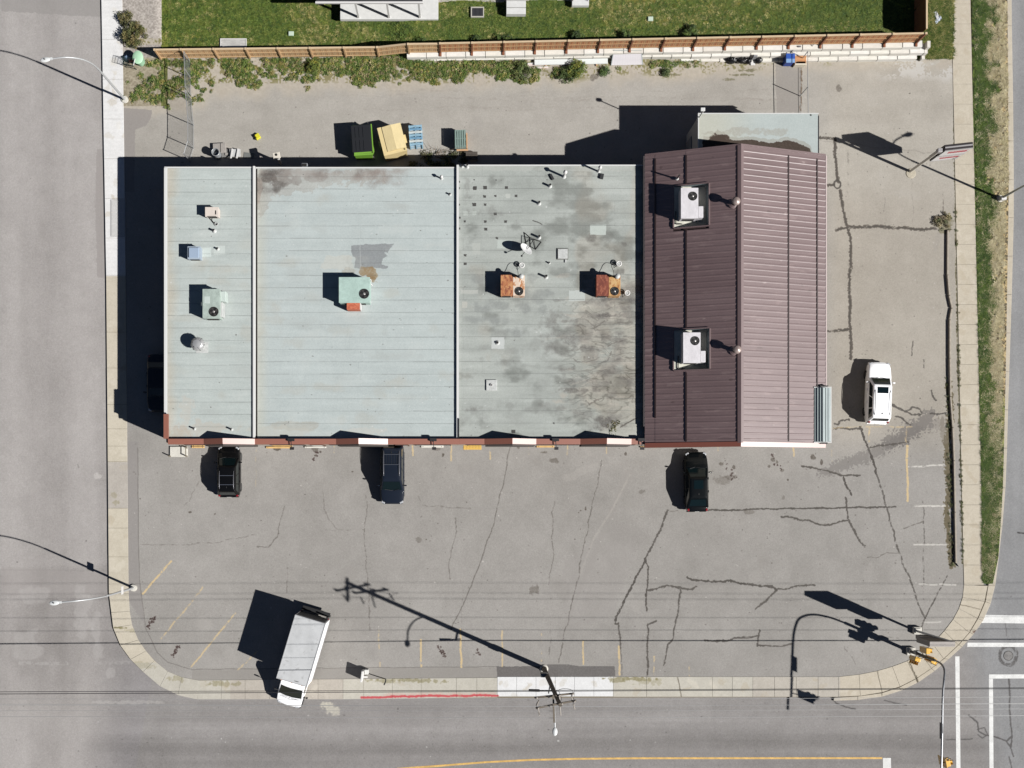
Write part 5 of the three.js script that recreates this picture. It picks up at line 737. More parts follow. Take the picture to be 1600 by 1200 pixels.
{ // middle roof
  const b = unitBox('large mint green unit with a fan, middle of the wide roof', 'rooftop_unit', [530, 433.5, 577.5, 472.5], HB, HB + 1.25, speckle('mint_pale', [184, 209, 200], 0.12, 0.55));
  fan(b, 569, 459, HB + 1.25, 0.34); const r = pane(b, 'rusty_duct', rect([541.5, 472, 562, 483.5], HB + 1.0), HB + 0.1, HB + 1.0, rustPaint('rust_brick', [206, 112, 80], [190, 96, 68], [216, 130, 96], 0.1)); obj('duct_flange', bx(0.06, 0.8, 0.62, ...P(563, 477, HB + 1.0).map((v, k) => k === 1 ? HB + 0.15 : v)), whiteM, b);
  conduit(b, [P(576, 436, HB + 1), P(580, 438, HB + 0.5), P(579, 443, HB + 0.2), P(582, 446, HB + 0.05)], 0.035, whiteM); conduit(b, [P(577, 470, HB + 0.8), P(580, 473, HB + 0.1), P(577, 472, HB + 0.03)], 0.02, whiteM);
}
const pipeVent = (label, x, y, h0, h, r, m = greyL, cap = 'open') => {
  const c = P(x, y, h0), t = thingW('vent_pipe', label, 'vent', c);
  obj('pipe', cy(r, r, h, ...c, 14), m, t); obj('flashing', lathe([[r * 2.2, 0.005], [r * 1.5, 0.05], [r * 1.02, 0.12]], ...c, 16), greyL, t);
  if (cap === 'hat') { obj('hat', lathe([[r * 1.9, 0], [r * 1.9, 0.05], [r * 1.1, 0.16], [0, 0.2]], c[0], h0 + h + 0.02, c[2], 18), m, t); } else if (cap === 'open') obj('mouth', [ring(r * 0.93, 0.012, c[0], h0 + h, c[2], 14), cy(r * 0.8, r * 0.8, 0.004, c[0], h0 + h - 0.003, c[2], 12)], darkM, t);
  else if (cap === 'neck') { obj('neck', tube([[c[0], h0 + h - 0.02, c[2]], [c[0] + 0.02, h0 + h + 0.12, c[2]], [c[0] + 0.14, h0 + h + 0.16, c[2] + 0.03], [c[0] + 0.24, h0 + h + 0.02, c[2] + 0.05]], r, 12, 8), m, t); }
  return t;
};
pipeVent('short white pipe below the beige unit, left roof', 335, 361, HA, 0.35, 0.08, whiteM, 'open');
pipeVent('tiny grey pipe right of the skylight, left roof', 340, 389, HA, 0.22, 0.07, greyL, 'open');
pipeVent('left of two tiny pipes near the front of the left roof', 304, 670, HA, 0.35, 0.06, greyL, 'open');
pipeVent('right of two tiny pipes near the front of the left roof', 362, 671, HA, 0.35, 0.06, greyL, 'open');
pipeVent('white bent pipe near the back right corner of the wide roof', 690, 279, HB, 0.45, 0.06, whiteM, 'hat');
pipeVent('short grey pipe below the white bent pipe, wide roof', 703, 304, HB, 0.25, 0.06, greyL, 'open');
pipeVent('tall white pipe at the back of the stained roof', 881, 276, HCR, 1.1, 0.08, whiteM, 'hat');
pipeVent('second tall white pipe, near the back right corner of the stained roof', 935, 268, HCR, 1.0, 0.07, whiteM, 'hat');
pipeVent('grey pipe left of the tall white pipes, stained roof', 859, 291, HCR, 0.45, 0.08, greyL, 'open');
pipeVent('lone small pipe below the tall white pipes, stained roof', 842, 318, HCR, 0.45, 0.08, greyL, 'open');
pipeVent('small pipe right of the satellite dish', 842, 371, HCR, 0.5, 0.08, greyL, 'open');
pipeVent('small pipe right of the left rusty unit', 853, 433, HCR, 0.5, 0.08, greyL, 'open');
pipeVent('tiny pipe between the dish and the left rusty unit', 858, 411, HCR, 0.22, 0.05, greyL, 'open');
pipeVent('small vent on a square pale patch, stained roof', 777, 535.5, HCR, 0.14, 0.09, whiteM, 'open');
pipeVent('thin brown pipe near the back edge of the metal roof', 1058, 279, hD(1042), 0.8, 0.06, metalD, 'open');
pipeVent('short white stub at the back edge above the stained roof', 730, 261, HCR, 0.6, 0.07, whiteM, 'open');
pipeVent('tiny white stub at the back edge beside the party cap', 722, 260.5, HCR, 0.3, 0.06, whiteM, 'open');
{ const t = thingW('curb_vent', 'square grey curb vent near the front of the stained roof', 'vent', P(768, 602, HCR)); const c = P(768, 602, HCR); obj('curb', rb(0.8, 0.11, 0.8, 0.03, c[0], HCR + 0.006, c[2]), greyL, t); obj('pipe', cy(0.09, 0.09, 0.1, c[0], HCR + 0.12, c[2]), whiteM, t); obj('mouth', cy(0.06, 0.06, 0.004, c[0], HCR + 0.22, c[2]), darkM, t); }
{ const t = thingW('roof_hatch', 'flat pale square hatch with a dark rim on the stained roof', 'hatch', P(879, 397, HCR)); const c = P(879, 397, HCR); obj('rim', rb(0.84, 0.07, 0.84, 0.02, c[0], HCR + 0.006, c[2]), M('hatch_rim', [120, 120, 116], 0.8), t); obj('lid', rb(0.72, 0.06, 0.72, 0.02, c[0], HCR + 0.076, c[2]), greyL, t); obj('latch', bx(0.12, 0.05, 0.22, ...P(884, 408, HCR + 0.05)), greyL, t); }
{ const t = thingW('roof_box', 'small black box lying at the back of the stained roof', 'box', P(940, 276, HCR)); const c = P(940, 276, HCR); obj('box', rb(0.28, 0.14, 0.4, 0.03, c[0], HCR + 0.008, c[2], -0.2), M('box_black', [36, 36, 38], 0.6), t); obj('lid', rb(0.24, 0.03, 0.36, 0.01, c[0], HCR + 0.148, c[2], -0.2), M('box_dark', [52, 52, 54], 0.5), t); }
{ const t = thingW('roof_box', 'black strip shaped box left of the tall white pipe, stained roof', 'box', P(862, 278, HCR)); const c = P(862, 277, HCR); obj('box', rb(0.2, 0.12, 0.45, 0.03, c[0], HCR + 0.008, c[2], 0.5), M('box_black', [36, 36, 38], 0.6), t); obj('lid', rb(0.16, 0.03, 0.4, 0.01, c[0], HCR + 0.128, c[2], 0.5), M('box_dark', [52, 52, 54], 0.5), t); }
function rustUnit(label, x, y, left, right, mirror) {
  const h = HCR + 1.05, t = unitBox(label, 'rooftop_unit', [x, y, x + 18, y + 31.5], HCR, h, left, { group: null, side: right, curb: greyL });
  pane(t, 'cabinet', rect([x + 18.6, y, x + 37, y + 32], h - 0.03), HCR + 0.12, h - 0.03, right); pane(t, 'base_rail', rect([x + 0.5, y + 32.4, x + 36, y + 34.5], HCR + 0.3), HCR + 0.1, HCR + 0.3, greyL);
  fan(t, x + 28, y + 25, h - 0.028, 0.29);
  const c = P(x + 31, y + 3.5, h); obj('flue', [cy(0.1, 0.1, 0.45, c[0], h - 0.05, c[2], 14), lathe([[0.19, 0], [0.19, 0.06], [0.08, 0.14], [0, 0.15]], c[0], h + 0.42, c[2], 16)], greyL, t);
  conduit(t, [P(x + 27, y + 2, h - 0.1), P(x + 26, y - 6, h - 0.3), P(x + 23, y - 14, HCR + 0.5), P(x + 23, y - 18, HCR + 0.3), P(x + 29, y - 16, HCR + 0.15), P(x + 31, y - 13, HCR + 0.05)], 0.018);
  return t;
}
rustUnit('rusty orange and cream unit left of the other rusty unit, below the dish', 783, 430, rustA, rustB);
rustUnit('dark red and gold rusty unit right of the other rusty unit', 932.5, 430, rustC, rustD);
const ringVent = (label, x, y) => { const c = P(x, y, HCR), t = thingW('ring_vent', label, 'vent', c); obj('pipe', cy(0.1, 0.12, 0.35, ...c, 16), greyL, t); obj('collar', ring(0.17, 0.045, c[0], HCR + 0.36, c[2], 20), whiteM, t); obj('bracket', [bar([c[0] - 0.4, HCR + 0.02, c[2] - 0.1], [c[0], HCR + 0.3, c[2]], 0.015, 4), bar([c[0] - 0.3, HCR + 0.02, c[2] + 0.25], [c[0], HCR + 0.3, c[2]], 0.015, 4)], darkM, t); };
ringVent('white ring vent above the right rusty unit', 966, 413.5); ringVent('white ring vent below right of the right rusty unit', 979, 459); ringVent('grey ring vent above the left rusty unit', 815, 416);
{ // dish
  const t = thingW('satellite_dish', 'white satellite dish on a black pipe frame, stained roof', 'satellite dish', P(830, 381, HCR)), c = P(820.5, 390.5, HCR + 0.75), g = lathe([[0, 0], [0.2, 0.015], [0.4, 0.06], [0.58, 0.13], [0.6, 0.14], [0.57, 0.14], [0.38, 0.075], [0, 0.014]], 0, 0, 0, 28);
  g.scale(1, 1, 0.86); g.rotateZ(0.95); g.rotateY(-2.42); g.translate(...c); obj('reflector', g, MP('dish_white', [246, 246, 246], 0.35, 0), t);
  const p = (x, y, h) => P(x, y, HCR + h), fr = [[p(819, 363, 0.05), p(823, 384, 0.05)], [p(819, 363, 0.05), p(828, 371, 0.05)], [p(828, 371, 0.05), p(829, 385, 0.05)], [p(834, 374, 0.1), p(837, 390, 0.05)], [p(834, 374, 0.1), p(846, 378, 0.05)], [p(846, 378, 0.05), p(837, 390, 0.05)], [p(815, 385, 0.05), p(829, 385, 0.05)], [p(829, 385, 0.05), p(837, 390, 0.05)], [p(829, 385, 0.1), p(822, 391, 0.7)], [p(834, 374, 0.1), p(824, 389, 0.7)], [p(816, 384, 0.05), p(829, 371, 0.6)], [p(829, 371, 0.6), p(846, 378, 0.05)]];
  obj('frame', fr.map(([a, b]) => bar(a, b, 0.022, 5)), M('frame_black', [34, 32, 32], 0.5, 0.3), t); obj('feed_arm', [bar(p(820, 393, 0.7), p(815, 400, 1.0), 0.02, 5), bx(0.12, 0.1, 0.12, ...p(815, 400, 1.0))], M('frame_black', [34, 32, 32], 0.5, 0.3), t);
}
function wellUnit(label, dx, dy) {
  const h = 6.85, q = (x, y) => [x + dx, y + dy], r4 = ([a, b, c, d]) => [...q(a, b), ...q(c, d)];
  const t = unitBox(label, 'rooftop_unit', r4([1064.5, 294, 1090.5, 340.5]), 5.7, h, pinkW, { curb: greyL, top: pinkW });
  pane(t, 'side_box', rect(r4([1091.2, 322, 1099, 340]), h - 0.05), 5.8, h - 0.05, pinkW); fan(t, 1082.5 + dx, 306.5 + dy, h, 0.3);
  obj('gas_pipe', [bar(P(1056 + dx, 330 + dy, 5.8), P(1056 + dx, 350 + dy, 5.8), 0.04), bar(P(1056 + dx, 350 + dy, 5.8), P(1066 + dx, 350 + dy, 5.8), 0.04)], darkM, t);
}
wellUnit('white box unit in the upper sunken well of the metal roof', 0, 0); wellUnit('white box unit in the lower sunken well of the metal roof', 3.5, 226);
for (const [x, y, l] of [[1150.5, 314, 'round brown grey vent by the ridge, upper of the pair'], [1152, 546, 'round brown grey vent by the ridge, lower of the pair']]) {
  const hr = 7.2, c = P(x, y, hr + 0.7), t = thingW('ridge_vent', l, 'vent', [c[0], hr - 0.1, c[2]]), m = MP('vent_bronze', [176, 158, 152], 0.4, 0.2);
  obj('pipe', cy(0.14, 0.16, 0.75, c[0], hr - 0.15, c[2], 16), metalD, t); obj('cap', lathe([[0.16, 0], [0.3, 0.03], [0.3, 0.1], [0.22, 0.22], [0, 0.27]], c[0], hr + 0.6, c[2], 20), m, t); obj('flashing', lathe([[0.36, 0], [0.18, 0.14]], c[0], hr - 0.04, c[2], 16), metalD, t);
}
// ---------------------------------------------------------------- vehicles
const tyreM = M('tyre', [22, 22, 24], 0.95), rimM = MP('rim', [110, 112, 116], 0.35, 0.8), autoGlass = MP('auto_glass', [16, 30, 32], 0.06, 0, { clearcoat: 0.6, clearcoatRoughness: 0.03 }), lampRed = MP('lamp_red', [150, 24, 34], 0.2, 0, { clearcoat: 1 }), lampClear = MP('lamp_clear', [206, 208, 212], 0.15, 0.1, { clearcoat: 1 }), plasM = M('black_plastic', [30, 30, 32], 0.6), chromeM = MP('chrome', [216, 218, 222], 0.18, 0.9);
function paintM(key, c, extra = {}) { return MP(key, c, 0.5, 0, { specularIntensity: 0.1, clearcoat: 0.55, clearcoatRoughness: 0.05, ...extra }); }
const cr = (pts, t) => { for (let i = 1; i < pts.length; i++) if (t <= pts[i][0]) { const u = (t - pts[i - 1][0]) / (pts[i][0] - pts[i - 1][0]); return lerp(pts[i - 1][1], pts[i][1], u * u * (3 - 2 * u) * 0.5 + u * 0.5); } return pts.at(-1)[1]; };
function car(name, label, px, py, turn, o) {
  const t = thing(name, label, o.cat || 'car', G(px, py, 0), turn), { L, W, H } = o, hl = L / 2, hw0 = W / 2, N = 34;
  // lower body, front at +z
  const deck = z => cr(o.deck, (z + hl) / L), half = z => { const u = Math.abs(z / hl); return hw0 * (0.73 + 0.27 * Math.sqrt(Math.max(0, 1 - Math.pow(u, o.sq || 7)))) * (1 - (z > 0 ? 0.035 : 0.02) * u * u); };
  const rings = []; for (let i = 0; i <= N; i++) {
    const s = i / N, z = -hl + L * (0.5 - 0.5 * Math.cos(Math.PI * s)), w = half(z), d = deck(z), e = Math.min(1, (hl - Math.abs(z)) / 0.12), k = 0.9 + 0.1 * Math.sqrt(Math.max(0, e)), b = 0.24 + 0.1 * (1 - e);
    rings.push([[0, b, z], [w * 0.9 * k, b, z], [w * 0.985 * k, b + 0.14, z], [w * k, lerp(b, d, 0.55), z], [w * 0.985 * k, d - 0.16, z], [w * 0.95 * k, d - 0.07, z], [w * 0.86 * k, d - 0.015, z], [w * 0.6 * k, d + 0.012, z], [w * 0.3, d + 0.026, z], [0, d + 0.03, z], [-w * 0.3, d + 0.026, z], [-w * 0.6 * k, d + 0.012, z], [-w * 0.86 * k, d - 0.015, z], [-w * 0.95 * k, d - 0.07, z], [-w * 0.985 * k, d - 0.16, z], [-w * k, lerp(b, d, 0.55), z], [-w * 0.985 * k, b + 0.14, z], [-w * 0.9 * k, b, z]]);
  }
  const capE = (r, f) => { const c = [0, 0.55, r[0][2]], p = []; for (let i = 0; i < r.length; i++) p.push(f ? [c, r[i], r[(i + 1) % r.length], c] : [c, r[(i + 1) % r.length], r[i], c]); return quads(p); };
  const body = obj('body', [loft(rings), capE(rings[0], 0), capE(rings[N], 1)], o.paint, t);
  // cabin
  const [zb0, zt0, zt1, zb1] = o.cab, wb = hw0 * 0.93, wt = hw0 * (o.wt || 0.72);
  const rr4 = (z0, z1, w, y, r, cvF) => { const p = [], n = 4; const cor = [[w - r, z1 - r, 0], [-(w - r), z1 - r, 1], [-(w - r), z0 + r, 2], [w - r, z0 + r, 3]]; for (const [cx, cz, q] of cor) for (let i = 0; i <= n; i++) { const a = q * Math.PI / 2 + i / n * Math.PI / 2, x = cx + r * Math.cos(a), z = cz + r * Math.sin(a); p.push([x, y, z]); } return p; };
  const bel = Math.max(deck(zb0), deck(zb1)) - 0.05, R0 = rr4(zb0, zb1, wb, bel, 0.14), R1 = rr4(zt0, zt1, wt + 0.035, H - 0.09, 0.13), R2 = rr4(zt0 + 0.05, zt1 - 0.07, wt - 0.03, H - 0.025, 0.12), R3 = rr4(zt0 + 0.22, zt1 - 0.25, wt - 0.2, H - 0.004, 0.1), R4 = rr4(zt0 + 0.5, zt1 - 0.5, wt * 0.3, H, 0.05), R5 = rr4(zt0 + 0.6, zt1 - 0.6, 0.0002, H + 0.001, 0.0001);
  obj('cabin', loft([R0, R1, R2, R3, R4, R5]), o.paint, t);
  const yT = H - 0.09, off = 0.014;
  const glassPatch = (a, b, c, d, n) => { const A = new THREE.Vector3(...a), B = new THREE.Vector3(...b), Cc2 = new THREE.Vector3(...c), nm = B.clone().sub(A).cross(Cc2.clone().sub(A)).normalize(); if (nm.dot(new THREE.Vector3(...n)) < 0) nm.negate(); nm.multiplyScalar(off); return [a, b, c, d].map(p => [p[0] + nm.x, p[1] + nm.y, p[2] + nm.z]); };
  const at = (u, v, f) => f ? [lerp(wb, wt + 0.035, v) * u, lerp(bel, yT, v), lerp(zb1, zt1, v)] : [lerp(wb, wt + 0.035, v) * u, lerp(bel, yT, v), lerp(zb0, zt0, v)];
  const G2 = (f, n) => { const v0 = 0.12, v1 = 0.95, u = 0.86, nm = [0, 0.6, f ? 1 : -1]; return quads([glassPatch(at(-u, v0, f), at(u, v0, f), at(u * 0.97, v1, f), at(-u * 0.97, v1, f), nm)]); };
  obj('windscreen', G2(true), autoGlass, t); obj('rear_window', (() => { const f = false, v0 = o.rv || 0.25, v1 = 0.92, u = 0.8; return quads([glassPatch(at(-u, v0, f), at(u, v0, f), at(u, v1, f), at(-u, v1, f), [0, 0.6, -1])]); })(), autoGlass, t);
  for (const s of [-1, 1]) {
    const S3 = (z, v) => [s * lerp(wb, wt + 0.035, v), lerp(bel, yT, v), z], zz = (q, v) => lerp(lerp(zb0, zt0, v) + 0.16, lerp(zb1, zt1, v) - 0.16, q);
    for (const [a, b] of o.panes || [[0, 0.26], [0.29, 0.6], [0.63, 1]]) obj('side_window', quads([glassPatch(S3(zz(a, 0.22), 0.22), S3(zz(b, 0.22), 0.22), S3(zz(b, 0.92), 0.92), S3(zz(a, 0.92), 0.92), [s, 0.3, 0])]), autoGlass, t);
    const mz = zb1 - 0.42, m = obj('mirror', [rb(0.2, 0.13, 0.1, 0.04, s * (hw0 + 0.1), deck(mz) + 0.02, mz), bx(0.12, 0.04, 0.06, s * (hw0 - 0.01), deck(mz) + 0.03, mz)], o.mirror || o.paint, t);
    for (const z of [hl - L * 0.2, -hl + L * 0.2]) { const w = obj('wheel', new THREE.CylinderGeometry(0.345, 0.345, 0.22, 22).rotateZ(Math.PI / 2).translate(s * (hw0 - 0.14), 0.345, z), tyreM, t); obj('rim', [new THREE.CylinderGeometry(0.22, 0.22, 0.235, 16).rotateZ(Math.PI / 2).translate(s * (hw0 - 0.14), 0.345, z)], rimM, w); }
    const zf = hl - 0.2, zr = -hl + 0.14; obj('headlight', rb(0.3, 0.12, 0.34, 0.05, s * (half(zf) - 0.17), deck(zf) - 0.15, zf, s * 0.5), lampClear, t);
    obj('tail_light', rb(0.16, o.tl || 0.3, 0.2, 0.04, s * (half(zr) - 0.09), deck(zr) - 0.26, zr), o.tail || lampRed, t);
    if (o.rails) obj('roof_rail', [tube([[s * (wt - 0.1), H - 0.03, zt0 + 0.22], [s * (wt - 0.1), H + 0.05, zt0 + 0.4], [s * (wt - 0.1), H + 0.05, zt1 - 0.6], [s * (wt - 0.1), H - 0.02, zt1 - 0.4]], 0.022, 20, 5)], o.rails, t);
    obj('door_handle', [0.25, -0.75].map(z => bx(0.03, 0.03, 0.18, s * (hw0 * 0.985), deck(0) - 0.13, z)), o.paint, t);
    obj('wiper', beam([s * 0.05 + 0.1, bel + 0.1, zb1 - 0.02], [s * 0.55, bel + 0.2, zb1 - 0.12], 0.02, 0.02), plasM, t);
  }
  for (const [za, zb, w] of o.bars || []) obj('cross_bar', bx(2 * (wt - 0.1), 0.03, w || 0.05, 0, H + 0.05, za), chromeM, t);
  if (o.ribs) obj('roof_rib', o.ribs.map(x => bx(0.04, 0.02, o.ribL, x, H - 0.008, o.ribZ)), M('rib_dark', [30, 34, 42], 0.4), t);
  if (o.sun) { const [z0, z1, w] = o.sun; obj('sunroof', rb(w * 2, 0.02, z1 - z0, 0.01, 0, H - 0.006, (z0 + z1) / 2), autoGlass, t); }
  obj('grille', bx(hw0 * 0.9, 0.16, 0.05, 0, 0.5, hl - 0.02), plasM, t); obj('bumper', [rb(W * 0.82, 0.2, 0.14, 0.06, 0, 0.36, hl - 0.05), rb(W * 0.84, 0.22, 0.14, 0.06, 0, 0.4, -hl + 0.04)], o.bumper || o.paint, t);
  obj('antenna', [bx(0.05, 0.05, 0.12, 0, H - 0.01, zt0 + 0.35)], plasM, t); obj('licence_plate', bx(0.34, 0.12, 0.02, 0, 0.62, -hl - 0.015), whiteM, t);
  return t;
}
const suvDeck = [[0, 0.95], [0.06, 1.05], [0.3, 1.04], [0.62, 1.02], [0.72, 1.04], [0.9, 0.95], [0.97, 0.86], [1, 0.72]];
const black = paintM('paint_black', [14, 14, 15]), navy = paintM('paint_navy', [30, 37, 50]), green = paintM('paint_black_green', [12, 16, 18]), white = MP('paint_pure_white', new THREE.Color().setRGB(0.8, 0.8, 0.81), 0.35, 0, { clearcoat: 0.8, clearcoatRoughness: 0.1 });
car('black_suv', 'black car with roof rails parked nose in below the leftmost gable', 361, 737.5, Math.PI, { L: 3.9, W: 1.78, H: 1.62, deck: suvDeck, cab: [-1.85, -1.55, 0.45, 1.15], paint: black, cat: 'car', rails: M('rail_silver', [150, 150, 156], 0.35, 0.6), bars: [[-1.0], [-0.3]], sq: 6 });
car('navy_suv', 'dark blue van like car backed against the brown parapet', 614, 741, 0, { L: 4.6, W: 1.88, H: 1.72, deck: [[0, 1.0], [0.06, 1.05], [0.5, 1.03], [0.7, 1.02], [0.78, 1.02], [0.92, 0.9], [0.98, 0.8], [1, 0.68]], cab: [-2.2, -2.0, 0.55, 1.3], wt: 0.74, paint: navy, rails: M('rail_silver', [150, 150, 156], 0.35, 0.6), bars: [[-1.5], [-0.72]], ribs: [-0.4, -0.2, 0, 0.2, 0.4], ribL: 0.76, ribZ: -1.11, sq: 7 });
car('black_sedan', 'black car standing apart in front of the metal roofed building', 1085, 753, Math.PI + 0.02, { L: 4.6, W: 1.86, H: 1.5, deck: [[0, 0.86], [0.05, 0.95], [0.2, 0.98], [0.6, 0.96], [0.7, 0.97], [0.88, 0.88], [0.97, 0.76], [1, 0.64]], cab: [-2.05, -1.3, 0.35, 1.15], paint: green, sun: [-0.55, 0.12, 0.36], tail: lampRed, sq: 5, panes: [[0.02, 0.46], [0.5, 1]] });
car('white_suv', 'white sport utility car with dark sunroof right of the metal roof', 1366.5, 615.5, Math.PI - 0.035, { L: 4.75, W: 1.86, H: 1.7, deck: suvDeck.map(([a, b]) => [a, b + 0.02]), cab: [-2.25, -2.0, 0.55, 1.2], wt: 0.74, paint: white, rails: M('rail_grey', [110, 110, 112], 0.4, 0.4), sun: [-0.1, 0.38, 0.42], sq: 6, rv: 0.3 });
car('dark_sedan', 'dark car in the deep shade beside the left wall', 252, 600, 0, { L: 4.4, W: 1.8, H: 1.5, deck: [[0, 0.9], [0.05, 0.97], [0.2, 0.98], [0.6, 0.96], [0.7, 0.97], [0.88, 0.88], [0.97, 0.76], [1, 0.64]], cab: [-1.7, -1.1, 0.4, 1.15], paint: paintM('paint_grey_dark', [44, 50, 58]), panes: [[0.02, 0.46], [0.5, 1]] });
{ // box truck, front at +z
  const t = thing('box_truck', 'white box truck parked askew across the bottom sidewalk', 'truck', [0, 0, 0]);
  const H = 3.35, cR = [(459.7 + 480.7) / 2, (960.7 + 1073.6) / 2], c = P(cR[0], cR[1], H); t.position.set(c[0], 0, c[2]); t.rotation.y = Math.atan2(-30.1, 100.7);
  const boxW = 2.4, L = 4.98, sideM = M('box_side', new THREE.Color().setRGB(0.76, 0.76, 0.76), 0.45);
  obj('cargo_box', rb(boxW, H - 0.85 - 0.06, L, 0.04, 0, 0.85, 0), sideM, t);
  { const p = new Paint(0, 0, 48, 100, 5).base((x, y, o) => { const n = 9 * (vn(x * 1.7, y * 1.7) - 0.5), d = 22 * fbm((x + y * 0.5) * 0.06, (x - y * 0.5) * 0.025, 3), q = 12 * fbm(x * 0.2, y * 0.2, 3); for (let m = 0; m < 3; m++) o[m] = 206 + n + d + q + m * 1.5; }); for (let i = 0; i < 40; i++) p.blob(rr(2, 46), rr(2, 98), rr(0.5, 3), rr(0.4, 1.5), rnd() < 0.6 ? [168, 168, 168] : [226, 226, 226], rr(0.2, 0.5), rr(0, 3), 1, 0.5); p.stroke([[28, 3], [34, 3.6]], 1, [60, 60, 60], 0.8); obj('roof_skin', bx(boxW - 0.1, 0.02, L - 0.1, 0, H - 0.055, 0), mapped('box_roof_skin', p, 0.6), t); }
  obj('roof_edge', [bx(0.05, 0.04, L, boxW / 2 - 0.025, H - 0.05, 0), bx(0.05, 0.04, L, -boxW / 2 + 0.025, H - 0.05, 0), bx(boxW - 0.11, 0.04, 0.05, 0, H - 0.05, L / 2 - 0.025), bx(boxW - 0.11, 0.04, 0.05, 0, H - 0.05, -L / 2 + 0.025)], MP('edge_alu', [226, 226, 228], 0.4, 0.4), t);
  obj('rear_door', [bx(boxW - 0.2, H - 1.2, 0.04, 0, 0.98, -L / 2 - 0.02)], M('roll_door', [120, 120, 120], 0.5), t); obj('door_rib', Array.from({ length: 5 }, (_, k) => bx(boxW - 0.24, 0.03, 0.03, 0, 1.2 + k * 0.42, -L / 2 - 0.05)), plasM, t);
  obj('lift_gate', [bx(2.2, 0.06, 0.34, 0, 0.72, -L / 2 - 0.3), bx(0.12, 1.1, 0.12, 1.0, 0.5, -L / 2 - 0.16), bx(0.12, 1.1, 0.12, -1.0, 0.5, -L / 2 - 0.16), bx(2.3, 0.16, 0.14, 0, 0.5, -L / 2 - 0.22)], M('gate_steel', [34, 34, 36], 0.6, 0.2), t);
  obj('side_rail', [bx(0.05, 0.06, L - 0.4, -boxW / 2 - 0.02, 1.0, 0), bx(0.05, 0.06, L - 0.4, boxW / 2 + 0.02, 1.0, 0)], MP('edge_alu', [226, 226, 228], 0.4, 0.4), t);
  obj('marker_light', [-0.8, 0, 0.8].map(x => bx(0.12, 0.06, 0.05, x, H - 0.14, L / 2 + 0.02)), MP('lamp_amber', [220, 140, 40], 0.3), t);
  obj('chassis', [bx(0.9, 0.25, 6.2, 0, 0.5, 0.6)], plasM, t);
  const z0 = L / 2 + 0.08, cabW = 2.0, cabP = white;
  const prof = [[z0, 0.5], [z0, 2.05], [z0 + 0.12, 2.16], [z0 + 0.42, 2.14], [z0 + 0.52, 2.08], [z0 + 1.36, 1.36], [z0 + 1.46, 1.3], [z0 + 2.06, 1.1], [z0 + 2.2, 0.96], [z0 + 2.24, 0.7], [z0 + 2.22, 0.4], [z0 + 1.7, 0.38], [z0 + 0.1, 0.42]];
  const ringsC = []; for (const [x, k] of [[-1, 0.955], [-0.985, 0.98], [-0.93, 1], [-0.5, 1.006], [0, 1.01], [0.5, 1.006], [0.93, 1], [0.985, 0.98], [1, 0.955]]) ringsC.push(prof.map(([z, y]) => { const nose = Math.max(0, z - z0 - 1.3), w = cabW / 2 * (1 - 0.06 * Math.max(0, y - 1.3)) * (1 - 0.06 * nose); return [x * w, y > 0.6 ? 0.6 + (y - 0.6) * k : y, z0 + (z - z0) * (1 - 0.07 * x * x * (z > z0 + 1.5 ? 1 : 0.35))]; }));
  const side = r => { const s = r.map(p => new THREE.Vector2(p[2], p[1])), f = THREE.ShapeUtils.triangulateShape(s, []), g = new THREE.BufferGeometry(), p = []; for (const q of f) for (const i of q) p.push(...r[i]); g.setAttribute('position', new THREE.Float32BufferAttribute(p, 3)); g.setAttribute('uv', new THREE.Float32BufferAttribute(new Array(p.length / 3 * 2).fill(0), 2)); g.computeVertexNormals(); return g; };
  obj('cab', [loft(ringsC), side(ringsC[0]), side(ringsC[8])], cabP, t);
  const ws = (x, q) => [x * (cabW / 2) * (0.97 - 0.05 * q), lerp(1.40, 2.06, q) + 0.025, lerp(z0 + 1.36, z0 + 0.55, q) - 0.10 * x * x + 0.05]; const wl = []; for (let i = 0; i < 8; i++) { const a = -0.92 + 1.84 * i / 8, b = -0.92 + 1.84 * (i + 1) / 8; wl.push([ws(a, 0.02), ws(b, 0.02), ws(b, 0.98), ws(a, 0.98)]); } obj('windscreen', quads(wl), autoGlass, t);
  for (const s of [-1, 1]) {
    obj('side_window', quads([[[s * 1.0, 1.42, z0 + 0.25], [s * 1.0, 1.42, z0 + 1.1], [s * 0.965, 1.98, z0 + 0.5], [s * 0.965, 1.98, z0 + 0.25]]]), autoGlass, t);
    obj('mirror', [rb(0.16, 0.3, 0.1, 0.04, s * 1.28, 1.4, z0 + 1.1), beam([s * 0.98, 1.5, z0 + 1.15], [s * 1.24, 1.55, z0 + 1.1], 0.04, 0.04)], plasM, t);
    obj('headlight', rb(0.34, 0.16, 0.14, 0.05, s * 0.72, 0.86, z0 + 2.1, s * 0.25), lampClear, t);
    for (const [z, w] of [[z0 + 1.65, 0.24], [-1.3, 0.5]]) { const wh = obj('wheel', new THREE.CylinderGeometry(0.38, 0.38, w, 22).rotateZ(Math.PI / 2).translate(s * (1.0 - w / 2 + (w > 0.4 ? 0.1 : 0)), 0.38, z), tyreM, t); obj('rim', new THREE.CylinderGeometry(0.2, 0.2, w + 0.02, 14).rotateZ(Math.PI / 2).translate(s * (1.0 - w / 2 + (w > 0.4 ? 0.1 : 0)), 0.38, z), rimM, wh); }
    obj('tail_light', bx(0.1, 0.3, 0.06, s * 1.1, 0.85, -L / 2 - 0.05), lampRed, t);
  }
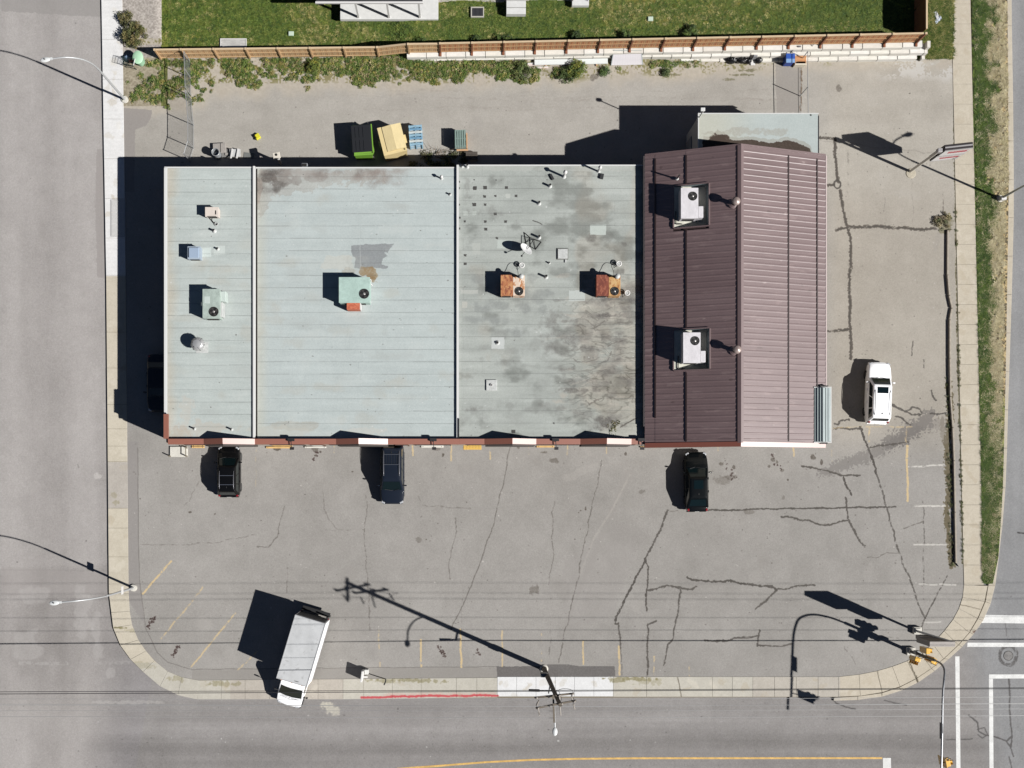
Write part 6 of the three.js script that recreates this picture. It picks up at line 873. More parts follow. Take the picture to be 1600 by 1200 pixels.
  obj('wiper', [beam([-0.6, 1.44, z0 + 1.46], [0.05, 1.52, z0 + 1.44], 0.025, 0.02), beam([0.1, 1.44, z0 + 1.48], [0.7, 1.52, z0 + 1.4], 0.025, 0.02)], plasM, t); obj('hood_seam', [tube([[-0.8, 1.335, z0 + 1.52], [0, 1.345, z0 + 1.6], [0.8, 1.335, z0 + 1.52]], 0.01, 12, 4)], M('seam_grey', [150, 150, 152], 0.6), t); obj('bumper', rb(1.9, 0.22, 0.16, 0.06, 0, 0.42, z0 + 2.16), plasM, t); obj('fuel_cap', bx(0.04, 0.18, 0.18, -1.02, 0.9, z0 + 0.2), greyL, t);
}
// ---------------------------------------------------------------- poles, wires, signals, signs
const poleM = MP('pole_steel', [212, 214, 216], 0.4, 0.3), concM = speckle('concrete_base', [224, 220, 210], 0.1, 0.9), woodP = speckle('pole_wood', [122, 112, 100], 0.25, 0.95), blackM = M('sign_black', [30, 28, 28], 0.5), yelM = MP('signal_yellow', [246, 190, 56], 0.35, 0, { clearcoat: 0.4 });
function davit(label, bx0, by0, hx, hy, topH = 9, extra) {
  const t = thingW('street_lamp', label, 'street lamp', G(bx0, by0, 0), 0), b = G(bx0, by0, 0), e = G(hx, hy, topH), dx = e[0] - b[0], dz = e[2] - b[2];
  obj('base', [cy(0.26, 0.28, 0.16, b[0], -0.02, b[2], 20), bx(0.3, 0.03, 0.3, b[0], 0.14, b[2])], concM, t);
  obj('pole', bar([b[0], 0.15, b[2]], [b[0], 6.3, b[2]], 0.095, 12, 0.07), poleM, t);
  obj('arm', tube([[b[0], 6.2, b[2]], [b[0] + dx * 0.04, 7.2, b[2] + dz * 0.04], [b[0] + dx * 0.2, 8.2, b[2] + dz * 0.2], [b[0] + dx * 0.5, 8.85, b[2] + dz * 0.5], [b[0] + dx * 0.86, topH, b[2] + dz * 0.86]], 0.055, 28, 8), poleM, t);
  const L = Math.hypot(dx, dz), ry = Math.atan2(-dz, dx); const hd = new THREE.SphereGeometry(0.5, 20, 10); hd.scale(0.72, 0.2, 0.36); hd.rotateY(ry); hd.translate(e[0], topH + 0.02, e[2]);
  obj('lamp_head', [hd, bx(0.3, 0.09, 0.16, e[0] - dx / L * 0.36, topH - 0.03, e[2] - dz / L * 0.36, ry)], MP('lamp_shell', [240, 242, 242], 0.35, 0.1), t); const gl = new THREE.SphereGeometry(0.5, 16, 8); gl.scale(0.42, 0.16, 0.26); gl.rotateY(ry); obj('lens', gl.translate(e[0], topH - 0.04, e[2]), MP('lamp_lens', [200, 204, 206], 0.1), t); obj('photocell', cy(0.05, 0.05, 0.07, e[0], topH + 0.11, e[2], 10), M('cell_grey', [120, 120, 118], 0.6), t);
  if (extra) extra(t, b); return t;
}
davit('grey curved street lamp at the bottom left sidewalk', 209, 918.5, 153.5, 923, 9, (t, b) => { obj('sign_plate', bx(0.03, 0.45, 0.6, b[0] + 0.1, 2.9, b[2] - 0.1), whiteM, t); obj('sign_band', bx(0.16, 0.04, 0.16, b[0], 3.1, b[2]), darkM, t); });
davit('grey curved street lamp beside the white sidewalk at the top left', 195.5, 156, 141, 165.5, 9);
davit('grey street lamp on the grass verge at the right edge', 1562, 311, 1620, 298, 9.2, (t, b) => obj('ballast_box', rb(0.42, 0.5, 0.3, 0.05, b[0] + 0.05, 0.1, b[2] + 0.05), whiteM, t));
// utility pole
const UP = G(850, 1045, 0);
{
  const t = thingW('utility_pole', 'tall wooden power pole with crossarms at the bottom sidewalk', 'utility pole', UP), at = h => [UP[0], h, UP[2]], X = (x, y, h) => P(x, y, h);
  obj('pole', bar([UP[0], -0.1, UP[2]], at(14.2), 0.2, 14, 0.13), woodP, t); obj('ground_collar', lathe([[0.34, 0], [0.3, 0.1], [0.22, 0.12]], UP[0], 0.0, UP[2], 16), concM, t);
  for (const [a, b, h] of [[[837, 1106.5], [900, 1094.5], 13.5], [[835, 1090], [897, 1083.5], 12.2]]) obj('crossarm', beam(X(...a, h), X(...b, h), 0.11, 0.13), woodP, t);
  for (const [a, b, h] of [[[837, 1106.5], [900, 1094.5], 13.5], [[835, 1090], [897, 1083.5], 12.2]]) for (const u of [0.05, 0.36, 0.64, 0.95]) { const A = X(...a, h), B = X(...b, h), p = [lerp(A[0], B[0], u), h + 0.06, lerp(A[2], B[2], u)]; obj('insulator', lathe([[0.03, 0], [0.09, 0.05], [0.05, 0.1], [0.09, 0.15], [0.04, 0.24], [0, 0.25]], ...p, 10), M('porcelain', [176, 168, 160], 0.3), t); }
  for (const [x, y, x2, y2, h] of [[841, 1108, 843, 1118, 13.2], [896, 1100, 898, 1108, 13.2], [842, 1094, 839, 1102, 12], [893, 1087, 894, 1096, 12], [874, 1086, 876, 1118, 12.6]]) obj('cutout', bar(X(x, y, h), X(x2, y2, h - 0.3), 0.045, 6), M('porcelain', [176, 168, 160], 0.3), t);
  obj('crossarm', beam(X(864.5, 1086, 13.75), X(866, 1129, 13.75), 0.12, 0.14), woodP, t);
  obj('jumper', [tube([X(842, 1094, 12), X(838, 1100, 12.4), X(839, 1108, 13)], 0.015, 10, 4), tube([X(893, 1087, 12), X(897, 1093, 12.4), X(895, 1098, 13)], 0.015, 10, 4), tube([X(868, 1080, 11), X(880, 1076, 11.2), X(893, 1078, 11.4), X(896, 1084, 12)], 0.015, 14, 4), tube([X(872, 1078, 11), X(877, 1090, 11.6), X(874, 1102, 12.6)], 0.015, 10, 4)], blackM, t);
  obj('splice_case', bar(X(826, 1078.6, 6), X(843, 1079, 6), 0.1, 8), blackM, t); obj('strut', bar(X(843, 1079, 6), X(862, 1079.4, 6.1), 0.05, 6), blackM, t); obj('bracket', beam(at(6.2), X(857, 1083.5, 6.2), 0.08, 0.1), blackM, t);
  obj('riser', bar([UP[0] + 0.19, 0, UP[2] + 0.1], [UP[0] + 0.16, 8.5, UP[2] + 0.1], 0.05, 8), M('riser_grey', [150, 150, 148], 0.6), t); obj('meter_box', rb(0.5, 0.7, 0.3, 0.03, UP[0] - 0.25, 2.9, UP[2] - 0.1), M('meter_grey', [140, 142, 142], 0.5, 0.3), t);
  const hd = P(867, 1143, 9.8); obj('lamp_arm', tube([at(8.6), [UP[0], 9.3, lerp(UP[2], hd[2], 0.25)], [lerp(UP[0], hd[0], 0.6), 9.75, lerp(UP[2], hd[2], 0.6)], [hd[0], 9.82, hd[2] - 0.2]], 0.05, 24, 8), poleM, t);
  const g = new THREE.SphereGeometry(0.5, 18, 10); g.scale(0.36, 0.22, 0.6); obj('lamp_head', g.translate(hd[0], 9.84, hd[2]), mats['lamp_shell'], t); const g2 = new THREE.SphereGeometry(0.5, 14, 8); g2.scale(0.26, 0.18, 0.4); obj('lens', g2.translate(hd[0], 9.77, hd[2]), mats['lamp_lens'], t);
}
// wires, one object each, hung between pole and points out of frame
{
  const WL = [[6.0, 1086, 1080, 1077, 0.026, 'upper of two dark cables over the bottom sidewalk', 0], [5.85, 1082.5, 1078.5, 1075.5, 0.022, 'lower of two dark cables over the bottom sidewalk', 0], [8.2, 1094, 1094, 1090, 0.012, 'thin wire just below the dark cables', 1], [10.3, 1102, 1104, 1100, 0.013, 'bright thin wire along the edge of the bottom street', 1], [13.6, 1113, 1111, 1109, 0.011, 'high thin wire over the bottom street, middle one', 1], [13.6, 1122, 1122, 1119.5, 0.014, 'bright high wire farthest out over the bottom street', 1], [14.3, 1104, 1103.5, 1101, 0.011, 'topmost thin wire over the bottom street', 1]];
  const wm = [M('cable_dark', [52, 52, 56], 0.5), MP('wire_alu', [226, 226, 226], 0.35, 0.5)];
  for (const [h, y0, y1, y2, r, label, m] of WL) {
    const pts = []; for (let i = -6; i <= 22; i++) { const x = i * 100, y = x < 868 ? lerp(y0, y1, x / 868) : lerp(y1, y2, (x - 868) / 732), d = Math.abs(x - 868) / 1400, sag = -1.1 * (1 - Math.pow(1 - Math.min(1, d), 2)) * (m ? 0.5 : 0.35); const q = P(x, y, h); pts.push([G(x, 0)[0], h + sag, q[2]]); }
    const t = thingW('overhead_wire', label, 'wire', [0, h, pts[0][2]]); obj('wire', tube(pts, r, 120, 5), wm[m], t); 
  }
}
// traffic signal
{
  const b = G(1420.5, 1017, 0), t = thingW('traffic_signal', 'traffic signal pole with a long curved arm and yellow heads', 'traffic light', b), g = (x, y, h) => G(x, y, h);
  obj('base', [rb(0.66, 0.3, 0.6, 0.04, b[0] + 0.05, 0, b[2]), cy(0.2, 0.24, 0.2, b[0] + 0.05, 0.3, b[2], 12)], concM, t);
  const dkP = MP('pole_dark', [96, 94, 92], 0.45, 0.3);
  obj('pole', bar([b[0], 0.3, b[2]], [b[0], 4.6, b[2]], 0.13, 14, 0.11), dkP, t);
  obj('arm', tube([g(1420.5, 1017, 4.5), g(1419.5, 1019, 5.8), g(1415, 1025, 6.8), g(1409.5, 1036, 7.35), g(1406, 1055, 7.55), g(1404, 1110, 7.65), g(1402, 1184, 7.7)], 0.075, 48, 8), MP('arm_steel', [176, 178, 182], 0.35, 0.5), t);
  const face = (o, p, ry, h = 1.0) => {
    const hs = obj('signal_head', [rb(0.44, h, 0.32, 0.04, p[0], p[1], p[2], ry)], yelM, o); const f = [Math.sin(ry), Math.cos(ry)];
    ['signal_red', 'signal_amber', 'signal_green'].forEach((n, k) => { const yy = p[1] + h - (k + 0.5) * h / 3, c = [p[0] + f[0] * 0.17, yy, p[2] + f[1] * 0.17]; obj('visor', new THREE.CylinderGeometry(0.17, 0.17, 0.3, 14, 1, true, -2.2, 4.4).rotateX(Math.PI / 2).rotateY(ry).translate(c[0] + f[0] * 0.12, c[1], c[2] + f[1] * 0.12), yelM, hs); obj('lens', new THREE.CylinderGeometry(0.11, 0.11, 0.02, 14).rotateX(Math.PI / 2).rotateY(ry).translate(...c), M(n, [[90, 20, 18], [100, 70, 14], [20, 84, 60]][k], 0.2), hs); });
    return hs;
  };
  const q1 = P(1430, 1029, 3), q2 = P(1446, 1018, 3.2), q3 = P(1457, 1031, 3.3);
  face(t, [q1[0], 2.4, q1[2]], -0.3, 1.1); face(t, [q2[0], 2.5, q2[2] - 0.1], Math.PI * 0.5, 1.2); face(t, [q3[0] - 0.1, 2.6, q3[2]], 0.9, 1.2);
  obj('bracket', [q1, q2, q3].flatMap(q => [beam([b[0], 3.2, b[2]], [q[0], 3.2, q[2]], 0.05, 0.05), beam([b[0], 2.6, b[2]], [q[0], 2.6, q[2]], 0.05, 0.05)]), dkP, t);
  obj('control_box', rb(0.36, 0.5, 0.26, 0.03, b[0] - 0.12, 1.5, b[2] - 0.16), M('box_grey', [150, 152, 152], 0.5, 0.3), t);
  const q4 = P(1476, 1190, 6.9); face(t, [q4[0], 6.4, q4[2]], Math.PI * 0.56, 1.1); obj('back_plate', bx(0.05, 1.3, 0.7, q4[0] - 0.16, 6.3, q4[2], 0.19), yelM, t); obj('hanger', bar([q4[0] - 0.2, 7.1, q4[2]], [q4[0] - 0.6, 7.66, q4[2]], 0.04), dkP, t);
  obj('street_sign', bx(0.05, 0.42, 1.15, ...g(1404, 1108.5, 7.3)), M('sign_dark_back', [52, 54, 60], 0.5), t); obj('sign_face', bx(0.02, 0.34, 1.05, ...g(1404.8, 1108.5, 7.34)), M('sign_green', [30, 92, 70], 0.5), t);
}
// board sign beside the signal
{
  const b = G(1429, 985, 0), t = thingW('board_sign', 'brown two part board sign on a post in the bottom right corner', 'sign', b), brown = speckle('board_brown', [116, 100, 84], 0.2, 0.7), rim = speckle('board_rim', [170, 162, 156], 0.1, 0.6);
  obj('base', [rb(0.62, 0.36, 0.56, 0.04, b[0] + 0.12, 0, b[2] - 0.02), bx(0.4, 0.08, 0.36, b[0] + 0.12, 0.36, b[2] - 0.02)], concM, t);
  obj('post', [bar([b[0] + 0.02, 0.3, b[2]], [b[0] + 0.02, 6.3, b[2]], 0.09, 12)], poleM, t);
  const bd = (x0, x1, h0, h1, z, th, n) => { obj(n, bx((x1 - x0) / S - 0.1, h1 - h0 - 0.1, th, ...G((x0 + x1) / 2, z, h0 + 0.05)), brown, t); obj('frame', [bx((x1 - x0) / S, 0.1, th + 0.06, ...G((x0 + x1) / 2, z, h1 - 0.05)), bx((x1 - x0) / S, 0.1, th + 0.06, ...G((x0 + x1) / 2, z, h0 - 0.05)), bx(0.08, h1 - h0 - 0.1, th + 0.06, ...G(x0 + 0.8, z, h0 + 0.05)), bx(0.08, h1 - h0 - 0.1, th + 0.06, ...G(x1 - 0.8, z, h0 + 0.05))], rim, t); };
  bd(1397, 1433.5, 4.2, 6.4, 988, 0.3, 'upper_board'); bd(1410, 1432, 2.5, 3.9, 988, 0.22, 'lower_board');
}
// pylon sign
{
  const b = G(1422, 268, 0), t = thingW('pylon_sign', 'two cabinet pole sign with red and white faces by the right hand sidewalk', 'sign', b), ry = 0.11;
  const faceP = new Paint(0, 0, 42, 26, 12).base((x, y, o) => { o[0] = 244; o[1] = 242; o[2] = 240; });
   for (let i = 0; i < 7; i++) { const x = 10 + i * 4.3; faceP.stroke([[x, 16], [x + 1.2, 10], [x + 2.2, 15], [x + 3.4, 11]], 2.4, [196, 32, 54], 0.95, 0.3); } faceP.poly([[8, 19], [40, 18.6], [40, 20.2], [8, 20.4]], [196, 32, 54], 0.95);
  const fm = mapped('sign_face', faceP, 0.5), cab = M('cabinet_black', [36, 26, 28], 0.5), alu = MP('cabinet_alu', [196, 192, 192], 0.4, 0.3), conc = speckle('sign_concrete', [196, 187, 168], 0.16, 0.9);
  obj('footing', cy(0.36, 0.4, 0.05, b[0] + 0.06, 0.0, b[2] + 0.14, 22), conc, t); obj('pole', bar([b[0], 0.04, b[2]], [b[0], 5.2, b[2]], 0.11, 14, 0.1), MP('pole_cream', [232, 226, 214], 0.45), t);
  const cab1 = (x0, x1, z, h0, h1) => { const c = G((x0 + x1) / 2, z, h0), w = (x1 - x0) / S, o = obj('cabinet', rb(w, h1 - h0, 0.42, 0.03, ...c, ry), cab, t); obj('top_strip', bx(w - 0.08, 0.02, 0.1, c[0], h1 + 0.001, c[2], ry), alu, o);
    for (const s of [1, -1]) { const g = new THREE.PlaneGeometry(w - 0.12, h1 - h0 - 0.12); if (s < 0) g.rotateY(Math.PI); g.translate(0, 0, s * 0.225); g.rotateY(ry); obj('sign_face', g.translate(c[0], (h0 + h1) / 2, c[2]), fm, o); }
    obj('face_frame', [bx(w, 0.03, 0.03, c[0] + Math.sin(ry) * 0.23, h0, c[2] + Math.cos(ry) * 0.23, ry), bx(w, 0.06, 0.03, c[0] + Math.sin(ry) * 0.23, h1 - 0.06, c[2] + Math.cos(ry) * 0.23, ry)], alu, o); };
  cab1(1429, 1471, 262, 3.95, 5.25); cab1(1428, 1470, 262.4, 2.75, 3.9);
  obj('bracket', [beam([b[0], 4.9, b[2]], G(1432, 264, 4.9), 0.1, 0.14), beam([b[0], 4.3, b[2]], G(1432, 264, 4.3), 0.1, 0.14), beam([b[0], 3.5, b[2]], G(1428, 265, 3.5), 0.1, 0.14)], alu, t); obj('pole_cap', rb(0.34, 0.4, 0.3, 0.04, b[0], 4.95, b[2]), alu, t);
}
// little white sign at the bottom sidewalk and a rod on the ground
{
  const t = thingW('kerbside_sign', 'small white upright panel sign at the bottom sidewalk', 'sign', G(567, 1053, 0)), c = G(567.5, 1053.5, 0);
  obj('panel', rb(0.16, 1.05, 0.86, 0.03, c[0], 0.12, c[2], -0.14), whiteM, t); obj('foot', [bx(0.5, 0.1, 0.12, c[0] + 0.1, 0, c[2] - 0.28), bx(0.5, 0.1, 0.12, c[0] + 0.1, 0, c[2] + 0.2)], whiteM, t); obj('brace_box', rb(0.3, 0.55, 0.36, 0.03, c[0] + 0.3, 0.02, c[2] - 0.26), M('paint_white2', [232, 232, 228], 0.5), t);
  const r = thingW('metal_rod', 'thin dark bent rod lying beside the small white sign', 'rod', G(590, 1058, 0)); obj('rod', tube([G(575, 1052, 0.06), G(590, 1057, 0.06), G(603, 1061, 0.06)], 0.03, 10, 6), blackM, r); obj('hook', tube([G(603.5, 1061.2, 0.06), G(603, 1065, 0.06), G(600.5, 1070.5, 0.06)], 0.025, 8, 6), blackM, r);
}
// ---------------------------------------------------------------- things in the alley, at the wall, on the lawn, in front of the shops
const rotB = (w, h, d, c, y, ry, r = 0.02) => rb(w, h, d, r, c[0], y, c[2], ry);
{ // black and lime bin
  const h = 1.35, c = P(566, 217, h), t = thing('dumpster', 'bin with black twin lids and lime green body at the back wall', 'dumpster', [c[0], 0, c[2]], 0.07), lime = M('lime', [126, 176, 62], 0.5), lid = M('lid_black', [30, 32, 36], 0.5);
  const sh = new THREE.Shape([[-0.62, 0.15], [0.6, 0.15], [0.72, 1.2], [-0.68, 1.28]].map(p => new THREE.Vector2(...p))); obj('body', new THREE.ExtrudeGeometry(sh, { depth: 2.3, bevelEnabled: true, bevelSize: 0.02, bevelThickness: 0.02, bevelSegments: 1 }).translate(0, 0, -1.1), lime, t);
  for (const z of [-0.5, 0.52]) { const l = obj('lid', rb(1.5, 0.06, 1.06, 0.025, -0.06, 1.32, z - 0.04), lid, t); obj('lid_rib', [-0.4, -0.1, 0.2].map(x => bx(0.06, 0.03, 0.8, x - 0.08, 1.38, z)), lid, l); }
  obj('rim', [bx(0.08, 0.1, 2.3, 0.76, 1.2, 0.03), bx(1.46, 0.1, 0.12, 0.02, 1.2, 1.18)], lime, t); obj('pocket', [bx(0.06, 0.2, 0.5, 0.8, 0.75, -0.6), bx(0.06, 0.2, 0.5, 0.8, 0.75, 0.7)], lime, t); obj('castor', [[-0.5, -0.9], [0.5, -0.9], [-0.5, 1], [0.5, 1]].map(([x, z]) => new THREE.CylinderGeometry(0.09, 0.09, 0.07, 12).rotateZ(Math.PI / 2).translate(x, 0.09, z)), tyreM, t);
}
{ // cream bin
  const h = 1.75, c = P(612.5, 216.5, h), t = thing('dumpster', 'large cream coloured steel bin turned askew beside the lime bin', 'dumpster', [c[0], 0, c[2]], 0.25), m = speckle('cream_steel', [236, 214, 158], 0.07, 0.6), m2 = speckle('cream_lid', [240, 220, 168], 0.06, 0.55);
  const sh = new THREE.Shape([[-0.86, 0.12], [0.86, 0.12], [0.9, 1.55], [-0.9, 1.55]].map(p => new THREE.Vector2(...p))); obj('body', new THREE.ExtrudeGeometry(sh, { depth: 2.16, bevelEnabled: false }).translate(0, 0, -1.08), m, t);
  obj('lid', quads([[[-0.56, 1.66, -1.06], [-0.56, 1.66, 0.86], [0.14, 1.76, 0.86], [0.14, 1.76, -1.06]], [[-0.56, 1.5, 0.86], [0.14, 1.5, 0.86], [0.14, 1.76, 0.86], [-0.56, 1.66, 0.86]], [[-0.56, 1.5, -1.06], [-0.56, 1.5, 0.86], [-0.56, 1.66, 0.86], [-0.56, 1.66, -1.06]]]), m2, t); obj('lid', quads([[[0.145, 1.74, -1.06], [0.145, 1.74, 0.86], [0.92, 1.64, 0.86], [0.92, 1.64, -1.06]], [[0.145, 1.5, 0.86], [0.92, 1.5, 0.86], [0.92, 1.64, 0.86], [0.145, 1.74, 0.86]], [[0.92, 1.5, -1.06], [0.92, 1.5, 0.86], [0.92, 1.64, 0.86], [0.92, 1.64, -1.06]]]), m2, t);
  obj('shelf', [bx(0.34, 0.05, 2.2, -0.74, 1.56, 0), bx(1.5, 0.05, 0.24, 0.17, 1.556, 0.99)], m, t); obj('fork_pocket', [bx(0.16, 0.22, 0.6, -1.0, 0.8, 0), bx(0.16, 0.22, 0.6, 1.0, 0.8, 0)], m, t); obj('hinge', cy(0.05, 0.05, 0.05, 0.75, 1.61, 0.98, 10), darkM, t);
}
function pallet(name, label, x, y, h, ry, cols, nb, boardsAlongZ, W2, D2, layers) {
  const c = P(x, y, h), t = thing(name, label, 'pallet', [c[0], 0, c[2]], ry), hs = h / layers;
  for (let k = 0; k < layers; k++) {
    const y0 = k * hs, top = k === layers - 1;
    if (boardsAlongZ) { obj('stringer', [-1, 0, 1].map(s => bx(W2, hs - 0.06, 0.08, 0, y0 + 0.025, s * (D2 / 2 - 0.05))), cols[0], t); for (let i = 0; i < nb; i++) obj('slat', bx(W2 / nb - 0.05, 0.024, D2 + rr(-0.03, 0.03), -W2 / 2 + (i + 0.5) * W2 / nb, y0 + hs - 0.034, 0, rr(-0.01, 0.01)), cols[(i * 3 + k) % cols.length], t); }
    else { obj('stringer', [-1, 0, 1].map(s => bx(0.08, hs - 0.06, D2, s * (W2 / 2 - 0.05), y0 + 0.025, 0)), cols[0], t); for (let i = 0; i < nb; i++) obj('slat', bx(W2 + rr(-0.03, 0.03), 0.024, D2 / nb - 0.07, 0, y0 + hs - 0.034, -D2 / 2 + (i + 0.5) * D2 / nb, rr(-0.012, 0.012)), cols[(i * 5 + k) % cols.length], t); }
  }
  return t;
}
const blueW = [speckle('pallet_blue', [146, 184, 206], 0.3, 0.8), speckle('pallet_blue2', [206, 214, 214], 0.25, 0.8), speckle('pallet_blue3', [112, 158, 190], 0.3, 0.8)], tealW = [speckle('pallet_teal', [136, 158, 150], 0.2, 0.85), speckle('pallet_grey', [176, 182, 172], 0.2, 0.85), speckle('pallet_teal2', [112, 136, 132], 0.2, 0.85)], bareW = speckle('pallet_bare', [212, 170, 130], 0.2, 0.85);
pallet('pallet_stack', 'stack of blue pallets right of the cream bin', 649.5, 211, 1.0, 0.06, blueW, 7, false, 1.02, 1.6, 7);
{ const t = pallet('pallet_stack', 'stack of grey green pallets apart from the blue ones', 719, 216, 1.0, 0.02, tealW, 5, true, 0.86, 1.3, 7); obj('bare_board', [bx(0.9, 0.03, 0.14, 0.16, 0.5, 0.76), bx(0.1, 0.5, 1.2, 0.52, 0.05, 0.05)], bareW, t); }
{ const c = G(403, 214.5), t = thing('jerry_can', 'small bright yellow container lying in the alley', 'container', c, 0.6); obj('body', rb(0.4, 0.28, 0.42, 0.05, 0, 0, 0), M('can_yellow', [232, 224, 60], 0.45), t); obj('handle', [bx(0.06, 0.08, 0.26, -0.1, 0.28, 0)], M('can_yellow2', [214, 204, 50], 0.5), t); obj('cap', cy(0.05, 0.05, 0.06, -0.26, 0.1, 0.06, 10), blackM, t); }
{ const c = P(336.5, 237.5, 0.9), t = thing('barrel', 'open grey barrel against the left back corner', 'barrel', [c[0], 0, c[2]]); obj('drum', lathe([[0.28, 0], [0.29, 0.04], [0.285, 0.3], [0.3, 0.32], [0.285, 0.34], [0.285, 0.6], [0.3, 0.62], [0.285, 0.64], [0.29, 0.9], [0.25, 0.9], [0.245, 0.1], [0, 0.1]], 0, 0, 0, 28), M('drum_grey', [176, 180, 184], 0.4, 0.3), t); obj('water', cy(0.24, 0.24, 0.01, 0, 0.45, 0, 24), MP('barrel_water', [24, 40, 60], 0.05, 0, { clearcoat: 1 }), t); obj('rim', ring(0.29, 0.022, 0, 0.9, 0, 28), M('drum_rim', [210, 212, 214], 0.35, 0.4), t); }
const junk = (name, label, cat, px, py, h, build) => { const c = G(px, py, 0), t = thing(name, label, cat, c); build(t); return t; };
const slabGrey = speckle('grey_slab', [168, 162, 156], 0.12, 0.9);
junk('paving_block', 'grey concrete block behind the open barrel', 'block', 340, 232, 0, t => { obj('block', rb(1.0, 0.3, 0.75, 0.03, 0.2, 0, 0.05, 0.05), slabGrey, t); obj('tie', bx(0.03, 0.02, 0.7, 0.3, 0.3, 0.05), darkM, t); });
junk('paving_block', 'low grey slab between barrel and white frames', 'block', 353, 240, 0, t => { obj('block', rb(0.7, 0.16, 0.6, 0.03, 0, 0, 0, 0.12), speckle('grey_slab2', [130, 128, 126], 0.12, 0.9), t); obj('chip', rb(0.24, 0.08, 0.2, 0.02, 0.1, 0.16, 0.1), slabGrey, t); });
junk('bar_rack', 'white metal frame with two bars at the left back wall', 'frame', 369, 243, 0, t => { obj('panel', rb(0.85, 0.06, 0.6, 0.02, -0.02, 0.3, -0.1), M('frame_pale', [206, 206, 206], 0.5), t); for (const x of [-0.25, 0.2]) obj('bar', beam([x + 0.05, 0.42, -0.4], [x - 0.05, 0.5, 0.4], 0.12, 0.06), whiteM, t); obj('leg', [bx(0.06, 0.3, 0.06, -0.36, 0, 0), bx(0.06, 0.3, 0.06, 0.32, 0, 0)], whiteM, t); });
junk('rubble_sheet', 'flat grey sheet on the ground right of the white frame', 'sheet', 389, 243, 0, t => { obj('sheet', rb(0.8, 0.04, 0.42, 0.01, 0, 0, 0, -0.1), speckle('grey_slab3', [120, 122, 120], 0.12, 0.9), t); obj('piece', rb(0.7, 0.03, 0.22, 0.01, 0.75, 0, 0.12, -0.1), slabGrey, t); });
junk('stove_pipe', 'white capped pipe standing out from the left back wall', 'pipe', 431, 257, 0, t => { const c = P(432, 243, 2.0); t.position.set(c[0], 0, c[2]); obj('pipe', [cy(0.11, 0.11, 1.9, 0, 0, 0, 14)], whiteM, t); obj('cap', [rb(0.55, 0.14, 0.46, 0.03, 0, 1.9, 0, 0.2)], M('cap_cream', [234, 226, 212], 0.6), t); obj('mouth', cy(0.1, 0.1, 0.02, -0.02, 2.04, -0.05, 12), darkM, t); });
junk('wall_vent_box', 'small pale vent box on the back edge of the wide roof', 'vent', 476, 284, 0, t => { const c = P(476, 258.5, 4.2); t.position.set(c[0], 4.0, c[2]); obj('box', rb(0.42, 0.3, 0.3, 0.02, 0, 0, 0), M('vent_dim', [150, 154, 160], 0.6), t); obj('grille', bx(0.34, 0.02, 0.22, 0, 0.301, 0), darkM, t); });
junk('crate', 'dark wooden crate in the shade below the grey green pallets', 'crate', 737, 246, 0, t => { for (let i = 0; i < 5; i++) obj('slat', bx(0.9, 0.03, 0.1, 0, 0.46, -0.26 + i * 0.13), speckle('crate_dark', [92, 84, 76], 0.2, 0.9), t); obj('side', [bx(0.05, 0.46, 0.64, -0.42, 0, 0), bx(0.05, 0.46, 0.64, 0.42, 0, 0)], speckle('crate_dark', [92, 84, 76], 0.2, 0.9), t); });
junk('dry_branch', 'pile of dry branches in front of the back wall', 'branches', 682, 240, 0, t => { const tw = []; for (let i = 0; i < 26; i++) { const a = rr(0, 6.28), l = rr(0.3, 0.9), x = rr(-0.5, 0.8), z = rr(-0.3, 0.4); tw.push(bar([x, rr(0.02, 0.3), z], [x + l * Math.cos(a), rr(0.05, 0.5), z + l * Math.sin(a)], 0.016, 4, 0.006)); } obj('twigs', tw, M('twig', [120, 98, 74], 0.95), t).userData.kind = 'stuff'; });
// boards, sheet, bags, bins along the wall
junk('white_board', 'long white board lying along the foot of the wall', 'board', 892, 98, 0, t => { obj('board', rb(5.7, 0.12, 0.4, 0.02, 0, 0.12, 0, 0.018), M('board_white', [240, 244, 242], 0.5), t); obj('batten', [bx(0.1, 0.12, 0.5, -2, 0, 0.02), bx(0.1, 0.12, 0.5, 2, 0, 0.02)], bareW, t); obj('cut_end', bx(0.02, 0.1, 0.4, -2.87, 0.13, 0.05), M('board_end', [200, 196, 190], 0.7), t); });
junk('white_board', 'upper of two short pinkish white boards at the left end of the long one', 'board', 840, 102, 0, t => { obj('board', rb(1.5, 0.1, 0.22, 0.02, -0.05, 0, -0.06, 0.02), M('board_pink', [238, 222, 216], 0.6), t); obj('lip', bx(1.45, 0.03, 0.05, -0.05, 0.1, -0.12, 0.02), M('board_white', [240, 244, 242], 0.5), t); });
junk('white_board', 'lower of two short pinkish white boards at the left end of the long one', 'board', 842, 106, 0, t => { obj('board', rb(1.45, 0.07, 0.14, 0.02, 0, 0, 0, 0.03), M('board_pink', [238, 222, 216], 0.6), t); obj('lip', bx(1.4, 0.02, 0.03, 0, 0.07, -0.04, 0.03), M('board_white', [240, 244, 242], 0.5), t); });
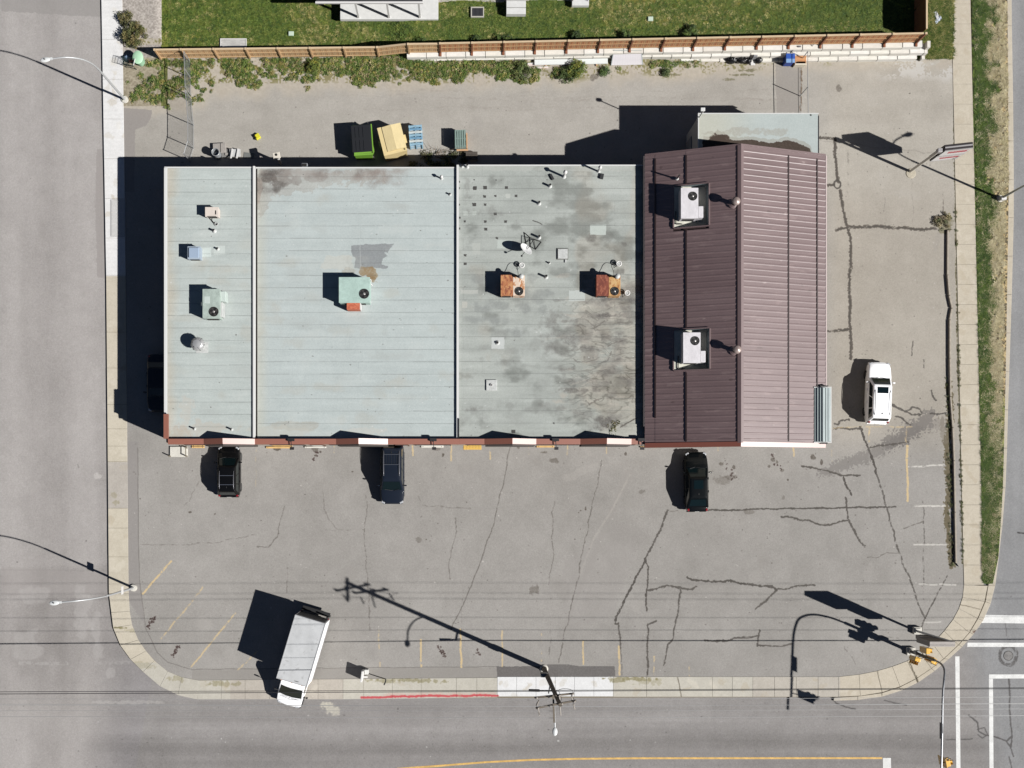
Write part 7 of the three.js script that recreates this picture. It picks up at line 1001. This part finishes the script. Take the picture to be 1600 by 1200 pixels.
{ const t = thingW('corrugated_sheet', 'white corrugated panel leaning on the retaining wall', 'panel', G(980, 100)), a = P(955, 102, 0.05), b = P(1004, 101, 0.05), c = P(1002.5, 79.5, 0.95), d = P(959, 78.5, 0.95), L = []; const n = 12; const at = (u, v, e) => { const p = [0, 1, 2].map(k => lerp(lerp(a[k], b[k], u), lerp(d[k], c[k], u), v)); p[1] += e; return p; };
  for (let i = 0; i < n; i++) { const u0 = i / n, u1 = (i + 0.5) / n, u2 = (i + 1) / n; L.push([at(u0, 0, 0), at(u1, 0, 0.006), at(u1, 1, 0.006), at(u0, 1, 0)], [at(u1, 0, 0.006), at(u2, 0, 0), at(u2, 1, 0), at(u1, 1, 0.006)]); }
  obj('sheet', quads(L), M('panel_white', new THREE.Color().setRGB(0.68, 0.74, 0.74), 0.5), t); obj('edge', [beam(at(0, 0, -0.02), at(0, 1, -0.02), 0.05, 0.05), beam(at(1, 0, -0.02), at(1, 1, -0.02), 0.05, 0.05), beam(at(0, 1, 0.0), at(1, 1, 0.0), 0.04, 0.06)], M('panel_edge', [170, 180, 180], 0.6), t); obj('prop', [bar([at(0.2, 1, 0)[0], 0, at(0.2, 1, 0)[2]], at(0.2, 1, 0), 0.03, 5), bar([at(0.8, 1, 0)[0], 0, at(0.8, 1, 0)[2]], at(0.8, 1, 0), 0.03, 5)], bareW, t); }
const bag = (label, px, py, sx, sz, h) => junk('rubbish_bag', label, 'rubbish bag', px, py, 0, t => { const g = new THREE.IcosahedronGeometry(1, 4), p = g.attributes.position; for (let i = 0; i < p.count; i++) { const x = p.getX(i), y = p.getY(i), z = p.getZ(i), k = 1 + 0.5 * fbm(x * 1.6 + px, z * 1.6 + y * 1.3, 3); p.setXYZ(i, x * sx * k, Math.max(0, (y * 0.5 + 0.42) * h * k), z * sz * k); } g.computeVertexNormals(); obj('bag', g, MP('bag_black', [16, 16, 18], 0.35, 0, { clearcoat: 0.3 }), t); obj('knot', lathe([[0.06, 0], [0.02, 0.08], [0.07, 0.16]], sx * 0.2, h * 0.85, 0, 8), mats['bag_black'], t); });
bag('leftmost black rubbish bag at the wall, left of the grey rail', 1142, 95.5, 0.42, 0.3, 0.55); bag('black rubbish bag right of the leftmost one at the wall', 1158, 95.5, 0.5, 0.3, 0.6); bag('black rubbish bag touching the left side of the grey rail', 1167, 96.5, 0.32, 0.26, 0.5); bag('black rubbish bag right of the grey rail', 1184, 95, 0.32, 0.3, 0.5);
junk('metal_rail', 'short grey rail standing among the black rubbish bags', 'rail', 1176, 97, 0, t => { obj('rail', rb(0.3, 0.9, 0.12, 0.02, 0, 0, -0.15), M('rail_grey2', [170, 172, 176], 0.5, 0.3), t); obj('foot', rb(0.36, 0.1, 0.3, 0.02, 0, 0, 0.12), whiteM, t); });
junk('blue_bin', 'blue bin with a pale blue front at the wall', 'bin', 1229, 98, 0, t => { obj('body', rb(0.66, 0.95, 0.6, 0.06, 0, 0, 0), M('bin_blue', [36, 76, 168], 0.45), t); obj('lid', rb(0.7, 0.08, 0.4, 0.03, 0, 0.95, -0.12), M('bin_blue2', [50, 96, 190], 0.4), t); obj('front_flap', rb(0.68, 0.07, 0.3, 0.02, 0.0, 0.96, 0.24), M('bin_pale', [140, 178, 228], 0.5), t); obj('handle', bx(0.5, 0.05, 0.05, 0, 0.9, -0.34), whiteM, t); });
junk('wooden_box', 'orange wooden box with a pale front beside the blue bin', 'box', 1247, 98, 0, t => { for (let i = 0; i < 4; i++) obj('plank', bx(0.86, 0.03, 0.125, 0, 0.62, -0.3 + i * 0.13), speckle('plank_orange' + (i % 2), [[218, 160, 110], [206, 144, 94]][i % 2], 0.16, 0.8), t); obj('side', [bx(0.86, 0.61, 0.04, 0, 0, -0.34), bx(0.04, 0.61, 0.6, -0.41, 0, -0.02), bx(0.04, 0.61, 0.6, 0.41, 0, -0.02)], speckle('plank_orange0', [218, 160, 110], 0.16, 0.8), t); obj('front', rb(0.9, 0.6, 0.1, 0.02, 0.02, 0, 0.33), M('front_pale', [236, 226, 206], 0.6), t); });
junk('bent_pole', 'thin grey pole leaning on the wall above the orange box', 'pole', 1256, 84, 0, t => { obj('pole', tube([[-0.15, 0.02, 0.5], [0.05, 0.7, 0.2], [0.3, 1.5, -0.15]], 0.03, 12, 6), galv, t); obj('cap', cy(0.04, 0.04, 0.05, 0.3, 1.48, -0.15, 8), darkM, t); });
junk('dark_plank', 'short dark plank standing on the wall behind the blue bin', 'plank', 1241, 90, 0, t => { obj('plank', beam([0.05, 0.1, 0.1], [0.0, 1.35, -0.35], 0.22, 0.05), M('plank_dark', [120, 120, 124], 0.8), t); });
// things left at the top left corner
{ // shopping cart
  const c = G(206, 103, 0), t = thing('shopping_cart', 'dark wire shopping cart at the edge of the white sidewalk', 'shopping cart', c, -0.22), m = M('cart_wire', [60, 84, 82], 0.4, 0.4), w = [];
  const bx4 = (y, a, b, w1) => [[-a, y, -w1], [b, y, -w1], [b, y, w1], [-a, y, w1]]; const lo = bx4(0.5, 0.38, 0.32, 0.2), hi = bx4(1.0, 0.46, 0.42, 0.28);
  for (let i = 0; i < 4; i++) { const j = (i + 1) % 4; for (let k = 0; k <= 3; k++) { const f = k / 3, A = lo[i].map((v, q) => lerp(v, hi[i][q], f)), B = lo[j].map((v, q) => lerp(v, hi[j][q], f)); w.push(bar(A, B, 0.012, 4)); } for (let k = 0; k < 7; k++) { const f = k / 7, A = lo[i].map((v, q) => lerp(v, lo[j][q], f)), B = hi[i].map((v, q) => lerp(v, hi[j][q], f)); w.push(bar(A, B, 0.009, 4)); } }
  for (let k = 1; k < 7; k++) w.push(bar([lerp(-0.38, 0.32, k / 7), 0.5, -0.2], [lerp(-0.38, 0.32, k / 7), 0.5, 0.2], 0.009, 4));
  obj('basket', w, m, t); obj('frame', [beam([-0.4, 0.15, -0.2], [0.4, 0.2, -0.2], 0.03, 0.03), beam([-0.4, 0.15, 0.2], [0.4, 0.2, 0.2], 0.03, 0.03), bar([0.4, 0.2, -0.2], [0.36, 0.5, -0.2], 0.015, 5), bar([0.4, 0.2, 0.2], [0.36, 0.5, 0.2], 0.015, 5), bar([-0.4, 0.15, 0.2], [-0.34, 0.5, 0.2], 0.015, 5), bar([-0.4, 0.15, -0.2], [-0.34, 0.5, -0.2], 0.015, 5)], m, t); obj('handle', bar([0.52, 1.05, -0.26], [0.52, 1.05, 0.26], 0.03, 8), whiteM, t); for (const [x, z] of [[-0.4, -0.2], [-0.4, 0.2], [0.4, -0.2], [0.4, 0.2]]) obj('wheel', new THREE.CylinderGeometry(0.07, 0.07, 0.04, 12).rotateX(Math.PI / 2).translate(x, 0.07, z), tyreM, t);
}
junk('recycling_bin', 'pale mint green bin beside the shopping cart', 'bin', 221, 97, 0, t => { obj('body', lathe([[0.28, 0], [0.36, 0.85], [0.4, 0.88], [0.4, 0.92]], 0, 0, 0, 20).scale(1, 1, 1.25), M('mint_bin', [168, 214, 180], 0.5), t); obj('lid', lathe([[0.41, 0], [0.4, 0.05], [0.2, 0.1], [0, 0.11]], 0, 0.92, 0, 20).scale(1, 1, 1.25), M('mint_lid', [190, 232, 196], 0.45), t); });
junk('toy_heap', 'small blue and pink bag left by the white sidewalk', 'bag', 203, 93, 0, t => { const f = (sx, sz, h, x, z, m) => { const g = new THREE.IcosahedronGeometry(1, 3), p = g.attributes.position; for (let i = 0; i < p.count; i++) { const X = p.getX(i), Y = p.getY(i), Z = p.getZ(i), k = 1 + 0.4 * fbm(X * 2 + x * 9, Z * 2, 2); p.setXYZ(i, x + X * sx * k, Math.max(0, (Y * 0.5 + 0.4) * h * k), z + Z * sz * k); } g.computeVertexNormals(); return g; }; obj('blue_part', f(0.2, 0.2, 0.5, -0.15, -0.05), M('toy_blue', [150, 176, 210], 0.6), t); obj('pink_part', f(0.17, 0.15, 0.42, 0.08, 0.1), M('toy_pink', [232, 140, 132], 0.6), t); });
junk('black_bag', 'dark bundle between the pink bag and the mint green bin', 'bag', 211, 93, 0, t => { const g = new THREE.IcosahedronGeometry(1, 3), p = g.attributes.position; for (let i = 0; i < p.count; i++) { const X = p.getX(i), Y = p.getY(i), Z = p.getZ(i), k = 1 + 0.4 * fbm(X * 2, Z * 2, 2); p.setXYZ(i, X * 0.22 * k, Math.max(0, (Y * 0.5 + 0.4) * 0.5 * k), Z * 0.2 * k); } g.computeVertexNormals(); obj('bundle', g, MP('bag_black', [16, 16, 18], 0.35, 0, { clearcoat: 0.3 }), t); });
junk('plastic_sheet', 'crumpled white and grey plastic on the bank beside the fence corner', 'litter', 1455, 32, 0, t => { t.position.y = 0.75; const mk = (w, d, s) => { const g = new THREE.PlaneGeometry(w, d, 12, 12).rotateX(-Math.PI / 2), p = g.attributes.position; for (let i = 0; i < p.count; i++) p.setY(i, 0.12 + 0.5 * Math.abs(fbm(p.getX(i) * 4 + s, p.getZ(i) * 4, 3))); g.computeVertexNormals(); return g; }; obj('white_piece', mk(0.34, 0.6, 3).rotateY(0.5), M('plastic_white', [232, 234, 238], 0.4), t); obj('grey_piece', mk(0.6, 0.3, 8).rotateY(0.7).translate(0.12, 0, 0.35), M('plastic_grey', [176, 186, 196], 0.4), t); });
// in front of the shops
const stops = (label, x0, x1, y, m, w = 3) => { const t = thingW('wheel_stop', label, 'wheel stop', G((x0 + x1) / 2, y)); obj('block', rb((x1 - x0) / S, 0.13, w / S, 0.04, ...G((x0 + x1) / 2, y, 0)), m, t); obj('pin', [x0 + 3, x1 - 3].map(x => cy(0.025, 0.025, 0.01, ...G(x, y, 0.13), 8)), darkM, t); };
const stopY = speckle('stop_yellow', [232, 190, 124], 0.22, 0.8), stopW = speckle('stop_white', [236, 232, 222], 0.1, 0.8);
stops('yellow wheel stop in front of the first dark parapet lamp', 416, 457, 699.2, stopY); stops('pale wheel stop left of the navy vehicle', 476, 510, 698.8, stopW, 2.4); stops('white wheel stop right of the navy vehicle', 658, 693, 698.2, stopW, 2.6); stops('pale yellow wheel stop left of the third gable', 838, 866, 698.2, stopY, 2.2); stops('orange wheel stop at the right end of the brown parapet', 1000, 1026, 698.6, stopY, 2.4); stops('yellow edged wheel stop below the left corner', 300, 320, 699, stopY, 2.4);
{ const t = thingW('tactile_mat', 'yellow hatched ramp mat in front of the stained roofed shop', 'mat', G(738, 696)); const m = speckle('mat_yellow', [234, 190, 96], 0.2, 0.8); for (let i = 0; i < 6; i++) for (let j = 0; j < 2; j++) obj('tile', rb(0.225, 0.025, 0.215, 0.008, ...G(726.5 + i * 4.7, 694.8 + j * 4.5 + 1.2, 0)), m, t); }
{ const t = thingW('door_step', 'pale concrete step with low posts at the left front corner', 'step', G(280, 706)); obj('slab', rb(1.38, 0.14, 0.8, 0.02, ...G(280, 706, 0)), concM, t); obj('post', [[267, 713], [293, 713], [293, 700]].map(([x, y]) => cy(0.05, 0.05, 0.5, ...G(x, y, 0.1), 10)), M('post_steel', [150, 140, 120], 0.5, 0.3), t); obj('rail', beam(G(293, 700, 0.58), G(293, 713, 0.58), 0.05, 0.05), M('post_steel', [150, 140, 120], 0.5, 0.3), t); }
// ---- lawn side: porch of the house, steps, grate, frames
{
  const t = thingW('house', 'white porch and dark roof of the house at the top edge', 'house', G(600, -80)), y0 = 0.4, roofM = speckle('shingle_dark', [58, 58, 62], 0.2, 0.9);
  const s = (x0, ya, x1, yb, h0, h1) => slabG(pl([[x0, ya], [x1, ya], [x1, yb], [x0, yb]]), h0, h1, 0.01);
  obj('wall', s(440, -300, 1150, -62, 0, 3.3), whiteWall, t);
  obj('porch_slab', s(532.5, -61, 685, 33.5, 0.05, y0), speckle('porch_concrete', [228, 228, 226], 0.06, 0.9), t);
  for (const x of [561, 608.5, 656.5]) obj('porch_post', bx(0.15, 2.72, 0.15, ...G(x, 30.5, y0)), whiteM, t);
  obj('beam', bx(4.9, 0.22, 0.16, ...G(609, 30.5, 3.13)), whiteM, t);
  obj('porch_roof', quads([[G(503, -62, 4.2), G(503, 33, 3.4), G(663, 33, 3.4), G(663, -62, 4.2)]]), roofM, t); obj('gutter', [s(502, 33.1, 663.5, 35.6, 3.24, 3.42), s(662.2, -62, 663.6, 33, 3.2, 3.4)], whiteM, t);
  obj('roof', quads([[G(425, -180, 7.2), G(425, -50, 3.4), G(1165, -50, 3.4), G(1165, -180, 7.2)], [G(425, -180, 7.2), G(425, -310, 3.4), G(1165, -310, 3.4), G(1165, -180, 7.2)]]), roofM, t);
  for (const x of [470, 720, 860, 1000]) { const w = obj('window', bx(1.6, 1.2, 0.08, ...G(x, -61.2, 1.4)), whiteM, t); obj('pane', bx(1.4, 1.0, 0.03, ...G(x, -60, 1.5)), glassM, w); }
  const st = thingW('steps', 'wide pale concrete steps down to the lawn right of the grate', 'steps', G(805, 10)); for (let i = 0; i < 3; i++) obj('step', s(790.5, i ? 31 - 10 * i : -40, 820.5, i ? 40.5 - 10 * i - 0.2 : 10.4, 0.5, 0.8 + (i === 0 ? 0.34 : i === 1 ? 0.16 : 0.25)), speckle('porch_concrete', [228, 228, 226], 0.06, 0.9), st);
  const s2 = thingW('steps', 'narrow pale landing with a dark rail, right of the wide steps', 'steps', G(905, 0)); obj('landing', s(892, -40, 918, 17, 0.6, 0.95), speckle('porch_concrete', [228, 228, 226], 0.06, 0.9), s2); obj('rail', [bar(G(893, 10, 0.95), G(893, 10, 1.9), 0.025), bar(G(916, 10, 0.95), G(916, 10, 1.9), 0.025), bar(G(893, -30, 1.9), G(893, 10, 1.9), 0.025), bar(G(916, -30, 1.9), G(916, 10, 1.9), 0.025)], darkM, s2);
  const g = thingW('window_well', 'dark grated window well with a pale rim in the lawn', 'window well', G(746, 24)), hh = hLawn(746); const c = P(746, 20, hh);
  obj('rim', [[0, -0.36, 1.02, 0.08], [0, 0.36, 1.02, 0.08], [-0.47, 0, 0.08, 0.63], [0.47, 0, 0.08, 0.63]].map(([x, z, w, d]) => bx(w, 0.16, d, c[0] + x, hh, c[2] + z)), M('well_rim', [196, 192, 182], 0.8), g); for (let i = 0; i < 9; i++) obj('grate_bar', bx(0.06, 0.03, 0.62, c[0] - 0.4 + i * 0.1, hh + 0.1, c[2]), M('grate_dark', [66, 66, 72], 0.6), g); obj('pit', bx(0.86, 0.02, 0.63, c[0], hh + 0.02, c[2]), fanM, g);
  for (const [x, y, l] of [[455, 53, 'small pale green utility lid in the left part of the lawn'], [1016, 30, 'small pale utility lid in the right part of the lawn']]) { const q = thingW('utility_box', l, 'utility lid', P(x, y, hLawn(x))), k = P(x, y, hLawn(x)); obj('box', rb(0.42, 0.12, 0.34, 0.03, k[0], k[1], k[2]), M('lid_mint', [196, 216, 196], 0.6), q); obj('cover', rb(0.36, 0.02, 0.28, 0.01, k[0], k[1] + 0.12, k[2]), M('lid_mint2', [210, 226, 208], 0.6), q); }
  const f = thingW('mesh_panel', 'white framed grey panel lying on the lawn behind the fence', 'panel', G(364, 78)), k = P(364.5, 67, -0.2); obj('frame', [[0, -0.33, 2.06, 0.06], [0, 0.33, 2.06, 0.06], [-1, 0, 0.06, 0.6], [1, 0, 0.06, 0.6]].map(([x, z, w, d]) => bx(w, 0.08, d, k[0] + x, -0.3, k[2] + z)), whiteM, f); obj('mesh', bx(1.93, 0.03, 0.59, k[0], -0.28, k[2]), speckle('panel_mesh', [196, 194, 190], 0.2, 0.8), f);
}
renderer.render(scene, camera);
